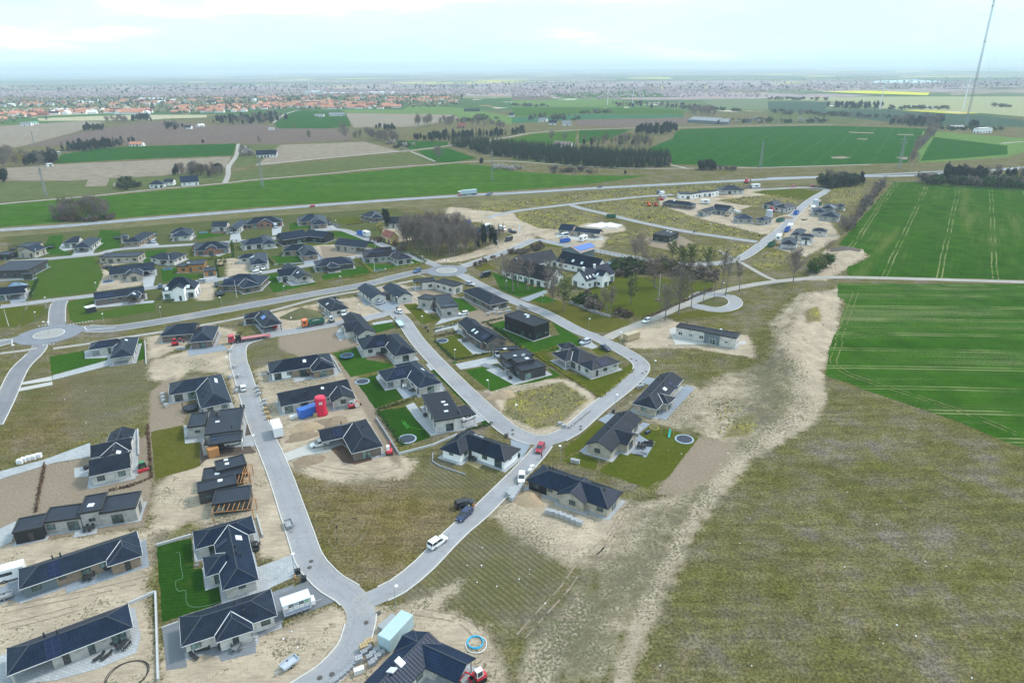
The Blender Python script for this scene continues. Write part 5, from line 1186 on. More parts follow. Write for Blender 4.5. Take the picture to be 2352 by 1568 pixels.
clump('500,450 760,470 1030,445 1035,400 900,360 620,380',52,['bare','red','bud','bare'],7.5,12,'bare tree of the round clump between field and highway',
'trees of the field clump','01',True,7,.95,{'bud':'greening tree of the round clump between field and highway','red':'reddish bare tree of the round clump beside the highway'})
clump('500,462 760,480 1035,450 1035,425 760,455 510,440',34,['dryshrub','scrub','shrub','dryshrub'],2.5,4.2,'russet shrub on the edge of the round field clump',
'shrubs of the field clump','01',True,8,1.2,{'scrub':'grey bare shrub on the edge of the round field clump','shrub':'green shrub on the edge of the round field clump'})
for t,x,y,yt,k,lb,wd in(('21',8,1108,820,'slim','bare avenue tree at the left corner of the stable wing',1.7),('21',53,1070,800,'slim','second bare tree along the white stable wing',
1.7),('21',146,1095,800,'slim','bare tree beside the two picnic benches',1.7),('21',320,1085,800,'slim','bare tree before the gable of the stable wing',
1.8),('21',370,1242,940,'bare','bare tree by the white sign at the farm drive',.9),('21',478,1285,990,'bud','broad yellowish tree alone on the front lawn',
1.15),('21',447,985,800,'slim','bare tree inside the white farm courtyard',1.7),('21',870,1312,1040,'slim','many-stemmed bare tree inside the stone wall',
2.0),('21',900,1325,1060,'slim','slanting bare stem inside the stone wall',1.8),('21',1094,1225,960,'bud','small greening tree alone on the garden lawn',
.85),('21',1310,1075,745,'red','great purple-brown beech in the middle of the garden',1.5),('21',1200,800,590,'red','dark bare tree at the back fence of the garden',
1.3),('21',1130,820,640,'bare','bare tree between barn and black house',1.2),('21',1470,820,655,'bud','bright green budding tree below the black square house',
1.3),('21',1640,930,690,'bud','green budding tree near the garden road',1.1),('21',1560,900,700,'bud','green budding tree left of the garden road pair',
1.1),('21',1790,910,710,'bud','green budding tree at the lane behind the garden',1.1),('21',1930,1085,710,'slim','tall bare tree beside the end of the garden lawn',
1.3),('21',1962,1146,740,'slim','tall bare tree near the turning loop lamp',1.2),('21',2086,1116,790,'slim','tall bare tree right of the turning loop',
1.2),('21',1855,1178,1030,'pollard','stumpy pollard tree on the turning island, right one',.6),('21',1755,1222,1060,'pollard','stumpy pollard tree on the turning island, left one',
.7),('21',1645,1265,1075,'pollard','lopped bare tree at the loop entrance',.8),('21',1530,1322,940,'bare','tall bare tree at the verge of the loop road',
1.0),('21',1408,1375,1060,'bare','bare tree at the verge above the white parked car',1.0),('21',1212,835,765,'con','small dark spruce behind the garden',
.9),('31',230,1025,730,'bare','large bare tree alone at the field track',.85),('31',672,588,430,'bare','grey bare tree at the hedgerow beside the wheat',
1.0),('31',540,760,640,'red','bare brown tree behind the building plot',1.2),('11',2300,1060,800,'bare','bare tree at the farm sign by the road',.9),('12',
2300,880,840,'scrub','thin shrub at the bend',1)):
	b=GT(t,x,y);tree(k,b,px_h(b,(y-yt)*.25),lb,None,True,wd)
clump('560,1200 700,1170 860,1290 720,1280 600,1240',20,['dkscrub','scrub','shrub'],3,5,'dark tangled shrub behind the stone wall','shrubs behind the stone wall',
'21',True,9,1.1)
clump('900,1340 1100,1360 1080,1310 930,1300',14,['dryshrub','scrub'],1.8,3.0,'russet shrub at the corner of the stone wall','russet garden shrubs','21',
True,10)
clump('920,860 1180,860 1240,960 960,990',34,['dkscrub','shrub','scrub','dkscrub'],3,5.5,'dark evergreen shrub between farmhouse and beech','garden shrubs',
'21',True,11,1.2)
clump('1230,870 1480,880 1700,960 1850,960 1840,1010 1500,975 1240,960',46,['scrub','bare','bud','red'],2.5,6,'tangled shrub along the back of the garden',
'shrubs along the garden road','21',True,12,1.2)
clump('370,930 470,850 540,870 500,940 430,955',22,['bud','shrub','bud'],3.5,6.5,'greening bush in the thicket by the lone bare tree','thicket by the field track',
'31',True,13,1.2,{'shrub':'green bush in the thicket by the lone bare tree'})
clump('690,600 800,430 900,300 1010,180 1065,130 1040,180 960,290 860,400 760,560',62,['red','bare','scrub','red'],4,8,'bare tree of the brown hedgerow beside the striped wheat',
'hedgerow beside the wheat','31',None,14,.9,{'scrub':'bare shrub of the brown hedgerow beside the striped wheat'})
clump('2000,870 2351,740 2351,760 2030,885',12,['scrub','dryshrub'],1.6,2.6,'thin roadside shrub by the farm fence','roadside shrubs','11',True,15);clump('0,770 250,690 330,700 60,800',
26,['scrub','dryshrub','bare'],1.8,3.6,'bare shrub on the slope behind the stable wing','shrubs behind the stable wing','21',True,16)
clump('1030,332 1100,352 1176,365 1276,377 1401,387 1542,385 1546,376 1450,372 1300,362 1176,350 1090,337 1060,330',270,['con'],10,13.5,'dark spruce in the front rows of the wide plantation',
'spruces of the plantation','O',False,17,1.05,mind=3.2)
mass('plantation_interior','1060,330 1176,348 1300,361 1450,371 1546,374 1535,366 1450,360 1300,350 1176,340 1095,329',620,['con'],10,13,18,'dense dark spruces filling the back of the wide plantation')
clump('1400,384 1542,385 1544,380 1440,380',34,['slim'],9,11,'pale bare stem at the right edge of the plantation','bare stems at the plantation edge',
'O',False,19,.6)
clump('1316,336 1400,338 1483,342 1526,333 1510,327 1440,325 1340,328',46,['red','bare','pine','bud'],8,13,'bare tree of the mixed wood above the plantation',
'mixed wood above the plantation','O',False,20,1.0,{'pine':'dark pine of the mixed wood above the plantation','bud':'greening tree of the mixed wood above the plantation'})
clump('1456,310 1540,312 1560,302 1545,298 1480,300',40,['pine'],11,15,'tall dark pine of the upper wood beside the wheat','upper pine wood','O',False,
21,.9)
clump('949,325 1030,326 1100,318 1176,313 1176,308 1088,311 963,318',90,['pine','con'],9,13,'dark conifer of the long wood below the red-roofed house',
'long conifer wood','O',False,22,.9)
clump('1176,312 1205,307 1205,300 1176,304',16,['pine','con'],9,13,'dark conifer at the right end of the long wood','long conifer wood, right end','O',
False,23)
clump('815,322 850,325 890,330 915,328 900,318 840,314 812,315',30,['bare','red'],9,14,'big bare tree of the round wood beside the plough land','bare wood beside the plough land',
'O',False,24,1.1)
clump('855,300 920,305 915,298 860,295',14,['pine'],8,11,'dark pine behind the round bare wood','pines behind the bare wood','O',False,25)
clump('950,291 990,292 990,287 955,286',12,['bare'],13,18,'tall bare tree in the far row on the tan field','tall bare row','O',False,26,.8);clump('1005,292 1080,290 1170,300 1140,285 1010,280',
40,['bare','red'],8,13,'bare tree around the red-roofed house','bare trees around the red-roofed house','O',False,27)
clump('140,350 200,349 267,338 262,332 200,335 150,340',62,['pine','con'],9,13,'dark conifer of the wood above the left green field','conifers above the left field',
'O',False,28);clump('58,385 130,377 138,368 120,362 70,368',34,['pine','pine','bare'],9,13,'dark conifer of the clump at the left edge','left conifer clump',
'O',False,29,1.1,{'bare':'bare tree of the conifer clump at the left edge'})
clump('-10,384 50,382 60,365 20,352 -10,360',22,['bare','red','willow'],9,13,'bare tree at the left picture edge before the tan field','bare trees at the left edge',
'O',False,30,1.1,{'willow':'yellow willow at the left picture edge'});clump('-12,425 20,420 18,410 -12,412',6,['pine'],9,11,'round dark tree at the left edge beside the pylon field',
'dark trees at the left edge','O',False,31,1.2)
clump('190,302 240,301 238,292 195,294',22,['pine'],8,12,'dark tree of the clump on the tan and brown field corner','field corner clump','O',False,32);clump('305,280 348,280 345,270 308,271',
22,['pine'],9,13,'dark tree of the clump at the pale stubble','stubble clump','O',False,33);clump('238,284 290,284 300,276 245,274',18,['bare'],9,12,'bare tree beside the stubble clump',
'bare trees at the stubble','O',False,34)
clump('375,300 420,300 422,292 380,290',20,['pine','bare'],8,11,'tree around the white farm in the ploughed field','trees of the plough farm','O',False,
35);clump('265,338 310,336 305,325 270,326',10,['bare','pine'],7,10,'tree beside the orange-roofed bungalow','trees at the orange bungalow','O',False,
36)
clump('476,284 560,288 620,284 660,277 655,268 600,266 520,272',95,['pine','pine','bare','con'],9,14,'dark tree of the wood on the plough land skyline',
'wood on the plough land','O',False,37,1.1,{'bare':'bare tree of the wood on the plough land skyline'})
clump('1100,62 1340,190 1180,188 1095,175',14,['shrub','bud','dkscrub'],5,8,'large green bush beside the white farm at the lane','bushes at the white farm',
'01',True,38,1.3);clump('1600,60 1680,70 1900,70 2050,60 2040,20 1800,10 1620,10',34,['bare','red','pine'],7,11,'bare tree behind the blue-roofed farmhouse',
'trees behind the blue-roofed farmhouse','01',True,39,1.1,{'pine':'dark pine behind the blue-roofed farmhouse'})
clump('540,360 580,362 585,345 548,345',16,['bare','blossom'],5,8,'bare birch at the cottage on the lane','trees at the cottage on the lane','O',False,
40,1.1);clump('1600,392 1645,392 1645,386 1605,384',24,['pine'],7,9.5,'dark pine of the small clump by the far lane','pines by the far lane','O',False,
41);clump('1640,392 1690,393 1685,388 1645,387',10,['scrub','red'],3,4.5,'bare shrub right of the small pine clump','shrubs by the far lane','O',False,
42)
clump('1260,399 1370,402 1370,394 1265,391',24,['scrub','red'],3,6,'bare shrub in the strip between lane and wheat','bare shrubs in the strip','O',False,
43,1.2);clump('1130,390 1200,392 1195,384 1135,382',22,['blossom'],3,4.5,'white flowering shrub along the lane','blossom along the lane','O',False,44,
1.4);clump('905,345 955,345 950,335 895,325 890,330',16,['blossom','dkscrub'],3.5,6,'white flowering shrub at the bend of the dirt lane','blossom at the dirt lane',
'O',False,45,1.3)
clump('1890,432 1985,430 1980,422 1895,418',34,['pine','bare','dkscrub'],6,12,'dark tree of the thicket at the lane end','thicket at the lane end','O',
False,46,1.1,{'bare':'bare tree of the thicket at the lane end','dkscrub':'dark shrub of the thicket at the lane end'});clump('2115,422 2250,428 2400,434 2400,424 2250,418 2120,414',
90,['dkscrub','shrub','scrub'],5,8,'dense green shrub of the long belt behind the striped wheat','long belt of shrubs','O',False,47,1.2);clump('2170,420 2260,425 2260,415 2170,410',
30,['pine'],10,15,'tall dark pine in the long belt','pines in the long belt','O',False,48);clump('2200,414 2352,425 2352,410 2200,405',20,['bare','pine'],
8,11,'bare tree rising from the long belt','bare trees in the long belt','O',False,49)
clump('2084,374 2110,374 2120,350 2130,330 2150,310 2160,295 2140,292 2115,320 2100,345',48,['bare','red'],7,11,'bare tree of the grey row between the far wheat fields',
'grey row between far fields','O',False,50,1.1)
clump('1900,247 1950,252 2020,252 2030,244 1920,242',70,['pine','con'],10,15,'dark pine of the far wood with the wind turbine','far wood at the turbine',
'O',False,51,1.1);clump('2040,288 2100,292 2165,290 2165,280 2050,280',70,['pine','con','bare'],10,16,'dark pine of the wood before the transmitter mast',
'wood before the mast','O',False,52,1.1);clump('2160,300 2300,303 2300,297 2160,293',40,['dkscrub','shrub'],4,6,'hedge shrub at the transmitter station',
'hedge at the transmitter','O',False,53,1.3);clump('2225,296 2245,296 2245,288 2228,288',10,['pine'],9,12,'dark pine at the white transmitter building',
'pines at the transmitter','O',False,54)
clump('1576,265 1640,268 1645,260 1590,255',26,['bare','red'],12,17,'big bare tree over the wide farm shed','bare trees over the farm shed','O',False,
55,1.2);clump('1670,283 1764,284 1900,283 1900,277 1764,277 1680,278',54,['dkscrub','shrub','bare','blossom'],4,8,'shrub of the far hedge along the farm lane',
'far hedge along the farm lane','O',False,56,1.3)
clump('1764,262 1909,268 2060,276 2060,272 1900,262 1764,256',60,['bare','dkscrub','scrub'],5,9,'bare tree of the hedgerow below the dark field','hedgerow below the dark field',
'O',False,57,1.2);clump('1210,277 1330,280 1325,268 1215,266',34,['bare','dkscrub','bud'],6,10,'garden tree around the white far cottages','trees around the far cottages',
'O',False,58,1.1);clump('1405,248 1600,254 1610,246 1470,240 1410,240',60,['red','bare','pine'],8,12,'bare tree of the far brown wood at the turbines',
'far brown wood','O',False,59,1.2)
for i,(s,n)in enumerate((('1176,245 1260,247 1255,244 1176,242',16),('1560,250 1700,257 1700,254 1560,247',30),('1764,230 1900,233 1900,229 1764,227',
26),('2040,252 2180,253 2180,249 2040,248',26),('2280,246 2320,248 2318,244 2282,244',10),('1320,262 1420,262 1420,259 1320,259',12),('1050,285 1130,275 1176,280 1100,268',
20))):
	clump(s,n,['dkscrub','shrub','scrub'],5,9,'dark shrub of the far hedge line, number %s from the west'%'one two three four five six seven'.split()[i],'far hedge line '+'abcdefg'[i],
'O',False,60+i,1.5)
for t,x,y,yt,k,lb in(('f1',820,835,690,'bare','lone bare tree on the ploughed field'),('f1',1675,1020,895,'bare','lone bare tree at the small bridge of the lane'),
('f1',2065,1055,990,'pine','small round dark tree at the lane bend'),('f1',350,725,685,'red','round bush on the green rise'),('f1',490,830,750,'bud','small greening tree in the brown field'),
('f1',30,860,795,'red','round bare bush at the edge of the brown field'),('f0',1865,860,820,'pine','round dark tree at the green field hedge'),('f2',1040,
1145,1105,'pine','tiny dark tree in the wheat strip'),('f0',430,655,615,'bare','bare tree on the pale stubble'),('f2',360,840,755,'bare','broad bare tree behind the thatched houses'),
('f2',485,850,770,'bare','second broad bare tree behind the thatched houses')):
	b=GT(t,x,y);tree(k,b,px_h(b,(y-yt)*.25),lb,None,True,1.1)
def lumps(name,poly,n,h0,h1,mat,seed,label,wfac=.55,t='O'):
	P_=W(PP(t,poly));xs,ys=rand_in(P_,n,seed);r=random.Random(seed);mb=MB()
	for x,y in zip(xs,ys):
		h=r.uniform(h0,h1);w_=h*wfac;V_=[]
		for k in range(5):a=k*1.257+r.uniform(-.3,.3);V_.append((x+w_*math.cos(a)*r.uniform(.7,1.2),y+w_*math.sin(a)*r.uniform(.7,1.2),h*r.uniform(.35,.6)))
		mb.add(V_+[(x,y,h),(x,y,.3)],[[k,(k+1)%5,5]for k in range(5)]+[[(k+1)%5,k,6]for k in range(5)])
	return stuff(mb.build(name,mat),label,'woodland')
FW=leaf('far_bare_wood',(.36,.28,.285),.35);FG=leaf('far_dark_wood',(.035,.05,.032),.3);FY=leaf('far_spring_trees',(.20,.175,.09),.4)  # FW is lightened: its colour carries the sunlight on the far bare trees
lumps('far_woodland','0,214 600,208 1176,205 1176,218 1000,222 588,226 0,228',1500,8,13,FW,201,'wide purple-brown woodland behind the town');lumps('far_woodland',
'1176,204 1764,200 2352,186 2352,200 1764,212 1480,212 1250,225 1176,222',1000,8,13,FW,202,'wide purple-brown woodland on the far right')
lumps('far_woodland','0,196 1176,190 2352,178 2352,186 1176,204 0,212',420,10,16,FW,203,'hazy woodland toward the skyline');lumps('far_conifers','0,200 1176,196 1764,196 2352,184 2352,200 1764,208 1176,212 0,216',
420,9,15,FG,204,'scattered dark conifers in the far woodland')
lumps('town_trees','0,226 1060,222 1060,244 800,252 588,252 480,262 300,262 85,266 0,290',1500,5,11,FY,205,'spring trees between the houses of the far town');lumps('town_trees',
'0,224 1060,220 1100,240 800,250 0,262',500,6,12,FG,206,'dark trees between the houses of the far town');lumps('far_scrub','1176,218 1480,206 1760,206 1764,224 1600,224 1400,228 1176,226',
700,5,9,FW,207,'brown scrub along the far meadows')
WG=plain('weed_stalks',(.135,.135,.045),.9,.05,0,.3,1.2);WY=plain('yellow_weed_flowers',(.44,.39,.05),.9,.05,0,.2,1.2);WD=plain('dry_weed_stalks',(.24,
.20,.12),.9,.05,0,.3,1.5)
def weeds(name,polys,dens,s0,seed,label,probs=(.40,.35,.25),patch=14.0,lim=9000):
	mb=MB();r=random.Random(seed);nr_=np.random.RandomState(seed)
	for j,s in enumerate(polys):
		P_=W(PO(s));ar=abs(sum(P_[i].x*P_[(i+1)%len(P_)].y-P_[(i+1)%len(P_)].x*P_[i].y for i in range(len(P_))))/2
		xs,ys=rand_in(P_,min(lim,int(ar*dens)),seed+j)
		for x,y in zip(xs,ys):
			f=math.sin(x/patch+j)*math.sin(y/patch*1.3)+.6*math.sin(x/patch*2.7+y/patch*2.1)+r.uniform(-.8,.8)
			if f<-.3 and r.random()<.65:continue
			k=r.random();m=0 if k<probs[0]else 1 if k<probs[0]+probs[1]*(1.6 if f>.5 else .7)else 2;s_=s0*r.uniform(.5,1.3)
			for q in range(4):
				c=Vector((x+r.uniform(-.5,.5)*s_,y+r.uniform(-.5,.5)*s_,s_*r.uniform(.15,.7)));u,v=orient(Vector((r.gauss(0,.5),r.gauss(0,.5),1)));l=s_*r.uniform(.16,
.34)
				mb.add([c-u*l-v*l,c+u*l-v*l*.5,c+u*l*.6+v*l,c-u*l*.7+v*l*.8],[[0,1,2,3]],m if r.random()<.75 else 0)
	return stuff(mb.build(name,[WG,WY,WD]),label,'weeds')
weeds('weeds',WEED[:8],.42,1.05,301,'yellow-flowering weeds covering the empty northern plots',(.42,.30,.28));weeds('weeds',[WEED[8],'1640,905 1720,920 1750,990 1650,1000'],
1.0,.55,302,'yellow-flowering weeds on the empty corner plot and spoil bank',(.42,.22,.36),6)
weeds('weed_tufts',['905,1395 1070,1190 1300,1280 1320,1310 1230,1420 1100,1445','1450,1600 1650,1150 1760,1100 2352,1040 2352,1600','1180,1560 1230,1440 1340,1330 1520,1240 1600,1180 1500,1420 1430,1560'],
.9,.17,303,'low green and straw tufts in the rough grass',(.55,.04,.41),9,15000)
weeds('weed_tufts',['110,850 440,835 450,870 330,900 300,960 160,1010','740,1110 1080,1140 960,1300 860,1350 760,1220','1440,900 1700,850 1760,900 1700,1050 1560,1000'],
.8,.17,304,'sparse tufts on the empty plots',(.6,.06,.34),8,7000)
# ---------------------------------------------------------------- vehicles
TYRE=plain('black_tyre',(.015,.015,.016),.85,.2);RIMM=plain('alloy_rim',(.42,.43,.45),.4,.6,.6);CARGL=glass('car_glass',(.02,.024,.03));LAMPW=plain('headlamp',
(.75,.76,.78),.15,.6);LAMPR=plain('tail_lamp',(.38,.02,.02),.2,.6);STEEL=plain('galvanised_steel',(.42,.44,.46),.5,.5,.5);UNDER=plain('dark_chassis',(.03,
.03,.032),.8,.2)
def paint_mat(c):return plain('car_paint_%02d_%02d_%02d'%tuple(int(v*99)for v in c),c,.22,.6,0,.03)
PAINT=dict(white=(.78,.79,.80),black=(.014,.015,.02),red=(.36,.02,.04),silver=(.42,.46,.52),blue=(.06,.13,.28),dark=(.03,.035,.045),navy=(.02,.035,.09),
orange=(.75,.16,.03),green=(.03,.20,.07),dgreen=(.02,.12,.08),sky=(.12,.45,.75),lred=(.55,.03,.05),yellow=(.65,.45,.03),grey=(.30,.31,.32),pale=(.45,.58,
.62),cobalt=(.02,.12,.48),tan=(.42,.33,.2))
def loft(mb,secs,mi=0,caps=True):
	"""secs: list of rings with the same number of points"""
	n=len(secs[0]);vs=[q for s in secs for q in s]
	fs=[[k*n+i,k*n+(i+1)%n,(k+1)*n+(i+1)%n,(k+1)*n+i]for k in range(len(secs)-1)for i in range(n)]
	if caps:fs+=[list(range(n))[::-1],[(len(secs)-1)*n+i for i in range(n)]]
	mb.add(vs,fs,mi)
def sect(x,w_,z0,z1,tap=.12):
	return[(x,-w_+.06,z0),(x,w_-.06,z0),(x,w_,z0+.18),(x,w_-.02,z1-.12),(x,w_-tap,z1),(x,-w_+tap,z1),(x,-w_+.02,z1-.12),(x,-w_,z0+.18)]
BODY=dict(hatch=(4.1,[(-2.05,.70,.35,.80),(-1.95,.82,.28,.95),(-1.0,.86,.22,.95),(.7,.86,.22,.92),(1.5,.84,.24,.86),(1.95,.76,.3,.72),(2.05,.62,.38,.62)],
(-1.95,-1.65,.15,1.05,.9,1.47)),estate=(4.75,[(-2.35,.72,.36,.85),(-2.25,.84,.28,.95),(-1.0,.88,.22,.94),(1.0,.88,.22,.90),(1.8,.85,.24,.84),(2.25,.78,
.3,.70),(2.37,.62,.38,.6)],(-2.28,-2.0,.25,1.2,.88,1.47)),suv=(4.6,[(-2.28,.74,.42,.95),(-2.18,.88,.34,1.05),(-1.0,.92,.28,1.04),(1.0,.92,.28,1.02),(1.7,
.9,.3,.98),(2.18,.82,.36,.82),(2.3,.66,.44,.72)],(-2.15,-1.85,.25,1.15,1.0,1.66)),saloon=(4.6,[(-2.28,.72,.36,.82),(-2.15,.84,.28,.95),(-1.3,.87,.22,.96),
(.9,.87,.22,.90),(1.7,.85,.24,.82),(2.18,.78,.3,.68),(2.3,.62,.38,.58)],(-1.75,-1.1,.2,1.15,.9,1.43)),van=(5.4,[(-2.68,.92,.4,1.0),(-2.6,.98,.35,1.15),
(-1.0,1.0,.3,1.15),(1.3,1.0,.3,1.15),(2.0,.98,.32,1.05),(2.5,.9,.36,.85),(2.68,.74,.42,.7)],None))
def car(t,x,y,x2,y2,kind,colr,label,z=.17,group=None,second=None):
	a,b=GT(t,x,y),GT(t,x2,y2);d=b-a;rz=math.atan2(d.y,d.x);pm=paint_mat(PAINT[colr]);L,st,gh=BODY[kind]
	o=empty('car' if kind!='van' else 'delivery_van',a+Vector((0,0,z)),label,'car' if kind!='van' else 'van',group,rz)
	m=MB();loft(m,[sect(*s)for s in st]);g=MB();wl=st[2][1]
	if gh:
		b0,t0,t1,b1,z0,z1=gh;wt=wl-.20
		q=[(b0,-wl+.08,z0),(b1,-wl+.08,z0),(b1,wl-.08,z0),(b0,wl-.08,z0),(t0,-wt,z1-.03),(t1,-wt,z1-.03),(t1,wt,z1-.03),(t0,wt,z1-.03)]
		g.add(q,[[3,2,1,0],[4,5,6,7],[0,1,5,4],[1,2,6,5],[2,3,7,6],[3,0,4,7]])
		m.box(t0-.04,-wt-.02,z1-.04,t1+.06,wt+.02,z1)
		for xx,xt in((b0,t0),(b1,t1),((b0+b1)/2,(t0+t1)/2)):
			for sg in(-1,1):m.tube((xx,sg*(wl-.09),z0-.02),(xt,sg*(wt+.0),z1-.02),.05,n=4)
	else:
		m.box(-2.66,-.97,1.1,.95,.97,2.35);loft(m,[[(.95,-.97,1.1),(.95,.97,1.1),(.95,.92,2.35),(.95,-.92,2.35)],[(1.35,-.97,1.1),(1.35,.97,1.1),(1.3,.86,2.3),
(1.3,-.86,2.3)],[(2.05,-.9,1.08),(2.05,.9,1.08),(1.6,.8,1.95),(1.6,-.8,1.95)]])
		loft(g,[[(1.5,-.80,1.98),(1.5,.80,1.98),(1.5,.80,2.02),(1.5,-.80,2.02)],[(2.10,-.84,1.12),(2.10,.84,1.12),(2.14,.84,1.14),(2.14,-.84,1.14)]]);
		for sg in(-1,1):g.box(.55,sg*.985-.01,1.25,1.35,sg*.985+.01,1.85)
		if second:g2=MB();[g2.box(-2.5,sg*.98-.012,1.15,.4,sg*.98+.012,2.3)for sg in(-1,1)];g2.box(-2.68,-.9,1.15,-2.655,.9,2.3);g2.build('side_panel',paint_mat(PAINT[second]),
o)
	m.build('body',pm,o);g.build('window',CARGL,o)
	wx=(st[2][0]-.35,st[4][0]-.15)
	for xx in(-L*.30,L*.31):
		for sg in(-1,1):
			w_=MB();w_.tube((0,-.11,0),(0,.11,0),.33,n=14);wo_=w_.build('wheel',TYRE,o);wo_.location=(xx,sg*(wl-.10),.33)
			r_=MB();r_.tube((0,-.125,0),(0,.125,0),.2,n=10);r_.build('rim',RIMM,wo_)
	for sg in(-1,1):
		h=MB();zf=st[-2][3]-.16;h.box(st[-2][0]-.05,sg*.58-.13,zf,st[-2][0]+.07,sg*.58+.13,zf+.14);h.build('headlight',LAMPW,o)
		h=MB();zt=st[1][3]-.28;h.box(st[0][0]+.0,sg*.66-.1,zt,st[0][0]+.10,sg*.66+.1,zt+.2);h.build('tail_light',LAMPR,o)
	return o
for a in(('13',1668,298,1725,258,'suv','white','white car parked half on the verge of the branch road',.08),('13',1917,42,1885,72,'estate','navy','dark blue estate car with roof box at the meadow edge',
.05),('12',1917,1512,1960,1500,'suv','black','black car beside the person in orange on the meadow',.05),('22',258,1000,240,1032,'hatch','red','red car driving onto the branch road',
.15),('22',89,1275,84,1318,'hatch','white','white car parked at the roadside by grey pallets'),('12',585,958,530,970,'estate','white','white estate car on the pale gravel drive',
.08),('12',1950,715,1905,733,'estate','white','white estate car under the single-slope roof end',.1),('02',2148,945,2195,935,'suv','white','white car with black roof in the slate-blue house car port',
.1),('02',2237,445,2228,415,'hatch','white','white hatchback with red load by the paving stacks'),('22',672,22,640,33,'suv','silver','silver car on the drive of the corner lawn house',
.1),('22',857,77,885,90,'saloon','navy','dark saloon car at the kerb near the bend'),('z2',930,908,945,925,'hatch','white','white car half hidden in the dark brick car port',
.1),('z2',425,298,375,305,'hatch','white','white car on the drive beside the angled flat house',.1),('11',1150,1224,1170,1215,'hatch','silver','silver car before the twin-gabled white house',
.1),('11',1310,1308,1290,1300,'hatch','white','white car parked at the start of the estate road'),('11',1483,935,1455,945,'suv','blue','blue-grey car leaving the eastern roundabout',
.2),('11',515,337,488,340,'hatch','lred','red car on the highway',.17),('11',2132,231,2110,234,'hatch','blue','blue car following the long lorry on the highway',
.17),('11',2152,218,2172,215,'saloon','dark','dark car passing the blue car on the highway',.17),('21',804,158,782,161,'estate','dark','dark grey car alone on the highway',
.17),('11',180,1442,176,1455,'hatch','lred','red car inside the dark open porch',.1),('11',15,918,8,935,'hatch','white','white car at the left garage door opposite the dug-up plot',
.1),('11',68,908,64,925,'hatch','white','white car at the right garage door opposite the dug-up plot',.1),('11',12,952,50,946,'suv','white','white car on the lane below the two garage doors'),
('11',218,495,224,512,'hatch','silver','grey car beside the red brick house',.1),('11',683,500,690,512,'hatch','navy','dark blue car at the pale double garage',
.1),('11',1812,438,1795,440,'estate','white','white car beside the half-built timber roof',.1),('11',932,720,905,722,'estate','black','black car in the shade of the black gable',
.1),('21',1237,1393,1200,1408,'hatch','white','white car parked on the loop road under bare trees',.12),('21',1397,254,1420,258,'estate','silver','silver car beside the white vans',
.1),('31',229,154,210,157,'hatch','lred','red car on the far building lane, left one',.13),('31',412,151,430,150,'hatch','lred','red car at the far lane corner, right one',
.13),('01',1323,642,1318,655,'hatch','navy','dark blue car on the drive of the tan brick house',.1),('01',1375,666,1372,680,'saloon','dark','dark car under the pale blue pavilion roof',
.1),('01',1417,663,1414,676,'hatch','silver','light car under the pale blue pavilion roof',.1),('01',2130,574,2126,590,'estate','white','white car in the gabled car port, left one',
.1),('01',2166,571,2162,586,'estate','white','white car in the gabled car port, right one',.1),('01',1343,944,1340,960,'suv','dark','dark car under the long roof end, left one',
.1),('01',1394,944,1390,960,'hatch','silver','pale car under the long roof end, right one',.1),('01',1843,1030,1800,1033,'estate','silver','silver car on the lane behind the white villa'),
('01',1475,1080,1472,1095,'hatch','navy','dark blue car beside the white villa',.1),('01',1992,1062,1990,1085,'suv','dark','dark car left of the long solar array house',
.1),('11',1967,1055,1990,1060,'suv','silver','grey car beside the bent flat house',.1),('11',2335,562,2345,570,'suv','black','black car on the building site at the copse',
.1),('21',10,575,-20,570,'estate','dark','dark car on the site road beside the flag',.1)):
	car(*a)
for a in(('11',2105,977,2070,985,'van','black','black minibus parked by the farm verge',.06),('11',800,1322,812,1345,'van','white','white and sky-blue van beside the small hipped house',
.1,None,'sky'),('11',180,525,184,545,'van','silver','silver van on the drive of the red brick house',.1),('11',2262,547,2285,552,'van','white','white van at the building site by the copse',
.1),('11',2320,648,2292,656,'van','black','long black van on bare ground beside the copse',.05),('21',1372,222,1318,232,'van','white','white van on the far site lane',
.1),('21',1345,212,1320,226,'van','navy','dark blue van behind the white site van',.1),('z3',1085,70,1040,75,'van','white','white van loaded beside the blue skip',
.06,None,'dark')):
	car(*a)
def tm(o,m,name,mat):return m.build(name,mat,o)
def wheels(o,xs,w_,r=.5,dual=False):
	for xx in xs:
		for sg in(-1,1):
			m=MB();m.tube((0,-.16,0),(0,.16,0),r,n=14);wo_=m.build('wheel',TYRE,o);wo_.location=(xx,sg*(w_-.16),r)
			h=MB();h.tube((0,-.175,0),(0,.175,0),r*.5,n=10);h.build('rim',RIMM,wo_)
def cab(o,x,colr,w_=1.22,h=2.9):
	m=MB();loft(m,[[(x-1.0,-w_,.7),(x-1.0,w_,.7),(x-1.0,w_,h),(x-1.0,-w_,h)],[(x+.85,-w_,.6),(x+.85,w_,.6),(x+.75,w_-.06,h-.1),(x+.75,-w_+.06,h-.1)],[(x+1.0,
-w_+.08,.6),(x+1.0,w_-.08,.6),(x+.85,w_-.15,h-.3),(x+.85,-w_+.15,h-.3)]]);m.build('cab',paint_mat(PAINT[colr]),o)
	g=MB();g.box(x+.90,-w_+.15,1.55,x+1.0,w_-.15,h-.5)
	for sg in(-1,1):g.box(x-.3,sg*w_-.02,1.6,x+.65,sg*w_+.02,h-.55)
	g.build('window',CARGL,o);b=MB();b.box(x+.9,-w_+.02,.45,x+1.1,w_-.02,.8);b.build('bumper',UNDER,o)
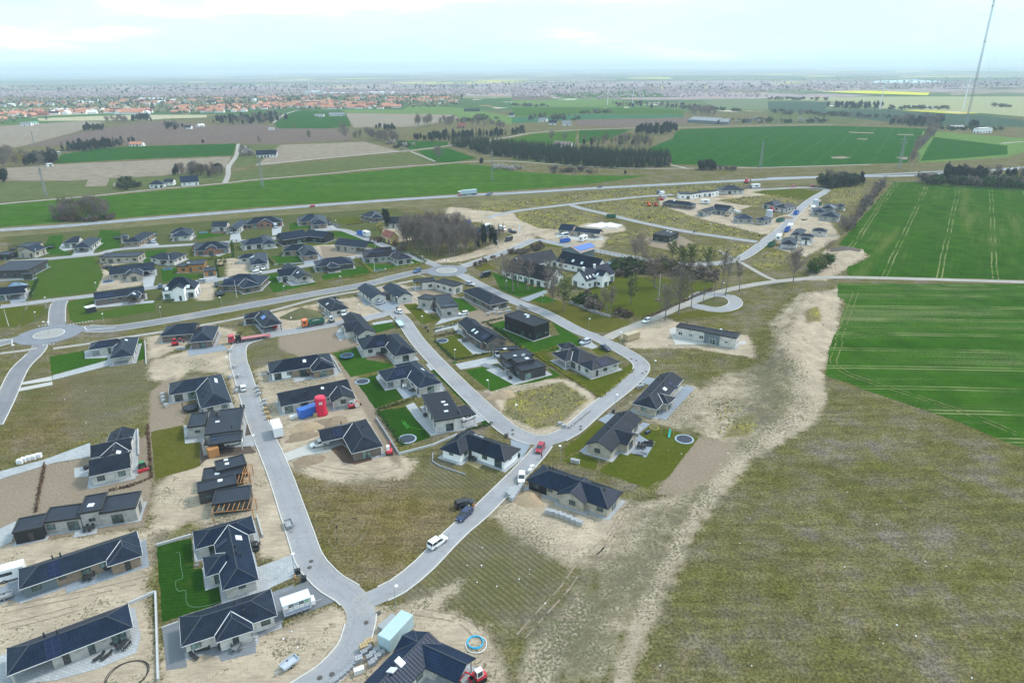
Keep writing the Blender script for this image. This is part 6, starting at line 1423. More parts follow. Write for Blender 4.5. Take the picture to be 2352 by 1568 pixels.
def truck(t,x,y,x2,y2,kind,label,name='truck',cat='truck',z=.16):
	a,b=GT(t,x,y),GT(t,x2,y2);d=b-a;o=empty(name,a+Vector((0,0,z)),label,cat,None,math.atan2(d.y,d.x))
	ch=MB();bd=MB()
	if kind=='tipper':
		cab(o,3.1,'orange');ch.box(-4,-.9,.6,2.2,.9,.95);bd.box(-4.1,-1.22,1.0,1.8,1.22,1.15);[bd.box(-4.1,s*1.22-.06,1.0,1.8,s*1.22+.06,2.2)for s in(-1,1)];bd.box(-4.1,
-1.22,1.0,-4.0,1.22,2.2);bd.box(1.7,-1.22,1.0,1.8,1.22,2.5)
		for i in range(6):bd.box(-3.9+i*1.05,-1.31,1.05,-3.78+i*1.05,1.31,2.15)
		ld=MB();ld.lathe([(1.15,0),(1.0,.45),(.5,.75),(.05,.85)],12);l_=ld.build('load',PM['l'],o);l_.location=(-1.2,0,1.15);l_.scale=(2.2,1,1);bd.build('tipper_body',
paint_mat(PAINT['dgreen']),o);wheels(o,(2.9,1.4,-2.2,-3.4),1.22)
	elif kind=='artic':
		cab(o,6.6,'white',1.25,3.5);b2=MB();b2.box(5.5,-1.26,.5,7.7,1.26,1.3);b2.build('cab_skirt',paint_mat(PAINT['lred']),o);ch.box(-7,-.9,.7,6,.9,1.1);bd.box(-7.2,
-1.25,1.15,5.0,1.25,3.9)
		for i in range(20):bd.box(-7.0+i*.6,-1.29,1.2,-6.85+i*.6,1.29,3.8)
		bd.build('trailer_body',paint_mat(PAINT['pale']),o);wheels(o,(6.4,3.2,2.0,-4.0,-5.2,-6.4),1.25)
	elif kind=='flatbed':
		cab(o,5.2,'lred');ch.box(-6,-.9,.6,4.4,.9,.95);bd.box(-6.5,-1.22,.95,1.9,1.22,1.15);bd.box(-7.8,-1.2,.55,-6.5,1.2,.75);bd.build('flatbed',paint_mat((.40,
.10,.10)),o);cr=MB();cr.box(2.1,-.6,.95,3.8,.6,2.4);cr.tube((2.8,0,2.2),(1.2,0,3.0),.14);cr.tube((1.2,0,3.0),(3.5,0,3.3),.11);cr.build('crane',UNDER,o);wheels(o,
(5.0,3.2,2.0,-4.4,-5.6),1.22)
	ch.build('chassis',UNDER,o);return o
truck('11',527,1425,440,1440,'tipper','orange tipper lorry with green body full of gravel');truck('11',1945,228,1870,235,'artic','long white and red lorry with pale trailer on the highway');truck('02',
2275,-5,2190,8,'flatbed','red flatbed lorry standing across the estate road bend')
def boxy(t,x,y,x2,y2,L,Wd,Hh,z0,colr,label,name,cat,wheelx=(),tow=False,rib=0,openbox=False,win=False,z=.05,door=None):
	"""trailers, cabins, containers and skips"""
	a,b=GT(t,x,y),GT(t,x2,y2);d=b-a;o=empty(name,a+Vector((0,0,z)),label,cat,None,math.atan2(d.y,d.x));pm=paint_mat(PAINT[colr]);m=MB()
	if openbox:
		m.box(-L/2,-Wd/2,z0,L/2,Wd/2,z0+.1);[m.box(-L/2,s*Wd/2-.05,z0,L/2,s*Wd/2+.05,z0+Hh)for s in(-1,1)];[m.box(s*L/2-.05,-Wd/2,z0,s*L/2+.05,Wd/2,z0+Hh)for s in(-1,
1)]
	else:
		m.box(-L/2,-Wd/2,z0,L/2,Wd/2,z0+Hh);m.box(-L/2+.04,-Wd/2+.04,z0+Hh,L/2-.04,Wd/2-.04,z0+Hh+.05)
	if rib:
		for i in range(rib):
			xx=-L/2+(i+.5)*L/rib;[m.box(xx-.06,s*Wd/2-.04,z0+.1,xx+.06,s*Wd/2+.05,z0+Hh-.08)for s in(-1,1)]
			if not openbox:m.box(xx-.06,-Wd/2+.1,z0+Hh,xx+.06,Wd/2-.1,z0+Hh+.09)
	m.build('body',pm,o)
	if wheelx:wheels(o,wheelx,Wd/2+.05,.33)
	if tow:q=MB();q.tube((L/2,-.4,z0),(L/2+1.2,0,z0),.05,n=4);q.tube((L/2,.4,z0),(L/2+1.2,0,z0),.05,n=4);q.box(L/2+1.1,-.1,0,L/2+1.25,.1,z0+.2);q.build('drawbar',
STEEL,o)
	if win:
		for sg in(-1,1):q=MB();q.box(-L*.2,sg*Wd/2-.03,z0+Hh*.45,L*.2,sg*Wd/2+.03,z0+Hh*.75);q.build('window',CARGL,o)
		q=MB();q.box(-L/2-.03,-.5,z0+Hh*.4,-L/2+.02,.5,z0+Hh*.72);q.build('window',CARGL,o)
	if door:q=MB();q.box(-L/2-.04,-Wd/2+.1,z0+.1,-L/2,Wd/2-.1,z0+Hh-.1,0);q.box(-L/2-.07,-.03,z0+.15,-L/2-.03,.03,z0+Hh-.15);q.build('door',paint_mat(PAINT[door]),
o)
	return o
boxy('03',72,612,160,588,6.0,2.3,2.2,.45,'white','white caravan beside the tan brick bungalow','caravan','caravan',(-.3,),True,win=True);boxy('03',45,
795,90,780,2.6,1.4,.5,.5,'grey','grey box trailer in front of the caravan','box_trailer','trailer',(0,),True,openbox=True);boxy('13',305,128,318,160,2.6,
1.5,.45,.5,'grey','small open trailer loaded with rubble at the kerb','box_trailer','trailer',(0,),True,openbox=True)
boxy('13',312,1408,262,1445,2.8,1.5,.42,.5,'silver','galvanised trailer left alone on the bare gravel','box_trailer','trailer',(0,),True,openbox=True);boxy('13',
1292,1150,1392,1040,6.4,2.45,2.6,.1,'pale','long pale blue ribbed shipping container beside the new house','shipping_container','container',rib=22,door='pale');boxy('12',
482,678,550,655,5.4,2.4,2.4,.1,'cobalt','bright blue container next to the red silo','shipping_container','container',rib=14,door='cobalt');boxy('12',
200,850,180,800,5.6,2.4,2.5,.5,'white','white box trailer standing on the kerb','site_trailer','trailer',(-.3,.5),True)
boxy('21',653,645,690,628,6,2.4,2.6,.3,'white','white site cabin beside the blue skip','site_cabin','cabin',(0,),win=True);boxy('21',1775,305,1810,305,
6,2.4,2.5,.3,'white','white site cabin on wheels between two new houses','site_cabin','cabin',(0,),win=True);boxy('31',410,368,424,350,6,2.4,2.7,.3,'white',
'white site cabin at the lane beside the silo','site_cabin','cabin',(0,),win=True);boxy('31',200,540,222,518,6,2.5,2.7,.3,'white','white site trailer halfway along the building lane',
'site_cabin','cabin',(0,),win=True);boxy('31',96,640,115,615,6,2.5,2.7,.3,'white','white site trailer nearest the green skip','site_cabin','cabin',(0,
),win=True);boxy('21',2235,163,2275,160,7,2.5,3,.2,'white','white container at the far dark spoil heap','site_cabin','cabin',win=True);boxy('11',2120,
535,2145,530,4.5,2.4,2.6,.2,'white','white site cabin beside the brown conifers','site_cabin','cabin',win=True);boxy('11',1018,605,1046,615,5.4,2.5,2.6,
.4,'white','white site trailer at the yellow cottage hedge','site_cabin','cabin',(0,),win=True)
for t,x,y,x2,y2,c,lb in(('21',912,432,955,434,'dgreen','dark green skip beside the northern road'),('31',112,470,148,462,'dgreen','green skip beside the plain silo house'),
('31',30,695,60,678,'dgreen','green skip at the black open garage'),('21',487,660,530,652,'cobalt','blue skip in front of the pale two-gabled house'),
('31',258,402,280,388,'cobalt','blue skip full of packaging on the building lane'),('31',175,558,190,540,'cobalt','small blue skip below the white site trailer'),
('11',968,592,1000,600,'cobalt','blue skip beside the white site trailer at the cottage'),('31',470,322,490,310,'dgreen','green skip behind the upper silo')):
	boxy(t,x,y,x2,y2,5.8,2.3,1.7,.25,c,lb,'skip','skip',rib=7,openbox=True)
boxy('11',1948,500,1970,496,2.6,2.4,2.6,.1,'cobalt','blue site box before the half-built timber roof','site_box','container',rib=6);boxy('21',1095,1550,
1160,1530,6,2.4,2.2,.2,'tan','rosy pink site hut at the road corner','site_hut','hut');boxy('01',838,1300,880,1290,3.2,2.4,2.1,.05,'dark','small dark garden shed with white flat roof on the lawn',
'garden_shed','shed');boxy('11',1325,1418,1350,1450,6.5,2.2,.35,.6,'pale','flat trailer with green boards on the estate road','flat_trailer','trailer',
(-1,0),True,openbox=True,z=.14);boxy('13',1225,1050,1270,1010,3.6,2,.5,.5,'grey','grey platform trailer beside the pale container','flat_trailer','trailer',
(0,),True)
sr=[o for o in COL.objects if o.get('label','').startswith('small dark garden shed')][0];q=MB();q.box(-1.75,-1.4,2.2,1.75,1.4,2.4);q.build('roof',RM['whiter'],
sr)
def text_obj(body,size,mat,parent,loc,rot,name='lettering',ext=.004):
	c=bpy.data.curves.new(name,'FONT');c.body=body;c.size=size;c.extrude=ext;c.align_x='CENTER';c.align_y='CENTER';c.materials.append(mat)
	tmp=bpy.data.objects.new(name,c);COL.objects.link(tmp);me=bpy.data.meshes.new_from_object(tmp);bpy.data.objects.remove(tmp);o=link(name,me,parent,loc);o.rotation_euler=rot;return o
A_t,B_t=GT('z5',540,1350),GT('z5',1570,985);dd=B_t-A_t;LT=dd.length;rz=math.atan2(dd.y,dd.x);WT=2.3
tr=empty('advertising_trailer',A_t+dd*.5+Vector((-dd.y,dd.x,0)).normalized()*WT/2,'white advertising trailer with sponsor panels parked on gravel','trailer',
None,rz)
TRW=plain('pale_trailer_panel',(.50,.53,.57),.5,.4,0,.03);TRT=plain('trailer_roof',(.62,.70,.80),.45,.4,0,.03);BLUE=plain('blue_lettering',(.02,.08,.42),
.5,.3);INK=plain('black_sign',(.02,.02,.022),.5,.3);REDS=plain('red_sign',(.5,.05,.07),.5,.3);GRN=plain('green_sign',(.03,.30,.14),.5,.3);SGW=plain('white_sign',
(.82,.82,.83),.5,.3,0,.03)
m=MB();m.box(-LT/2,-WT/2,.55,LT/2,WT/2,2.75);m.build('body',TRW,tr);m=MB();m.box(-LT/2-.05,-WT/2-.05,2.75,LT/2+.05,WT/2+.05,2.85);m.build('roof',TRT,tr);wheels(tr,
(-.35,.55),WT/2+.02,.33)
m=MB();m.box(LT/2,-.75,.6,LT/2+.75,.75,1.5);m.build('nose_box',SGW,tr);m=MB();m.tube((LT/2+.7,0,.6),(LT/2+2.0,0,.6),.06);m.tube((LT/2+1.8,0,.05),(LT/2+1.8,
0,.7),.05);m.build('drawbar',STEEL,tr);m=MB();m.box(-LT/2,-WT/2-.03,.48,LT/2,-WT/2+.05,.58);m.build('side_rail',STEEL,tr)
text_obj('WWW.STENSVEDGYM.DK',.50,BLUE,tr,(.0,-WT/2-.03,.98),(R(90),0,0)).scale=(LT*.90/6.05,1,1)
for i,(xx,top,bot,wt_,wb_)in enumerate(((-.40,SGW,TRW,'','LBR'),(-.215,INK,SGW,'WB','Profil'),(-.03,TRW,SGW,'BYG','Tv'),(.155,INK,SGW,'B.J','kr'),(.34,
GRN,SGW,'GRØN','MOS'))):
	for mt,z0,z1,tx in((top,2.05,2.62,wt_),(bot,1.42,2.02,wb_)):
		m=MB();m.box(xx*LT-.075*LT,-WT/2-.025,z0,xx*LT+.075*LT,-WT/2,z1);pn=m.build('sign_panel',mt,tr)
		if tx:text_obj(tx,.34,SGW if mt in(INK,GRN)else(REDS if tx=='LBR' else INK),pn,(xx*LT,-WT/2-.035,(z0+z1)/2),(R(90),0,0))
		# ---------------------------------------------------------------- silos
def silo(t,x,y,h,r,mat,label,logo=False):
	o=empty('silo',GT(t,x,y),label,'silo');m=MB()
	m.lathe([(r*1.18,0.0),(r*1.12,h*.12),(r*1.0,h*.34),(r*.97,h*.6),(r*1.0,h*.93),(r*.97,h*.965)],24);m.build('body',mat,o,smooth=True)
	m=MB();m.lathe([(r*.93,h*.965),(r*.9,h*.985),(r*.3,h)],24);m.build('lid',mat,o);m=MB();m.lathe([(r*1.02,h*.90),(r*1.04,h*.915),(r*1.02,h*.93)],24);m.build('rim',
mat,o)
	if logo:
		d=(CP-o.location);a=math.atan2(d.y,d.x);q=MB();n=7
		for i in range(n):
			a0,a1=a-.32+.64*i/n,a-.32+.64*(i+1)/n;rr=r*1.02
			q.add([(rr*math.cos(a0),rr*math.sin(a0),h*.66),(rr*math.cos(a1),rr*math.sin(a1),h*.66),(rr*math.cos(a1),rr*math.sin(a1),h*.80),(rr*math.cos(a0),rr*math.sin(a0),
h*.80)],[[0,1,2,3]])
		sg_=q.build('sign',SGW,o);text_obj('OH',r*.50,paint_mat(PAINT['lred']),sg_,(r*1.06*math.cos(a),r*1.06*math.sin(a),h*.74),(R(90),0,a+R(90)))
	return o
SR=plain('red_silo_plastic',(.62,.012,.06),.35,.5,0,.05);SG=plain('grey_silo_plastic',(.46,.49,.55),.5,.4,0,.06)
b=GT('12',605,668);silo('12',605,668,px_h(b,42),1.45,SR,'tall red plastic silo beside the bright blue container',True);b=GT('z6',1362,335);silo('z6',1362,
335,px_h(b,14),2.0,SG,'grey silo at the lane beside the white site cabin');b=GT('z6',393,568);silo('z6',393,568,px_h(b,16),2.0,SG,'grey silo behind the low blue-grey hipped roof')
# ---------------------------------------------------------------- diggers, tractor, loader
def digger(t,x,y,x2,y2,colr,label,s=1.0,cabc='white'):
	a,b=GT(t,x,y),GT(t,x2,y2);d=b-a;o=empty('mini_digger',a,label,'digger',None,math.atan2(d.y,d.x));o.scale=(s,s,s)
	for sg in(-1,1):m=MB();loft(m,[[(-1.1,sg*.75-.2,.15),(-1.1,sg*.75+.2,.15),(-1.1,sg*.75+.2,.5),(-1.1,sg*.75-.2,.5)],[(-.8,sg*.75-.2,.0),(-.8,sg*.75+.2,
.0),(-.8,sg*.75+.2,.62),(-.8,sg*.75-.2,.62)],[(.8,sg*.75-.2,.0),(.8,sg*.75+.2,.0),(.8,sg*.75+.2,.62),(.8,sg*.75-.2,.62)],[(1.1,sg*.75-.2,.15),(1.1,sg*.75+.2,
.15),(1.1,sg*.75+.2,.5),(1.1,sg*.75-.2,.5)]]);m.build('track',TYRE,o)
	m=MB();m.box(-1.2,-.8,.65,.6,.8,1.3);m.build('body',paint_mat(PAINT[colr]),o);m=MB();m.box(-.55,-.1,1.3,.6,.78,2.5);m.build('cab',paint_mat(PAINT[cabc]),
o);m=MB();m.box(.6,0,1.45,.63,.7,2.35);m.box(-.4,.78,1.5,.45,.8,2.35);m.box(-.4,-.12,1.5,.45,-.1,2.35);m.build('window',CARGL,o)
	m=MB();m.tube((.6,-.3,1.0),(2.0,-.3,2.7),.14,n=5);m.tube((2.0,-.3,2.7),(3.2,-.3,1.5),.11,n=5);m.build('arm',paint_mat(PAINT[colr]),o);m=MB();m.box(2.9,
-.65,.7,3.4,.05,1.4);m.build('bucket',UNDER,o);m=MB();m.box(1.2,-.9,.1,1.35,.9,.6);m.build('blade',paint_mat(PAINT[colr]),o);return o
digger('13',2040,1540,1990,1568,'lred','red mini digger with white cab at the new house corner');digger('12',1228,1030,1224,980,'lred','white and red mini digger beside the grey drain pipe',
.9);digger('z6',450,455,400,440,'lred','red digger by the pale house with small spoil heap',1.3,'lred');digger('z7',760,490,735,485,'orange','orange digger among the weeds at the far site',
1.3,'orange');digger('z7',875,492,840,485,'lred','red digger right of the orange one',1.1,'lred');digger('11',690,1395,655,1405,'grey','white skid loader behind the orange tipper lorry',
1.0);digger('12',880,610,915,605,'lred','red compact machine at the glazed gable wall',.8);digger('02',1610,35,1680,25,'lred','red loader on the pale plot beside paving stacks',
.9,'lred');digger('01',2025,875,2060,860,'tan','tan digger in the dug-up plot',1.2,'tan');digger('z7',1990,648,2020,640,'tan','tan digger beside the grey L-shaped house',
1.0,'tan');digger('21',2155,118,2170,115,'lred','red digger on the far dark spoil heap',1.5,'lred');digger('z7',960,395,940,400,'lred','white digger beside the two site vans',
1.3)
o=empty('tractor',GT('02',1312,1165),'small green tractor with red rear implement on bare soil','tractor',None,math.atan2(*(lambda d:(d.y,d.x))(GT('02',
1300,1110)-GT('02',1318,1200))))
m=MB();m.box(-.2,-.35,.6,1.5,.35,1.25);m.box(-.9,-.5,.7,-.1,.5,1.1);m.build('body',paint_mat(PAINT['green']),o);m=MB();m.box(-1.0,-.55,1.9,.1,.55,2.05);m.build('cab_roof',
paint_mat(PAINT['green']),o);m=MB();m.box(-.95,-.5,1.1,.05,.5,1.9);m.build('cab',CARGL,o);m=MB();m.box(-2.0,-1.2,.15,-1.5,1.2,.7);m.build('implement',
paint_mat(PAINT['lred']),o);wheels(o,(-.6,),.85,.62);wheels(o,(1.1,),.75,.42);m=MB();m.box(1.5,-.7,.3,1.9,.7,.6);m.build('loader',paint_mat(PAINT['green']),
o)
# ---------------------------------------------------------------- street lamps, flagpoles, pylons, mast, turbines
POLE=plain('galvanised_pole',(.36,.38,.40),.5,.4,.3);GLOBE=plain('opal_globe',(.85,.86,.87),.4,.4,0,.02)
m=MB();m.tube((0,0,0),(0,0,1.1),.07,n=8);m.tube((0,0,1.1),(0,0,4.0),.05,n=8);m.tube((0,0,4.0),(0,-.35,4.35),.035,n=6);plm=m.mesh('lamp_pole',POLE);m=MB();m.lathe([(.06,
4.50),(.30,4.42),(.33,4.34),(.27,4.22),(.1,4.16)],14,c=(0,-.42));hdm=m.mesh('lamp_head',GLOBE)
for t,x,y,lb in(('13',1283,862,'at the fork of the branch road'),('13',352,545,'beside the dustbins on the pale drive'),('12',2140,482,'at the corner of the square green lawn'),
('12',1828,185,'at the olive lawn with the sunken trampoline'),('22',443,1112,'beside the turning to the long beige house'),('22',950,622,'before the grey bungalow on bare ground'),
('22',1303,290,'at the bend by the red waste post'),('22',40,720,'at the weedy corner plot'),('21',993,1590,'at the junction below the white farm'),('21',
706,1467,'on the dry lawn before the stone wall'),('21',278,1242,'at the drive of the white farm'),('21',1930,1122,'at the turning loop'),('11',260,1152,
'on the main road verge before the L-shaped gabled house'),('11',790,1057,'on the main road verge beside the yellow hedge'),('11',1190,985,'on the main road verge before the sunken blue trampoline'),
('11',1525,867,'at the end of the yellow-green hedge'),('11',1307,1260,'at the white car by the twin-gabled house'),('11',960,1322,'before the rubble of the twin-gabled house'),
('11',1535,1442,'at the narrow olive lawn'),('11',2297,1102,'at the farm lawn by the road'),('11',1860,772,'before the grey copse'),('11',2215,717,'at the brownish pines'),
('11',745,522,'at the small lone hipped house'),('11',1730,422,'behind the copse'),('11',328,1450,'left of the orange tipper lorry'),('01',960,1412,'before the white-roofed shed'),
('01',1480,1352,'before the white villa'),('01',2043,1257,'on the verge at the flagpole garden'),('01',340,1397,'left of the roundabout by the path'),
('01',345,802,'at the beige gabled house'),('01',1795,657,'at the lane by the red brick house'),('01',425,1262,'above the roundabout road'),('01',893,
1120,'at the corner of the striped field'),('01',262,1180,'beside the blue pyramid roof house'),('21',140,347,'on the northern road, first from the west'),
('21',583,302,'at the fork of the northern roads'),('21',853,357,'on the northern weeds, above the green skip'),('21',1150,442,'in the weeds right of the green skip'),
('21',1475,512,'in the weeds above the black square house'),('21',1825,562,'in the weeds near the timber stack'),('21',2180,632,'at the eastern weeds corner'),
('21',2262,772,'at the bend of the garden road'),('21',1888,167,'behind the white zigzag house'),('21',1253,217,'at the highway weeds'),('02',145,145,
'at the path south of the roundabout'),('02',2103,262,'at the paving stacks on the road'),('02',2346,1010,'at the dark planting bed'),('21',95,640,'at the site road by the flag'),
('21',125,655,'right of the flag on the site road')):
	o=empty('street_lamp',GT(t,x,y),'white globe street lamp '+lb,'street lamp','globe street lamps of the estate',random.uniform(0,6.28));link('lamp_pole',
plm,o);link('lamp_head',hdm,o)
def mastlamp(g,lb,h):
	o=empty('street_lamp',g,lb,'street lamp');m=MB();m.tube((0,0,0),(0,0,h),.09,.06);m.tube((-.9,0,h),(.9,0,h),.05);m.build('lamp_pole',POLE,o)
	for s in(-1,1):q=MB();q.lathe([(.1,.2),(.4,.05),(.35,-.08)],12);l_=q.build('lamp_head',GLOBE,o);l_.location=(s*.9,0,h)
b=RB1+Vector((0,0,.3));mastlamp(b,'tall double-headed lamp on the western roundabout island',px_h(b,27));b=RB2+Vector((0,0,.3));mastlamp(b,'tall double-headed lamp on the eastern roundabout island',
px_h(b,22))
PW=plain('white_flagpole',(.8,.8,.8),.4,.4,0,.02)
for t,x,y,yt,lb in(('z4',150,738,470,'white flagpole on the lawn left of the roundabout'),('01',2178,1167,1025,'white flagpole in the garden by the main road'),
('11',1092,932,805,'white flagpole beside the sunken blue trampoline'),('21',1347,1192,965,'white flagpole on the round bed in the farm garden'),('21',
62,608,500,'white banner pole at the building site road')):
	b=GT(t,x,y);h=px_h(b,(y-yt)*TILES[t][2]);o=empty('flagpole',b,lb,'flagpole');m=MB();m.tube((0,0,0),(0,0,h),.11,.05,8);m.build('pole',PW,o);m=MB();m.lathe([(.05,
h),(.13,h+.1),(.03,h+.22)],8);m.build('finial',PW,o)
	if 'banner' in lb:m=MB();m.box(0,-.02,h*.45,.9,.02,h*.98);m.build('banner',SGW,o)
	if 'round bed' in lb:m=MB();m.disc((0,0),1.5,0,.25,20);m.build('bed',PM['m'],o)
LAT=plain('lattice_steel',(.26,.28,.29),.6,.3,.2)
def lattice(name,base,h,w0,w1,label,cat,nseg,rad,arms=(),mats=None):
	o=empty(name,base,label,cat);m=MB()
	def c(k,i):w_=w0+(w1-w0)*k/nseg;return Vector(((-w_,-w_),(w_,-w_),(w_,w_),(-w_,w_))[i%4]+(h*k/nseg,))
	for k in range(nseg):
		for i in range(4):
			m.tube(c(k,i),c(k+1,i),rad,n=4,cap=False);m.tube(c(k,i),c(k+1,i+1),rad*.6,n=3,cap=False);m.tube(c(k+1,i),c(k+1,i+1),rad*.6,n=3,cap=False)
	m.build('tower',LAT,o)
	for z,l in arms:q=MB();q.tube((-l,0,z),(l,0,z),rad,n=4);q.tube((-l,0,z),(0,0,z+l*.35),rad*.7,n=3);q.tube((l,0,z),(0,0,z+l*.35),rad*.7,n=3);q.build('crossarm',
LAT,o)
	return o
for t,x,y,yt,lb in(('01',425,237,-5,'lattice pylon on the tan field at the left'),('11',62,157,-102,'lattice pylon in the wheat left of centre'),('11',
2172,102,-162,'lattice pylon in the wheat beside the blossom'),('f0',312,852,757,'small lattice pylon on the far tan field'),('f2',2278,1102,865,'lattice pylon at the corner of the far wheat'),
('f3',1202,1092,820,'lattice pylon with arms left of the grey tree row'),('f1',163,642,470,'lattice pylon at the wood on the green rise')):
	b=GT(t,x,y);h=px_h(b,(y-yt)*.25);lattice('power_pylon',b,h,h*.045,h*.012,lb,'pylon',12,.11,((h*.88,h*.1),(h*.78,h*.13))if 'arms' in lb or 'left' in lb else((h*.9,
h*.06),))
mb_=GT('f3',1815,697);mh=186.0;o=lattice('transmitter_mast',mb_,mh,1.1,.9,'very tall thin transmitter mast rising above the horizon on the right','mast',
60,.16)
GUY=plain('guy_wire',(.3,.31,.33),.5,.4)
for k in range(3):
	a=k*2.094+.5;q=MB()
	for z in(70,130,180):q.tube((math.cos(a)*75,math.sin(a)*75,0),(0,0,z),.035,n=3)
	q.build('guy_wire',GUY,o)
for z in(120,168,176):q=MB();q.lathe([(1.6,z),(1.9,z+.6),(1.6,z+1.2)],10);q.build('aerial_ring',LAT,o)
TW=plain('white_turbine_paint',(.80,.81,.82),.4,.4,0,.02)
def turbine(t,x,y,yh,blade,ang,label,group=None):
	b=GT(t,x,y);h=px_h(b,(y-yh)*.25);o=empty('wind_turbine',b,label,'wind turbine',group);m=MB();m.tube((0,0,0),(0,0,h),h*.028,h*.016,12);m.build('tower',
TW,o)
	m=MB();m.box(-h*.02,-h*.03,h,h*.02,h*.06,h*1.04);m.build('nacelle',TW,o);hub=MB();hub.lathe([(h*.02,0),(h*.012,h*.03)],10);hb=hub.build('hub',TW,o);hb.location=(0,
-h*.03,h*1.02);hb.rotation_euler=(R(90),0,0)
	for k in range(3):
		q=MB();L=h*blade;loft(q,[[(-L*.02,-.1,0),(L*.02,-.1,0),(L*.02,.1,0),(-L*.02,.1,0)],[(-L*.02,-.12,L*.2),(L*.055,-.12,L*.2),(L*.055,.12,L*.2),(-L*.02,.12,
L*.2)],[(-L*.006,-.05,L),(L*.006,-.05,L),(L*.006,.05,L),(-L*.006,.05,L)]]);bl=q.build('blade',TW,o);bl.location=(0,-h*.04,h*1.02);bl.rotation_euler=(0,
ang+k*2.0944,0)
turbine('f2',877,507,405,.42,.0,'white wind turbine left of the near pair');turbine('f2',1105,532,425,.50,.05,'white wind turbine right of the near pair');turbine('f3',
1027,547,368,.42,.1,'white wind turbine at the far pine wood');turbine('f3',1790,558,355,.34,.0,'white wind turbine beside the tall mast')
for i,(t,x,y,yh)in enumerate((('f1',1245,248,225),('f1',1343,248,226),('f1',1443,246,223),('f1',1647,246,222),('f1',1750,248,220),('f2',528,252,202),('f2',
697,252,202),('f2',862,242,198),('f1',1882,224,204),('f1',1957,222,204))):
	turbine(t,x,y,yh,.55,i*.7,'tiny white wind turbine near the skyline','turbines near the skyline')
	# ---------------------------------------------------------------- factory and town
CONC=plain('pale_concrete',(.62,.61,.58),.8,.2);b=GT('f1',488,395);h=px_h(b,29);o=empty('factory_chimney',b,'tall pale factory chimney behind the town',
'chimney');m=MB();m.tube((0,0,0),(0,0,h),h*.055,h*.036,14);m.build('shaft',CONC,o);m=MB();m.tube((0,0,h),(0,0,h*1.015),h*.04,h*.04,14);m.build('cap',LAT,
o)
def far_box(t,x0,x1,y,hpx,dep,mat,rmat,label,name='factory_building',cat='factory'):
	a,b=GT(t,x0,y),GT(t,x1,y);h=px_h(a,hpx*.25);d=b-a;o=empty(name,a,label,cat,None,math.atan2(d.y,d.x));L=d.length;m=MB();m.box(0,0,0,L,dep,h);m.build('wall',
mat,o);m=MB();m.box(-.4,-.4,h,L+.4,dep+.4,h+h*.08);m.build('roof',rmat,o)
for a in(('f1',440,505,402,26,30,CONC,RM['grey'],'pale factory block left of the tall chimney'),('f1',508,560,405,22,30,WM['white'],RM['whiter'],'white factory block right of the tall chimney'),
('f1',562,612,410,22,30,CONC,RM['grey'],'grey factory hall next to the white block'),('f1',630,800,412,12,60,WM['metal'],RM['whiter'],'long pale hall right of the factory'),
('f1',815,990,408,10,60,WM['red'],RM['whiter'],'long hall with brick front behind the town'),('f1',1000,1240,402,11,70,WM['white'],RM['whiter'],'very long white hall at the edge of the town'),
('f0',1270,1460,465,16,40,WM['white'],RM['whiter'],'long white hall in the western town'),('f1',415,590,505,30,40,WM['red'],RM['orange'],'large orange-roofed hall in the town centre')):far_box(*a)
def town_house(seed,roof,wall):
	r=random.Random(seed);L,D,z,p=r.uniform(11,18),r.uniform(8,10),2.9,R(38);F=Frame(Vector((-L/2,-D/2,0)),Vector((1,0,0)),Vector((0,1,0)),L,D);m=MB();mr_=MB();roof_slab(mr_,
F,'gg',z,p,.25);wall_ring(m,F,'gg',z,p,.35,.2,.25);k=len(m.f);m.add(mr_.v,mr_.f,1);m.box(L*.2,-.5,z,L*.2+.9,.4,z+D*.5*math.tan(p)+.9,1)
	return m.mesh('town_house',[wall,roof],True)
TH=[(town_house(500+i,rf,wl_),lb)for i,(rf,wl_,lb)in enumerate(((RM['orange'],WM['white'],'orange'),(RM['orange'],WM['light'],'orange'),(RM['orange'],
WM['red'],'orange'),(RM['redt'],WM['white'],'red'),(RM['redt'],WM['red'],'red'),(RM['grey'],WM['white'],'grey'),(RM['soft'],WM['white'],'dark'),(RM['whiter'],
WM['white'],'white')))]
def town(poly,n,pick,seed,where,mind=19):
	P_=W(PO(poly));xs,ys=rand_in(P_,n*6,seed);r=random.Random(seed);got=[]
	for x,y in zip(xs,ys):
		if len(got)>=n:break
		if any((x-a)**2+(y-b)**2<mind*mind for a,b in got):continue
		got.append((x,y));me_,lb=TH[r.choice(pick)];o=link('town_house',me_,None,(x,y,0),.12+r.choice((0,0,1.57))+r.uniform(-.12,.12));k=r.uniform(1.05,1.4);o.scale=(k*1.2,
k,k);tag(o,'%s-roofed house %s'%(lb,where),'house','houses %s, %s roofs'%(where,lb))
town('400,260 560,258 588,252 700,248 800,252 920,250 915,243 760,236 600,238 588,244 400,248',125,(0,0,1,1,2,3),401,'in the front rows of the far town');town('120,263 345,262 345,255 125,257',
42,(0,0,1,3,6,7),402,'in the western rows of the far town');town('0,266 45,272 105,266 100,256 0,258',16,(0,2,4),403,'at the left edge of the far town');town('0,246 300,244 588,236 588,228 300,232 0,236',
85,(0,3,5,0,6,7,1),404,'in the back of the western town');town('588,236 760,235 920,238 1050,236 1050,226 800,222 588,226',75,(0,1,4,0,3,6),405,'in the back of the eastern town')
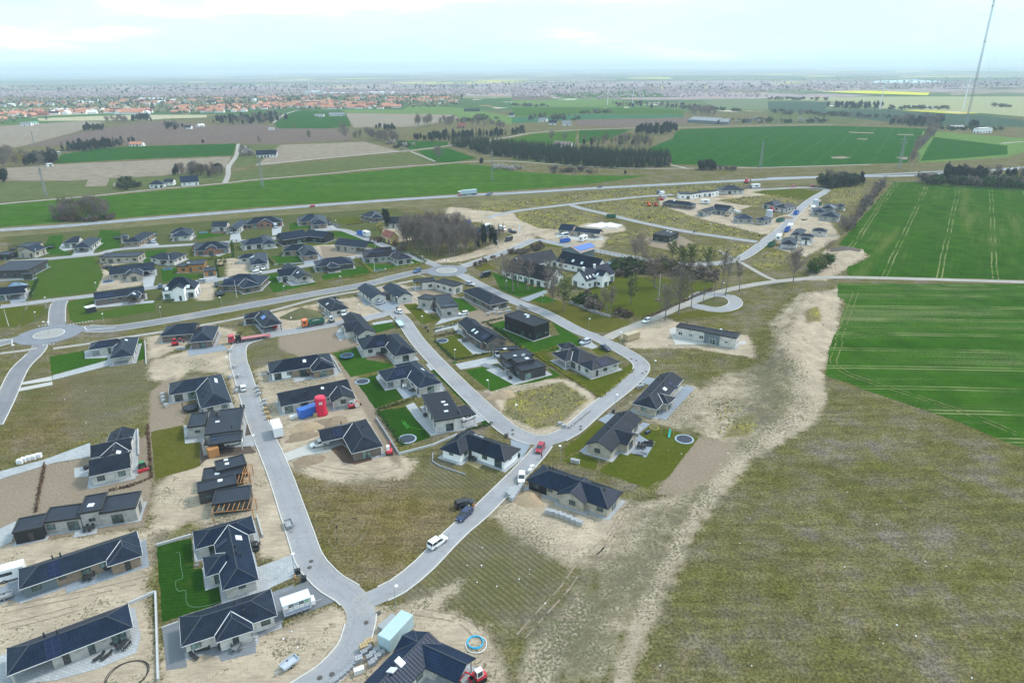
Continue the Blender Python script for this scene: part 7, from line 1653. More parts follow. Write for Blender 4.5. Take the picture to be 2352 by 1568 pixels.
# ---------------------------------------------------------------- pallets, heaps, walls, hedges, garden things, people
PAL=plain('grey_concrete_slabs',(.36,.37,.385),.85,.15,0,.15,3);PALD=plain('dark_slab_side',(.29,.305,.33),.85,.15,0,.15,3);WOOD=plain('raw_timber',(.42,
.31,.17),.8,.2,0,.15,3);WRAP=plain('white_wrapping',(.74,.75,.76),.4,.4,0,.06,3)
def pal_mesh(top,side):
	m=MB();r=random.Random(5)
	for i in range(3):
		for j in range(2):x,y=-.55+i*.37,-.42+j*.43;m.box(x,y,.14,x+.34,y+.4,.95+r.uniform(-.06,.04),0)
	return m.mesh('slab_stack',top)
m=MB();[m.box(-.6,y-.06,0,.6,y+.06,.13)for y in(-.38,0,.38)];m.box(-.6,-.45,.11,.6,.45,.14);palb=m.mesh('pallet_base',WOOD);pm_={'g':pal_mesh(PAL,PALD),
'w':pal_mesh(WRAP,PAL),'t':pal_mesh(WOOD,PAL),'d':pal_mesh(PALD,PALD)}
def pallet(t,x,y,k,label,group,rz=0.0,s=1.0):
	o=empty('paving_pallet' if k!='t' else 'brick_pallet',GT(t,x,y),label,'pallet',group,rz);o.scale=(s,s,s);link('pallet_base',palb,o);link('slab_stack',
pm_[k],o)
def pallets(t,s,k,label,group,rz=0.0,sz=1.0):
	for q in s.split():x,y=map(float,q.split(','));pallet(t,x,y,k,label,group,rz+random.uniform(-.12,.12),sz)
pallets('22','528,795 550,778 570,760 587,745 604,730 627,715 642,702 657,688 674,672 692,660 707,648','g','grey paving pallet in the kerbside row at the weedy corner plot',
'paving row at the weedy corner plot',.8,.72);pallets('22','440,770 475,792','g','grey paving pallet left of the kerbside row','pair of pallets beside the row',
.3)
pallets('22','5,1460 25,1432 45,1402 62,1375 80,1352 -10,1430 10,1405 30,1375 -30,1410 -8,1385','g','grey paving pallet in the block below the parked white car',
'paving block below the white car',.8,1.15);pallets('23','330,12 375,22 425,38 472,55 525,75 570,97 620,117','g','grey paving pallet in the row before the long beige house',
'paving row before the long beige house',-.3,1.15)
pallets('13','995,1310 1045,1352 1078,1320 1112,1290 1087,1385 1122,1345 1155,1315 1065,1408 1040,1268','d','grey paving pallet in the block beside the pale container',
'paving block beside the container',.6,.95);pallets('13','705,1580 737,1560 772,1530 803,1505 837,1475 867,1445 893,1412','d','leaning grey paving pallet in the row along the curved road',
'paving row along the curve',.6,.8);pallets('13','995,1262 1040,1222','t','yellow brick pallet at the kerb of the new house','yellow brick pallets',.5,
1.2);pallets('13','935,1480 965,1468','w','wrapped white pallet beside the curved paving row','wrapped pallets',.3);pallets('13','950,1375','g','flat grey slab pallet between the two paving rows',
None,.5,1.1)
pallets('z2','795,300 885,282 955,285 992,280','g','grey pallet in the loose row on the brown plot','loose pallets on the brown plot',.2);pallets('z2',
'1065,262 1090,258 1118,254 1235,222','g','grey pallet near the black box house','pallets near the black box house',.2);pallets('z2','1288,165 1310,175 1330,188 1352,200 1378,215',
'g','grey pallet in the row at the road by the farm','pallet row at the farm road',-.4);pallets('z2','860,222 892,218 928,215','w','pallet against the brown brick wall',
'pallets at the brown brick wall',.1)
pallets('12','10,435 20,470 32,500 76,560 84,590','g','grey pallet in the kerb row opposite the red silo','kerb row opposite the silo',.2);pallets('12',
'92,635 102,672 116,715','t','timber and brick pallet by the white box trailer','timber pallets by the box trailer',.2);pallets('02','190,1122 225,1105 268,1092 312,1082 360,1068',
'w','white wrapped stack along the gravel strip','wrapped stacks on the gravel strip',.2,1.2);pallets('02','1495,500 1500,530 1505,560 1528,600','g','pale stone pallet curving round the bare garden',
'stone pallets in the bare garden',1.2);pallets('02','2112,100 2160,245 2195,330 2185,430 2175,470 2120,340','g','pale stone pallet along the estate road',
'stone pallets along the estate road',1.2,1.1);pallets('02','1660,75 1690,75 1640,80','g','grey stone pallet near the red loader','stone pallets near the loader',
.3);pallets('12','330,712 350,705 370,700','w','red and white wrapped pallet before the blue container','wrapped pallets before the container',.2);pallets('12',
'548,690','t','timber crate between silo and container',None,.2);pallets('z7','2075,560 2110,580 2150,600 2190,600','w','pale pallet in the stack beside the grey L-shaped house',
'pale stacks by the L-shaped house',.2,1.5)
pallets('z6','590,1165 575,1135','t','yellow brick pallet at the black open garage','brick pallets at the open garage',.2,1.6);pallets('22','185,1170 165,1205',
'w','pallet at the kerb above the parked white car','pallets above the white car',.8);pallets('22','560,1110 600,1120','g','pallet on the small lawn strip of the gabled house',
'pallets on the lawn strip',-.3);pallets('22','1165,430 1195,425 1205,405','g','broken stone pallet by the pale turning','broken pallets',.3)
def heap(t,x,y,r,h,mat,label,sy=1.0,rz=0.0):
	g=GT(t,x,y);rnd=random.Random(int(x+y));n=26;rings=7;vs,fs=[],[]
	for k in range(rings):
		f=k/(rings-1)
		for i in range(n):
			a=i*6.283/n;w_=r*(1-f)*(1+.13*math.sin(a*3+x)+.08*math.sin(a*5+y)+rnd.uniform(-.05,.05));vs.append((w_*math.cos(a),w_*math.sin(a)*sy,h*(f**.85)+rnd.uniform(-.03,
.03)*h-.03))
	fs=[[k*n+i,k*n+(i+1)%n,(k+1)*n+(i+1)%n,(k+1)*n+i]for k in range(rings-1)for i in range(n)]
	tag(link('soil_heap',mesh_from('soil_heap',vs,fs,mat,smooth=True),None,g,rz),label,'heap')
def dirt(name,c):
	q=MN(name);return q.done(q.mix(.5,q.ramp(q.noise(.8,5),(.3,sc3(c,.75)),(.7,sc3(c,1.2))),q.ramp(q.noise(5,3),(.3,sc3(c,.6)),(.7,sc3(c,1.3)))),1.0,0)
SANDM=dirt('heap_sand',(.36,.27,.18));DIRTM=dirt('heap_soil',(.25,.19,.135));DARKM=dirt('dark_spoil',(.13,.11,.095));GREENM=dirt('overgrown_spoil',(.13,
.125,.06))
for a in(('22',155,1450,3.4,1.5,SANDM,'round sand heap beside the grey paving block'),('12',480,790,5.2,1.3,SANDM,'long sandy heap below the blue container',
.6,.4),('12',690,750,5,1.5,DIRTM,'soil heap in front of the red silo',.7,.2),('12',430,870,4.5,1.0,DIRTM,'soil heap beside the white estate car',.6,.5),
('12',480,1100,4,.8,DIRTM,'low soil heap by the brown deck plot',.7,.5),('z2',1010,1500,4.4,1.6,SANDM,'sand heap at the kerb of the weedy plot',.6,.4),
('11',430,1330,8,3.2,GREENM,'overgrown spoil heap above the orange tipper lorry',.7,.1),('11',500,1290,6,2.2,SANDM,'sandy spoil heap behind the overgrown one',
.6,.2),('31',700,735,9,2.4,DARKM,'dark brushwood heap at the edge of the wheat',.6,.3),('31',620,790,6,1.8,DIRTM,'soil heap in front of the dark brushwood',
.7,.2),('21',2190,160,8,3,DARKM,'far dark spoil heap below the red digger',.6,0),('z6',760,590,5,1.6,DIRTM,'brown soil heap on the pale house site',.6,
0),('z7',1960,350,7,1.8,SANDM,'pale spoil heap between the two far houses',.6,0),('11',2075,1100,.1,.1,DIRTM,'x'),('22',1000,1310,.1,.1,DIRTM,'x')):
	if a[6]!='x':heap(*a)
WALLC=plain('pale_concrete_wall',(.44,.45,.46),.85,.15,0,.1,2);STONE=plain('field_stones',(.27,.27,.265),.95,.1,0,.4,2.2);PIPE=plain('grey_drain_wall',
(.24,.25,.26),.7,.3)
def wall(t,s,h,wd,mat,label,name='garden_wall',cat='wall',rough=0.0):
	pts=W(PP(t,s));m=MB();r=random.Random(len(s));z=Vector((0,0,h))
	for i in range(len(pts)-1):
		a,b=pts[i],pts[i+1];d=(b-a).normalized();n=Vector((-d.y,d.x,0))*wd/2;L=(b-a).length;k=max(1,int(L/.7))if rough else 1
		for j in range(k):
			p,q=a.lerp(b,j/k),a.lerp(b,(j+1)/k);nn=n*(1+r.uniform(-rough,rough));zz=z*(1+r.uniform(-rough,rough));m.add([p-nn,q-nn,q+nn,p+nn,p-nn*.8+zz,q-nn*.8+zz,
q+nn*.8+zz,p+nn*.8+zz],[[4,5,6,7],[0,1,5,4],[1,2,6,5],[2,3,7,6],[3,0,4,7]])
	o=m.build(name,mat,off=pts[0],loc=pts[0]);return tag(o,label,cat)
for a in(('03','1180,850 1415,745 1430,740 1455,1550',.55,.35,WALLC,'pale concrete wall bent round the bare garden beside the lawn'),('03','1440,310 1760,215',
.5,.4,WALLC,'pale stone wall along the top of the dark striped lawn'),('03','1485,1070 1640,1012',.35,.25,WALLC,'short pale edging wall below the dark striped lawn'),
('12','1105,715 1310,1038',.7,.45,PIPE,'long grey wall between the lawn plot and the digger'),('12','1312,1040 1620,960 1850,862',.55,.35,WALLC,'pale wall between the green lawn plot and the dry plot'),
('12','1625,1030 1620,1105 1690,1150 1925,1228',.35,.3,PIPE,'grey curb wall round the bed of the white L-shaped house'),('02','1332,0 1345,215',.5,.3,
WALLC,'pale wall right of the open porch house'),('02','1268,815 1275,1050',.6,.3,WALLC,'pale wall beside the terrace of the stepped gable house'),('12',
'690,130 780,285',.45,.3,WALLC,'grey wall at the side of the tan brick bungalow'),('z1','1195,115 1260,360 1290,450',.7,.3,WALLC,'stepped pale wall at the terrace of the many-hipped house'),
('11','150,868 445,852',.5,.3,WALLC,'pale wall below the lawn of the curved garden'),('11','525,700 620,815',.5,.3,WALLC,'pale wall at the brown unfinished plot'),
('01','240,828 860,780',.25,.25,WALLC,'low wall along the upper lane of the striped field'),('01','0,1015 340,1000',.6,.5,WALLC,'grey wall behind the pyramid roof pavilion')):wall(*a)
wall('z3','1155,1105 1300,1150 1480,1230 1660,1290 1810,1335',1.0,.8,STONE,'rough field-stone wall in front of the farm garden',rough=.25);wall('11','1060,1240 1170,1300',
.5,1.0,STONE,'loose rubble row before the twin-gabled house','rubble_row','rubble',.4)
def hedge(t,s,h,wd,mat,label,dens=26,s0=.13):
	pts=W(PP(t,s));m=MB();r=random.Random(len(s)+int(pts[0].x))
	for i in range(len(pts)-1):
		a,b=pts[i],pts[i+1];L=(b-a).length;d=(b-a).normalized();n=Vector((-d.y,d.x,0))
		for k in range(int(L*dens)):
			u=r.random();gap=math.sin(u*L*1.9+i)*.3+.9;p=a.lerp(b,u)+n*r.gauss(0,wd*.33)+Vector((0,0,abs(r.gauss(.45,.3))*h*gap));e,f=orient(Vector((r.gauss(0,1),
r.gauss(0,1),r.gauss(.5,1))));q=s0*r.uniform(.6,1.4)
			m.add([p-e*q-f*q,p+e*q-f*q,p+e*q+f*q,p-e*q+f*q],[[0,1,2,3]])
	tag(m.build('hedge',mat,off=pts[0],loc=pts[0]),label,'hedge')
HL,HY,HB,HG=LEAF['hedge'],LEAF['yel'],LEAF['dry'],LEAF['green']
for a in(('12','1112,645 1345,958',1.1,.9,HG,'green hedge along the left edge of the dark lawn with green toy net'),('12','1100,632 1280,585 1450,530',
.9,.8,HL,'olive hedge between the two dark lawns'),('z2','770,425 1000,560 1280,790',1.2,.9,HG,'green hedge behind the dark brick gable house'),('z2',
'1290,790 1480,890 1850,780',.9,.8,HY,'yellow-green hedge below the black box house lawn'),('22','215,125 450,280 810,515',.8,.7,HY,'yellow-green hedge on the left side of the corner lawn'),
('22','812,515 960,400 1115,262',.8,.7,HY,'yellow-green hedge along the road bend'),('11','920,812 1085,945',1.3,1.1,HY,'bright yellow-green hedge left of the solar roof house'),
('11','1085,948 1300,905 1560,848',1.3,1.1,HY,'bright yellow-green hedge along the main road'),('11','1285,735 1440,775 1560,840',1.3,1.0,HG,'green hedge behind the solar roof house'),
('11','620,1015 840,985 1050,955',.7,.7,HY,'low yellow hedge before the hipped porch bungalow'),('z2','0,690 150,840 300,975',.9,.8,HG,'green hedge along the olive lawn and road'),
('z2','300,975 600,915 870,850',.7,.7,HG,'green hedge above the grey gravel bed'),('z2','0,625 180,590 350,560',.9,.7,HL,'pale leafless hedge above the olive trampoline lawn'),
('z2','0,520 180,470 330,440',.9,.9,HL,'olive hedge along the paved drive'),('01','270,1180 345,1005',1.2,1.0,HG,'dark hedge between pavilion and striped field'),
('02','330,1568 372,1330 412,1130',.6,.5,HB,'russet hedge line across the bare soil plot'),('02','1000,1375 1200,1330 1392,1250',.6,.5,HB,'russet hedge below the stepped gable house'),
('02','1355,770 1375,1020 1390,1255',.5,.5,HB,'thin russet hedge beside the patchy lawn'),('01','2130,655 2145,800',1.2,.8,HG,'green hedge right of the red brick arched house'),
('11','85,780 160,870',.9,.7,HG,'green hedge left of the curved front lawn'),('11','205,870 440,835',.8,.7,HG,'green hedge below the curved front lawn'),
('01','1985,830 2010,985',1.0,.7,HG,'green hedge beside the dug-up plot'),('01','1740,835 2150,800',.8,.6,HG,'low green hedge below the red brick arched house'),
('21','1200,1375 1500,1240 1840,1092',1.0,.8,HB,'russet hedge with posts along the loop road'),('12','1925,815 2050,790 2180,760',.7,.7,HG,'short green hedge by the single-slope house drive'),
('11','835,503 985,483',.8,.6,HB,'brown hedge before the lone hipped house'),('z6','1080,640 1180,625',1.0,1.5,HG,'green weeds strip at the building lane'),
('z2','700,420 860,380 1020,345',.6,.6,HL,'thin hedge above the lawn of the black box house'),('11','500,590 690,580',.5,.5,HB,'brown hedge before the black barn house'),
('31','1380,140 2351,185',2.0,2.5,LEAF['dkg'],'dense low shrubs in front of the long belt')):hedge(*a)
FEN=plain('dark_fence_wood',(.07,.055,.045),.8,.2)
def fence(t,s,h,label,step=2.4):
	pts=smooth_line(W(PP(t,s)),step);o=empty('post_fence',pts[0],label,'fence');rl=MB()
	for i,p in enumerate(pts):
		if i:[rl.tube(pts[i-1]+Vector((0,0,z)),p+Vector((0,0,z)),.035,n=4,cap=False)for z in(h*.5,h*.88)]
	k=0
	for p in pts[:95]:q=MB();q.box(p.x-.07,p.y-.07,0,p.x+.07,p.y+.07,h);q.build('post',FEN,o,off=pts[0])
	rl.build('rail',FEN,o,off=pts[0])
fence('z3','1580,360 1800,410 2060,460 2270,500',1.4,'dark post fence behind the farm at the yellow path');fence('z3','1580,300 1800,345 2060,395 2270,435',
1.3,'dark post fence between road and yellow path');fence('21','70,760 200,735 330,705',1.3,'dark post fence behind the farm wing');fence('11','2010,905 2150,850 2351,780',
1.2,'dark post fence along the road to the copse');fence('21','1200,1365 1500,1230 1840,1085',1.1,'dark post fence in the russet hedge',3.0)
NETM=plain('black_net',(.02,.021,.024),.8,.2);MAT=plain('trampoline_mat',(.03,.04,.06),.7,.3);RIMB=plain('blue_trampoline_rim',(.05,.22,.42),.5,.4);RIMG=plain('grey_trampoline_rim',
(.30,.36,.44),.5,.4)
def trampoline(t,x,y,r,kind,label,rim=None):
	o=empty('trampoline',GT(t,x,y),label,'trampoline');z=.08 if kind=='s' else .85;z+=.06;m=MB();m.disc((0,0),r*.84,z-.03,z,28);m.build('jumping_mat',MAT,
o);m=MB();n=28
	for i in range(n):
		a0,a1=6.283*i/n,6.283*(i+1)/n;m.add([(r*.84*math.cos(a0),r*.84*math.sin(a0),z+.01),(r*math.cos(a0),r*math.sin(a0),z),(r*math.cos(a1),r*math.sin(a1),z),
(r*.84*math.cos(a1),r*.84*math.sin(a1),z+.01)],[[0,1,2,3]]);m.add([(r*math.cos(a0),r*math.sin(a0),z),(r*math.cos(a0),r*math.sin(a0),z-.12),(r*math.cos(a1),
r*math.sin(a1),z-.12),(r*math.cos(a1),r*math.sin(a1),z)],[[0,1,2,3]])
	m.build('rim',rim or RIMG,o)
	if kind!='s':
		for k in range(6):a=k*1.047;m=MB();m.tube((r*math.cos(a),r*math.sin(a),0),(r*math.cos(a),r*math.sin(a),z+1.8),.03,n=5);m.build('leg',NETM,o)
		m=MB()
		for i in range(36):
			a=6.283*i/36;m.tube((r*math.cos(a),r*math.sin(a),z),(r*math.cos(a),r*math.sin(a),z+1.8),.012,n=3,cap=False)
		for k in range(8):
			for i in range(20):a0,a1=6.283*i/20,6.283*(i+1)/20;m.tube((r*math.cos(a0),r*math.sin(a0),z+.22*k+.22),(r*math.cos(a1),r*math.sin(a1),z+.22*k+.22),.012,
n=3,cap=False)
		m.build('safety_net',NETM,o)
for a in(('02',1755,630,2.1,'n','black netted trampoline on bare soil by the L-shaped bungalow',NETM),('12',838,150,2.2,'n','netted trampoline with turquoise rim on the green lawn',
RIMB),('12',978,370,2.2,'s','sunken trampoline on the upper dark lawn'),('12',1390,897,2.4,'s','sunken trampoline on the lower dark lawn'),('22',1583,
900,2.4,'s','sunken trampoline on the swing garden lawn'),('z2',108,683,2.2,'s','sunken trampoline on the olive lawn by the estate road'),('11',1125,920,
2.3,'s','sunken blue trampoline beside the white flagpole',RIMB),('01',990,1020,2.3,'s','round blue trampoline on the brown plot',RIMB),('01',1868,570,
2.2,'s','round blue trampoline by the gabled car port house',RIMB),('01',1540,903,2.2,'s','sunken blue trampoline by the timber-walled house',RIMB),('01',
465,715,2.2,'n','black netted trampoline on the left green lawn',NETM),('01',1083,628,2.1,'n','black netted trampoline beside the hipped tan house',NETM),
('01',1407,600,2.0,'n','blue netted trampoline by the brown vegetable plot',RIMB),('01',2025,1145,2.2,'n','netted trampoline in the garden on the main road',
NETM),('01',985,895,2.1,'n','black netted trampoline before the flat tan house',NETM),('11',660,472,1.9,'n','black netted trampoline beside the brown highway plot',
NETM),('01',125,730,2.0,'n','netted trampoline left of the grey gabled house',NETM),('11',190,410+300,.01,'s','x')):
	if a[5]!='x':trampoline(*a)
DKF=plain('charcoal_furniture',(.03,.031,.034),.6,.3,0,.15,4);GRF=plain('grey_furniture',(.17,.18,.19),.7,.3);CUSH=plain('pale_cushion',(.6,.6,.58),.9,
.1)
def table(t,x,y,label,L=2.0,Wd=.95,mat=DKF,rz=.3,chairs=2,z=.06):
	o=empty('garden_table',GT(t,x,y,0)+Vector((0,0,z)),label,'table',None,rz);m=MB();m.box(-L/2,-Wd/2,.70,L/2,Wd/2,.75);m.build('table_top',mat,o)
	for sx in(-1,1):
		for sy in(-1,1):m=MB();m.box(sx*(L/2-.1)-.04,sy*(Wd/2-.1)-.04,0,sx*(L/2-.1)+.04,sy*(Wd/2-.1)+.04,.70);m.build('leg',mat,o)
	c,s=math.cos(rz),math.sin(rz)
	for k in range(chairs):
		for sy in(-1,1):
			px,py=-L/2+(k+.5)*L/chairs,sy*(Wd/2+.25);ch=empty('garden_chair',o.location+Vector((c*px-s*py,s*px+c*py,0)),'garden chair at the '+label.replace('table',
'table,',1).replace(',,',','),'chair','chairs at the '+label,rz+(0 if sy<0 else math.pi))
			m=MB();m.box(-.24,-.22,.42,.24,.24,.48);m.build('seat',mat,ch);m=MB();m.box(-.24,-.28,.45,.24,-.22,.95);m.build('backrest',mat,ch)
			for a in(-.2,.2):
				for b_ in(-.2,.2):m=MB();m.box(a-.025,b_-.025,0,a+.025,b_+.025,.42);m.build('leg',mat,ch)
table('03',820,612,'black table set outside the tan brick bungalow',rz=.25);table('03',1138,1238,'black table on the patio with two loungers',rz=1.4);table('03',
820,165,'black table before the flat-roofed grey house',rz=.2);table('02',1812,862,'black table in the slate-blue house terrace',2.6,rz=.1,chairs=3);table('22',
1190,972,'black table on the blue-grey terrace',2.2,rz=-.25,chairs=3);table('12',1990,1092,'black table on the yellow timber deck',1.6,rz=1.3);table('12',
1366,422,'white table on the terrace of white chairs',1.3,1.2,CUSH,.2);table('12',452,318,'black table outside the tan brick bungalow with porch',2.4,
rz=.15,chairs=3);table('z2',445,692,'grey table on the dark brick gable terrace',1.9,rz=.4);table('12',1140,118,'black table on the curved brown deck',
2.4,rz=.1,chairs=3);table('03',1215,470,'black table under the tan bungalow porch',1.5,rz=.3);table('03',2180,1260,'grey bench table at the pale bungalow',
1.7,mat=GRF,rz=1.3,chairs=1);table('z2',1225,1215,'black table on the dark brick box terrace',1.2,rz=.4);table('z1',1150,600,'black table on the many-hipped house terrace',
1.7,rz=1.5);table('z3',525,832,'weathered picnic table on the farm lawn, left one',1.8,.8,WOOD,.2,1,0);table('z3',628,860,'weathered picnic table on the farm lawn, right one',
1.8,.8,WOOD,.2,1,0)
def lounger(t,x,y,rz,label,mat=DKF):
	o=empty('sun_lounger',GT(t,x,y)+Vector((0,0,.06)),label,'sun lounger',None,rz);m=MB();loft(m,[[(x_,-.33,z-.06),(x_,.33,z-.06),(x_,.33,z),(x_,-.33,z)]for x_,
z in((-1.0,.32),(-.4,.30),(.1,.40),(.45,.36),(1.0,.75))]);m.build('bed',mat,o)
	for sx in(-.8,.6):
		for sy in(-.28,.28):m=MB();m.box(sx-.03,sy-.03,0,sx+.03,sy+.03,.3);m.build('leg',mat,o)
lounger('03',915,1340,1.0,'left one of the two charcoal loungers on the pale patio');lounger('03',985,1330,1.0,'right one of the two charcoal loungers on the pale patio');lounger('22',
1172,1042,2.7,'left lounger on the blue-grey terrace',GRF);lounger('22',1205,1028,2.7,'right lounger on the blue-grey terrace',GRF);lounger('12',1432,
450,.6,'left dark lounger by the white chairs');lounger('12',1455,458,.6,'right dark lounger by the white chairs');lounger('03',1785,1335,2.6,'dark lounger alone on the dark paving');lounger('z2',
650,770,.3,'dark lounger at the dark brick gable wall')
def grill(t,x,y,label):
	o=empty('covered_grill',GT(t,x,y)+Vector((0,0,.06)),label,'grill');m=MB();m.lathe([(.55,.25),(.62,.5),(.55,.85),(.3,1.05),(.05,1.1)],14);m.build('cover',
DKF,o)
	for k in range(3):a=k*2.09;q=MB();q.tube((.4*math.cos(a),.4*math.sin(a),0),(.4*math.cos(a),.4*math.sin(a),.3),.04);q.build('leg',DKF,o)
for a in(('03',1030,1212,'black covered grill on the patio with two loungers'),('03',2040,1250,'round black covered grill on the dark paving'),('03',985,
528,'covered grill beside the tan bungalow porch'),('12',1330,390,'black covered grill by the terrace of white chairs'),('z1',462,668,'round black grill at the pale hipped wing'),
('02',795,1175,'black covered grill on the small paved square'),('12',1556,690,'dark covered grill beside the single-slope house'),('22',590,235,'dark covered seat on the corner lawn terrace'),
('z2',1125,1250,'dark cushion box on the dark brick box terrace')):grill(*a)
def sofa(t,x,y,rz,L,label):
	o=empty('garden_sofa',GT(t,x,y)+Vector((0,0,.06)),label,'sofa',None,rz);m=MB();m.box(-L/2,-.4,.12,L/2,.4,.42);m.build('seat',DKF,o);m=MB();m.box(-L/2,
.4,.12,L/2,.55,.85);m.build('backrest',DKF,o)
	for s in(-1,1):m=MB();m.box(s*L/2-.09,-.4,.12,s*L/2+.09,.4,.65);m.build('armrest',DKF,o)
sofa('22',1250,955,-.3,2.3,'charcoal sofa on the blue-grey terrace, front one');sofa('22',1272,938,1.2,1.4,'charcoal sofa on the blue-grey terrace, back one');sofa('03',
1860,1262,.3,2.2,'dark wicker sofa on the dark paving');sofa('z1',1155,668,.1,1.6,'charcoal sofa on the many-hipped house terrace');sofa('z3',1805,800,
.3,1.8,'dark sofa on the farmhouse terrace')
BIN=plain('black_bin',(.03,.034,.042),.5,.4)
for i,(t,x,y,lb)in enumerate((('13',372,572,'left bin of the pair on the pale drive'),('13',398,566,'right bin of the pair on the pale drive'),('13',430,
640,'left bin of the pair at the gravel corner'),('13',452,632,'right bin of the pair at the gravel corner'),('22',930,660,'dark bin at the lamp by the grey bungalow'),
('22',60,1068,'dark bin beside the white L-shaped house'),('02',2215,618,'left bin on the estate road kerb'),('02',2242,618,'right bin on the estate road kerb'),
('11',1295,1280,'dark bin by the lamp at the road start'),('11',735,1330,'dark bin at the small hipped house'),('11',1560,1455,'dark bin on the paved drive, left one'),
('11',1580,1485,'dark bin on the paved drive, right one'),('z2',2155,705,'left bin at the silver car'),('z2',2180,700,'right bin at the silver car'),('21',
1150,438,'green bin in the weeds'),('21',1672,570,'dark post box on the road verge'))):
	o=empty('wheelie_bin',GT(t,x,y)+Vector((0,0,.1)),'dark wheeled '+lb.replace('dark ',''),'bin',None,.4);m=MB();loft(m,[[(-.24,-.24,.05),(.24,-.24,.05),
(.24,.24,.05),(-.24,.24,.05)],[(-.30,-.33,1.0),(.30,-.33,1.0),(.30,.33,1.0),(-.30,.33,1.0)]]);m.build('body',BIN,o);m=MB();m.box(-.32,-.36,1.0,.32,.36,
1.08);m.build('lid',BIN,o)
	for s in(-1,1):q=MB();q.tube((s*.22-.03,.28,.1),(s*.22+.03,.28,.1),.1,n=10);q.build('wheel',TYRE,o)
o=empty('swing_frame',GT('22',1425,850),'timber swing frame on the sunken trampoline lawn','swing',None,-.25);m=MB();[m.tube((sx*1.7,sy*.8,0),(sx*1.6,
0,2.2),.06,n=5)for sx in(-1,1)for sy in(-1,1)];m.tube((-1.7,0,2.2),(1.7,0,2.2),.06,n=5);m.build('frame',WOOD,o)
for sx in(-.6,.5):q=MB();q.box(sx-.22,-.1,.5,sx+.22,.1,.55);q.tube((sx-.2,0,.5),(sx-.2,0,2.2),.015,n=3);q.tube((sx+.2,0,.5),(sx+.2,0,2.2),.015,n=3);q.build('swing_seat',
DKF,o)
o=empty('slide',GT('22',1450,850),'turquoise slide beside the timber swing frame','slide',None,-1.9);m=MB();loft(m,[[(0,-.25,1.45),(0,.25,1.45),(0,.25,
1.5),(0,-.25,1.5)],[(1.6,-.25,.45),(1.6,.25,.45),(1.6,.25,.5),(1.6,-.25,.5)],[(2.3,-.25,.2),(2.3,.25,.2),(2.3,.25,.25),(2.3,-.25,.25)]]);m.build('chute',
plain('turquoise_plastic',(.02,.38,.32),.4,.4),o);m=MB();[m.tube((-.3,s*.25,0),(0,s*.25,1.5),.04,n=4)for s in(-1,1)];m.build('ladder',WOOD,o)
o=empty('sandpit',GT('22',1308,797),'round sandpit with yellow rim in the swing garden corner','sandpit');m=MB();m.disc((0,0),1.1,0,.22,18);m.build('sand',
GREENM,o);m=MB();[m.tube((1.15*math.cos(a/9*3.1416),1.15*math.sin(a/9*3.1416),.12),(1.15*math.cos((a+1)/9*3.1416),1.15*math.sin((a+1)/9*3.1416),.12),.1,
n=5)for a in range(18)];m.build('rim',plain('yellow_rim',(.5,.38,.06),.5),o)
o=empty('play_tunnel',GT('22',1245,843),'blue play tunnel on the swing garden lawn','play tunnel',None,.7);m=MB();m.tube((-.8,0,.4),(.8,0,.4),.4,n=14);m.build('tube',
paint_mat(PAINT['navy']),o)
HOSE=plain('blue_hose',(.02,.42,.68),.4,.4)
def coil(t,x,y,r,turns,mat,label,name='hose_coil',rad=.07):
	m=MB();n=26*turns;P_=[Vector((r*(1+.05*math.sin(i*.37))*math.cos(i*6.283/26),r*(1+.05*math.cos(i*.29))*math.sin(i*6.283/26),.08+.05*(i//26)))for i in range(n+1)]
	for i in range(n):m.tube(P_[i],P_[i+1],rad,n=5,cap=False)
	tag(m.build(name,mat,loc=GT(t,x,y)),label,'hose')
coil('13',2015,1197,1.3,4,HOSE,'bright blue hose coil on the rough ground');coil('13',2020,1215,1.75,1,WRAP,'white pipe loop round the blue hose coil',
'pipe_loop');coil('03',1170,1500,3.0,2,NETM,'large dark ring of pipe lying on bare soil','pipe_ring',.06)
def hose(t,s,mat,label,rad=.028):
	P_=smooth_line(W(PP(t,s),.06),.5);m=MB();[m.tube(P_[i],P_[i+1],rad,n=4,cap=False)for i in range(len(P_)-1)];tag(m.build('garden_hose',mat),label,'hose')
hose('03','1615,375 1650,370 1660,480 1680,590 1660,615 1615,630 1620,700 1650,725 1705,715 1710,810 1745,860 1850,865 2030,822',plain('pale_green_hose',
(.18,.34,.22),.5),'pale green hose winding over the dark striped lawn');hose('12','1340,725 1365,770 1350,740 1390,800 1365,730 1405,795 1395,770 1440,795 1540,808',
plain('bright_green_hose',(.08,.55,.06),.5),'bright green hose tangled on the lower dark lawn')
o=empty('bicycle',GT('12',1853,778)+Vector((0,0,.06)),'dark bicycle leaning at the pale blotched brick wall','bicycle',None,.3);
for sx in(-.52,.52):m=MB();[m.tube((sx+.33*math.cos(i*.4488),0,.34+.33*math.sin(i*.4488)),(sx+.33*math.cos((i+1)*.4488),0,.34+.33*math.sin((i+1)*.4488)),
.03,n=4,cap=False)for i in range(14)];m.build('wheel',TYRE,o)
m=MB();[m.tube(a,b,.022,n=4)for a,b in(((-.52,0,.34),(-.15,0,.8)),((-.15,0,.8),(.4,0,.8)),((.4,0,.8),(.52,0,.34)),((-.15,0,.8),(-.05,0,.34)),((-.05,0,
.34),(.4,0,.75)),((-.52,0,.34),(-.05,0,.34)))];m.build('frame',DKF,o);m=MB();m.box(-.28,-.08,.9,-.02,.08,.96);m.build('saddle',DKF,o);m=MB();m.tube((.38,
-.25,1.0),(.38,.25,1.0),.02);m.build('handlebar',STEEL,o)
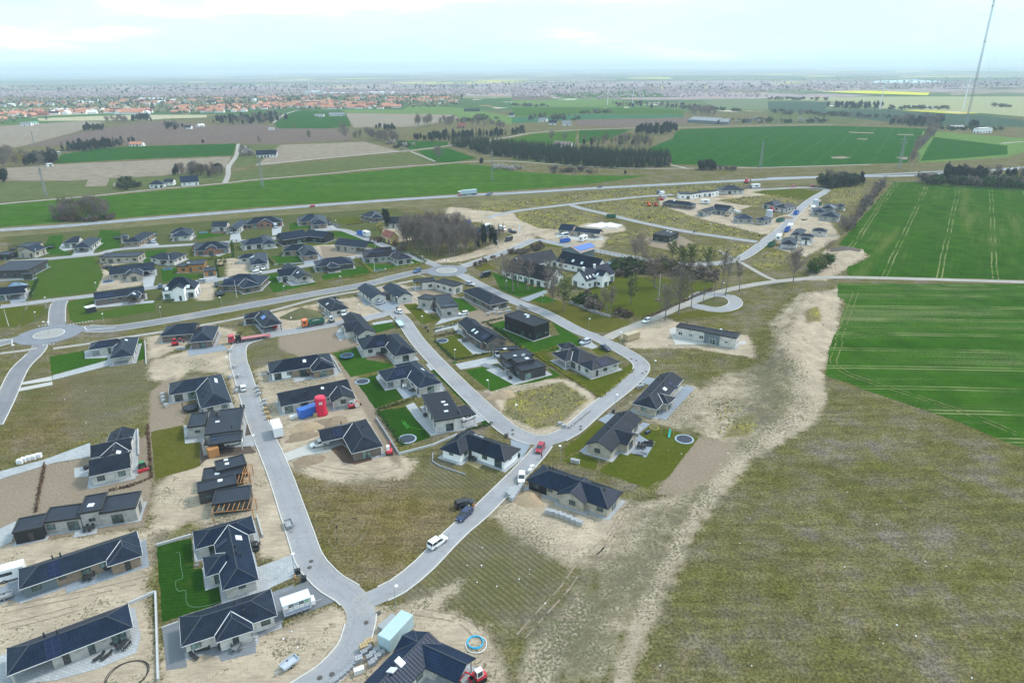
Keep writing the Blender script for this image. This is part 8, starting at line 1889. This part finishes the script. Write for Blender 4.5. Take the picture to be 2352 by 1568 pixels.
for t,x,y,lb in(('z1',195,905,'closed pale parasol by the dark striped lawn'),('02',1718,890,'closed white parasol at the slate-blue house terrace')):
	o=empty('closed_parasol',GT(t,x,y)+Vector((0,0,.05)),lb,'parasol');m=MB();m.tube((0,0,0),(0,0,2.9),.035);m.build('pole',POLE,o);m=MB();m.lathe([(.22,.75),
(.26,1.1),(.14,2.1),(.03,2.8)],10);m.build('canopy',CUSH,o);m=MB();m.disc((0,0),.45,0,.1,14);m.build('base',GRF,o)
def beams(t,A,B,C,z,n,label,name='pergola',cross=True):
	F=rect(t,A,B,C,z);o=empty(name,F.p(0,0,0),label,name);m=MB()
	for i in range(n):
		x=F.L*i/(n-1);a,b=F.p(x,0,z),F.p(x,F.D,z);m.tube(a,b,.07,n=4)
	for y in(0,F.D):m.tube(F.p(0,y,z-.1),F.p(F.L,y,z-.1),.08,n=4)
	m.build('beams',WM['timber'],o,off=F.p(0,0,0))
	for x in(0,F.L):
		for y in(0,F.D):q=MB();p=F.p(x,y,0);q.box(p.x-.07,p.y-.07,0,p.x+.07,p.y+.07,z);q.build('post',WM['timber'],o,off=F.p(0,0,0))
beams('02',(1945,1568),(2315,1535),(2290,1450),2.6,9,'orange timber pergola along the front of the stacked flat house');beams('02',(2225,1215),(2282,1210),
(2265,1130),2.8,4,'small orange timber pergola on the upper right of the stacked house');beams('02',(2180,1300),(2265,1290),(2240,1205),2.7,4,'orange timber pergola in the middle right of the stacked house')
F=rect('02',(1922,1040),(2015,1010),(2010,945),1.2);m=MB();m.box(0,0,0,F.L,.12,2.2);
o=empty('timber_shed',F.o,'orange slatted timber shed at the slate-blue car port','shed',None,math.atan2(F.ex.y,F.ex.x));m=MB();m.box(0,0,0,F.L,2.0,2.2);m.build('wall',
WM['timber'],o);m=MB();[m.box(-.05,.12*k*2,2.2,F.L+.05,.12*k*2+.2,2.26)for k in range(9)];m.build('roof',WM['timber'],o)
F=rect('11',(1590,470),(1850,490),(1800,445),2.5);o=empty('timber_roof_frame',F.o,'half-built pale timber roof frame behind the copse','roof frame');rb=MB();roof_slab(rb,
F,'hh',3.0,R(25),.12);rb.build('roof',plain('pale_new_timber',(.55,.45,.28),.8),o,off=F.o);wb=MB();wall_ring(wb,F,'hh',3.0,R(25),.5,.3,.12);wb.build('wall',
WM['light'],o,True,off=F.o)
SLB=plain('new_concrete_slab',(.62,.63,.63),.8,.2,0,.05)
for j,s in enumerate(('660,515 830,478 850,492 900,480 1010,505 960,530 860,520 820,535',)):o=sheet('foundation_slab',W(PP('21',s)),.30,SLB);m=MB()
o=empty('green_canopy_frame',GT('21',915,850),'pale blue-green canopy roof beside the farmhouse','canopy');F=rect('z3',(1740,520),(1925,450),(1890,415),
2.6);rb=MB();roof_slab(rb,F,'gg',2.7,R(12),.12);rb.build('roof',plain('blue_green_sheet',(.10,.17,.20),.4),o,off=o.location);
for x in(0,F.L):
	for y in(0,F.D):q=MB();p=F.p(x,y,0);q.box(p.x-.08,p.y-.08,0,p.x+.08,p.y+.08,2.6);q.build('post',FEN,o,off=o.location)
o=empty('farm_sign',GT('z3',785,1010),'white sign board at the farm drive','sign',None,-.2);m=MB();m.box(-.9,-.05,1.6,.9,.05,2.7);m.build('board',SGW,
o);[(lambda q:q.build('post',STEEL,o))((lambda q:(q.tube((s*.8,0,0),(s*.8,0,2.7),.05),q)[1])(MB()))for s in(-1,1)]
o=empty('farm_sign',GT('11',2275,990),'tall white sign by the bare trees of the farm','sign',None,.3);m=MB();m.box(-.8,-.05,1.4,.8,.05,4.2);m.build('board',
SGW,o);q=MB();q.tube((0,.06,0),(0,.06,4.2),.06);q.build('post',STEEL,o)
SKIN=plain('skin',(.50,.32,.24),.6,.3);
def person(t,x,y,rz,top,legs,label,z=.05,bend=0.0,stride=.16):
	bm=bmesh.new();V={}
	J=dict(pel=(0,0,.95,.125),sp=(0,.0+bend*.2,1.2,.13),ch=(0,bend*.35,1.40,.15),nk=(0,bend*.42,1.53,.06),hd=(0,bend*.45+.02,1.66,.10),tp=(0,bend*.45+.01,
1.76,.07))
	for s,n in((-1,'l'),(1,'r')):
		J.update({n+'hip':(s*.10,0,.90,.10),n+'kn':(s*.11,s*stride*.5+.04,.50,.065),n+'an':(s*.11,s*stride-.02,.10,.045),n+'to':(s*.12,s*stride+.16,.05,.04),n+'sh':(s*.19,
bend*.36,1.42,.07),n+'el':(s*.27,bend*.3+.02,1.15,.05),n+'wr':(s*.26,bend*.3+.15,.93,.035),n+'ha':(s*.25,bend*.3+.2,.85,.035)})
	for k,(a,b,c,r_)in J.items():V[k]=bm.verts.new((a,b,c))
	E=[('pel','sp'),('sp','ch'),('ch','nk'),('nk','hd'),('hd','tp')]
	for n in 'lr':E+=[('pel',n+'hip'),(n+'hip',n+'kn'),(n+'kn',n+'an'),(n+'an',n+'to'),('ch',n+'sh'),(n+'sh',n+'el'),(n+'el',n+'wr'),(n+'wr',n+'ha')]
	for a,b in E:bm.edges.new((V[a],V[b]))
	me=bpy.data.meshes.new('body');bm.to_mesh(me);bm.free();tmp=bpy.data.objects.new('tmp',me);COL.objects.link(tmp)
	md=tmp.modifiers.new('s','SKIN');
	if not me.skin_vertices:me.attributes.new('skin','FLOAT','POINT')
	sv=me.skin_vertices[0].data if me.skin_vertices else None
	if sv is not None:
		for i,(k,j)in enumerate(J.items()):sv[i].radius=(j[3],j[3]);sv[i].use_root=(k=='pel')
	tmp.modifiers.new('u','SUBSURF').levels=1;dg=bpy.context.evaluated_depsgraph_get();m2=bpy.data.meshes.new_from_object(tmp.evaluated_get(dg));bpy.data.objects.remove(tmp)
	m2.materials.clear();[m2.materials.append(q)for q in(SKIN,top,legs,DKF)]
	for p in m2.polygons:c=p.center;p.material_index=2 if c.z<.97 and abs(c.x)<.21 and c.z>.12 else 3 if c.z<.12 else 1 if c.z<1.5 and not(c.z<.95 and abs(c.x)>.2)else 0
	o=empty('person',GT(t,x,y)+Vector((0,0,z)),label,'person',None,rz);m2.name='body';b=link('body',m2,o);h=MB();h.lathe([(.105,1.68),(.108,1.73),(.07,1.80),
(.01,1.82)],10,c=(0,bend*.45));h.build('hair',DKF,o);return o
cl=lambda n,c:plain(n,c,.9,.1)
def skin_ok():
	me=bpy.data.meshes.new('t');me.from_pydata([(0,0,0),(0,0,1)],[(0,1)],[]);o=bpy.data.objects.new('t',me);COL.objects.link(o);o.modifiers.new('s','SKIN');ok=len(me.skin_vertices)>0;bpy.data.objects.remove(o);return ok
for a in(('12',2002,1540,.4,cl('orange_jacket',(.62,.24,.04)),cl('orange_trousers',(.40,.16,.04)),'person in orange work clothes beside the black car'),
('12',1962,1560,1.2,cl('yellow_jacket',(.55,.60,.05)),cl('dark_trousers',(.04,.04,.06)),'person in a yellow vest between the two dark cars',.05,.3),('22',
272,1080,2.0,cl('dark_red_jacket',(.22,.03,.05)),cl('blue_trousers',(.05,.06,.14)),'person in dark red on the branch road'),('11',1280,1385,.3,cl('black_jacket',
(.03,.03,.035)),cl('grey_trousers',(.06,.06,.07)),'person in black standing at the green-boarded trailer',.12),('11',1257,1448,1.4,cl('grey_jacket',(.10,
.09,.09)),cl('brown_trousers',(.10,.07,.05)),'person in grey bending on the small lawn',.05,.6),('13',370,640,1.0,cl('tan_jacket',(.42,.24,.12)),cl('rust_trousers',
(.30,.12,.05)),'person in tan crouched by the gravel corner bins',.05,.5),('01',2175,662,.4,cl('black_coat',(.03,.03,.04)),cl('black_trousers',(.03,.03,
.035)),'person in black walking up the drive lane',.12)):person(*a)
mb=MB();r=random.Random(91)
for s,n in(('1130,1200 1330,1310 1230,1420 1000,1400',26),('1450,1560 1700,1150 2352,1060 2352,1560',40),('1440,900 1880,820 1880,960 1600,1200',40),('0,880 430,840 300,1000 0,1060',
16),('600,830 780,880 700,1080 600,900',40),('360,1480 760,1420 700,1560',20)):
	xs,ys=rand_in(W(PO(s)),n,n)
	for x,y in zip(xs,ys):q=r.uniform(.08,.24);a=r.uniform(0,3);mb.add([(x+q*math.cos(a),y+q*math.sin(a),.03),(x-q*math.sin(a),y+q*math.cos(a),.06+q*.3),(x-q*math.cos(a),
y-q*math.sin(a),.03),(x+q*.5*math.sin(a),y-q*.5*math.cos(a),.05+q*.5)],[[0,1,2,3],[3,2,1,0]],r.randrange(2))
stuff(mb.build('litter',[WRAP,STONE]),'scraps of white wrapping and stones on the plots','litter')
# ---------------------------------------------------------------- haze: one closed box of thin even air
hm=bpy.data.materials.new('air_haze');hm.use_nodes=True;t_=hm.node_tree;t_.nodes.clear()
pv_=N(t_,'ShaderNodeVolumePrincipled');pv_.inputs['Color'].default_value=(.74,.87,1.0,1);pv_.inputs['Density'].default_value=.00012;pv_.inputs['Anisotropy'].default_value=0.1
ot=N(t_,'ShaderNodeOutputMaterial');t_.links.new(pv_.outputs[0],ot.inputs['Volume'])
mb=MB();mb.box(-52000,-300,-1.0,52000,34500,215)
hz=mb.build('haze',hm);stuff(hz)
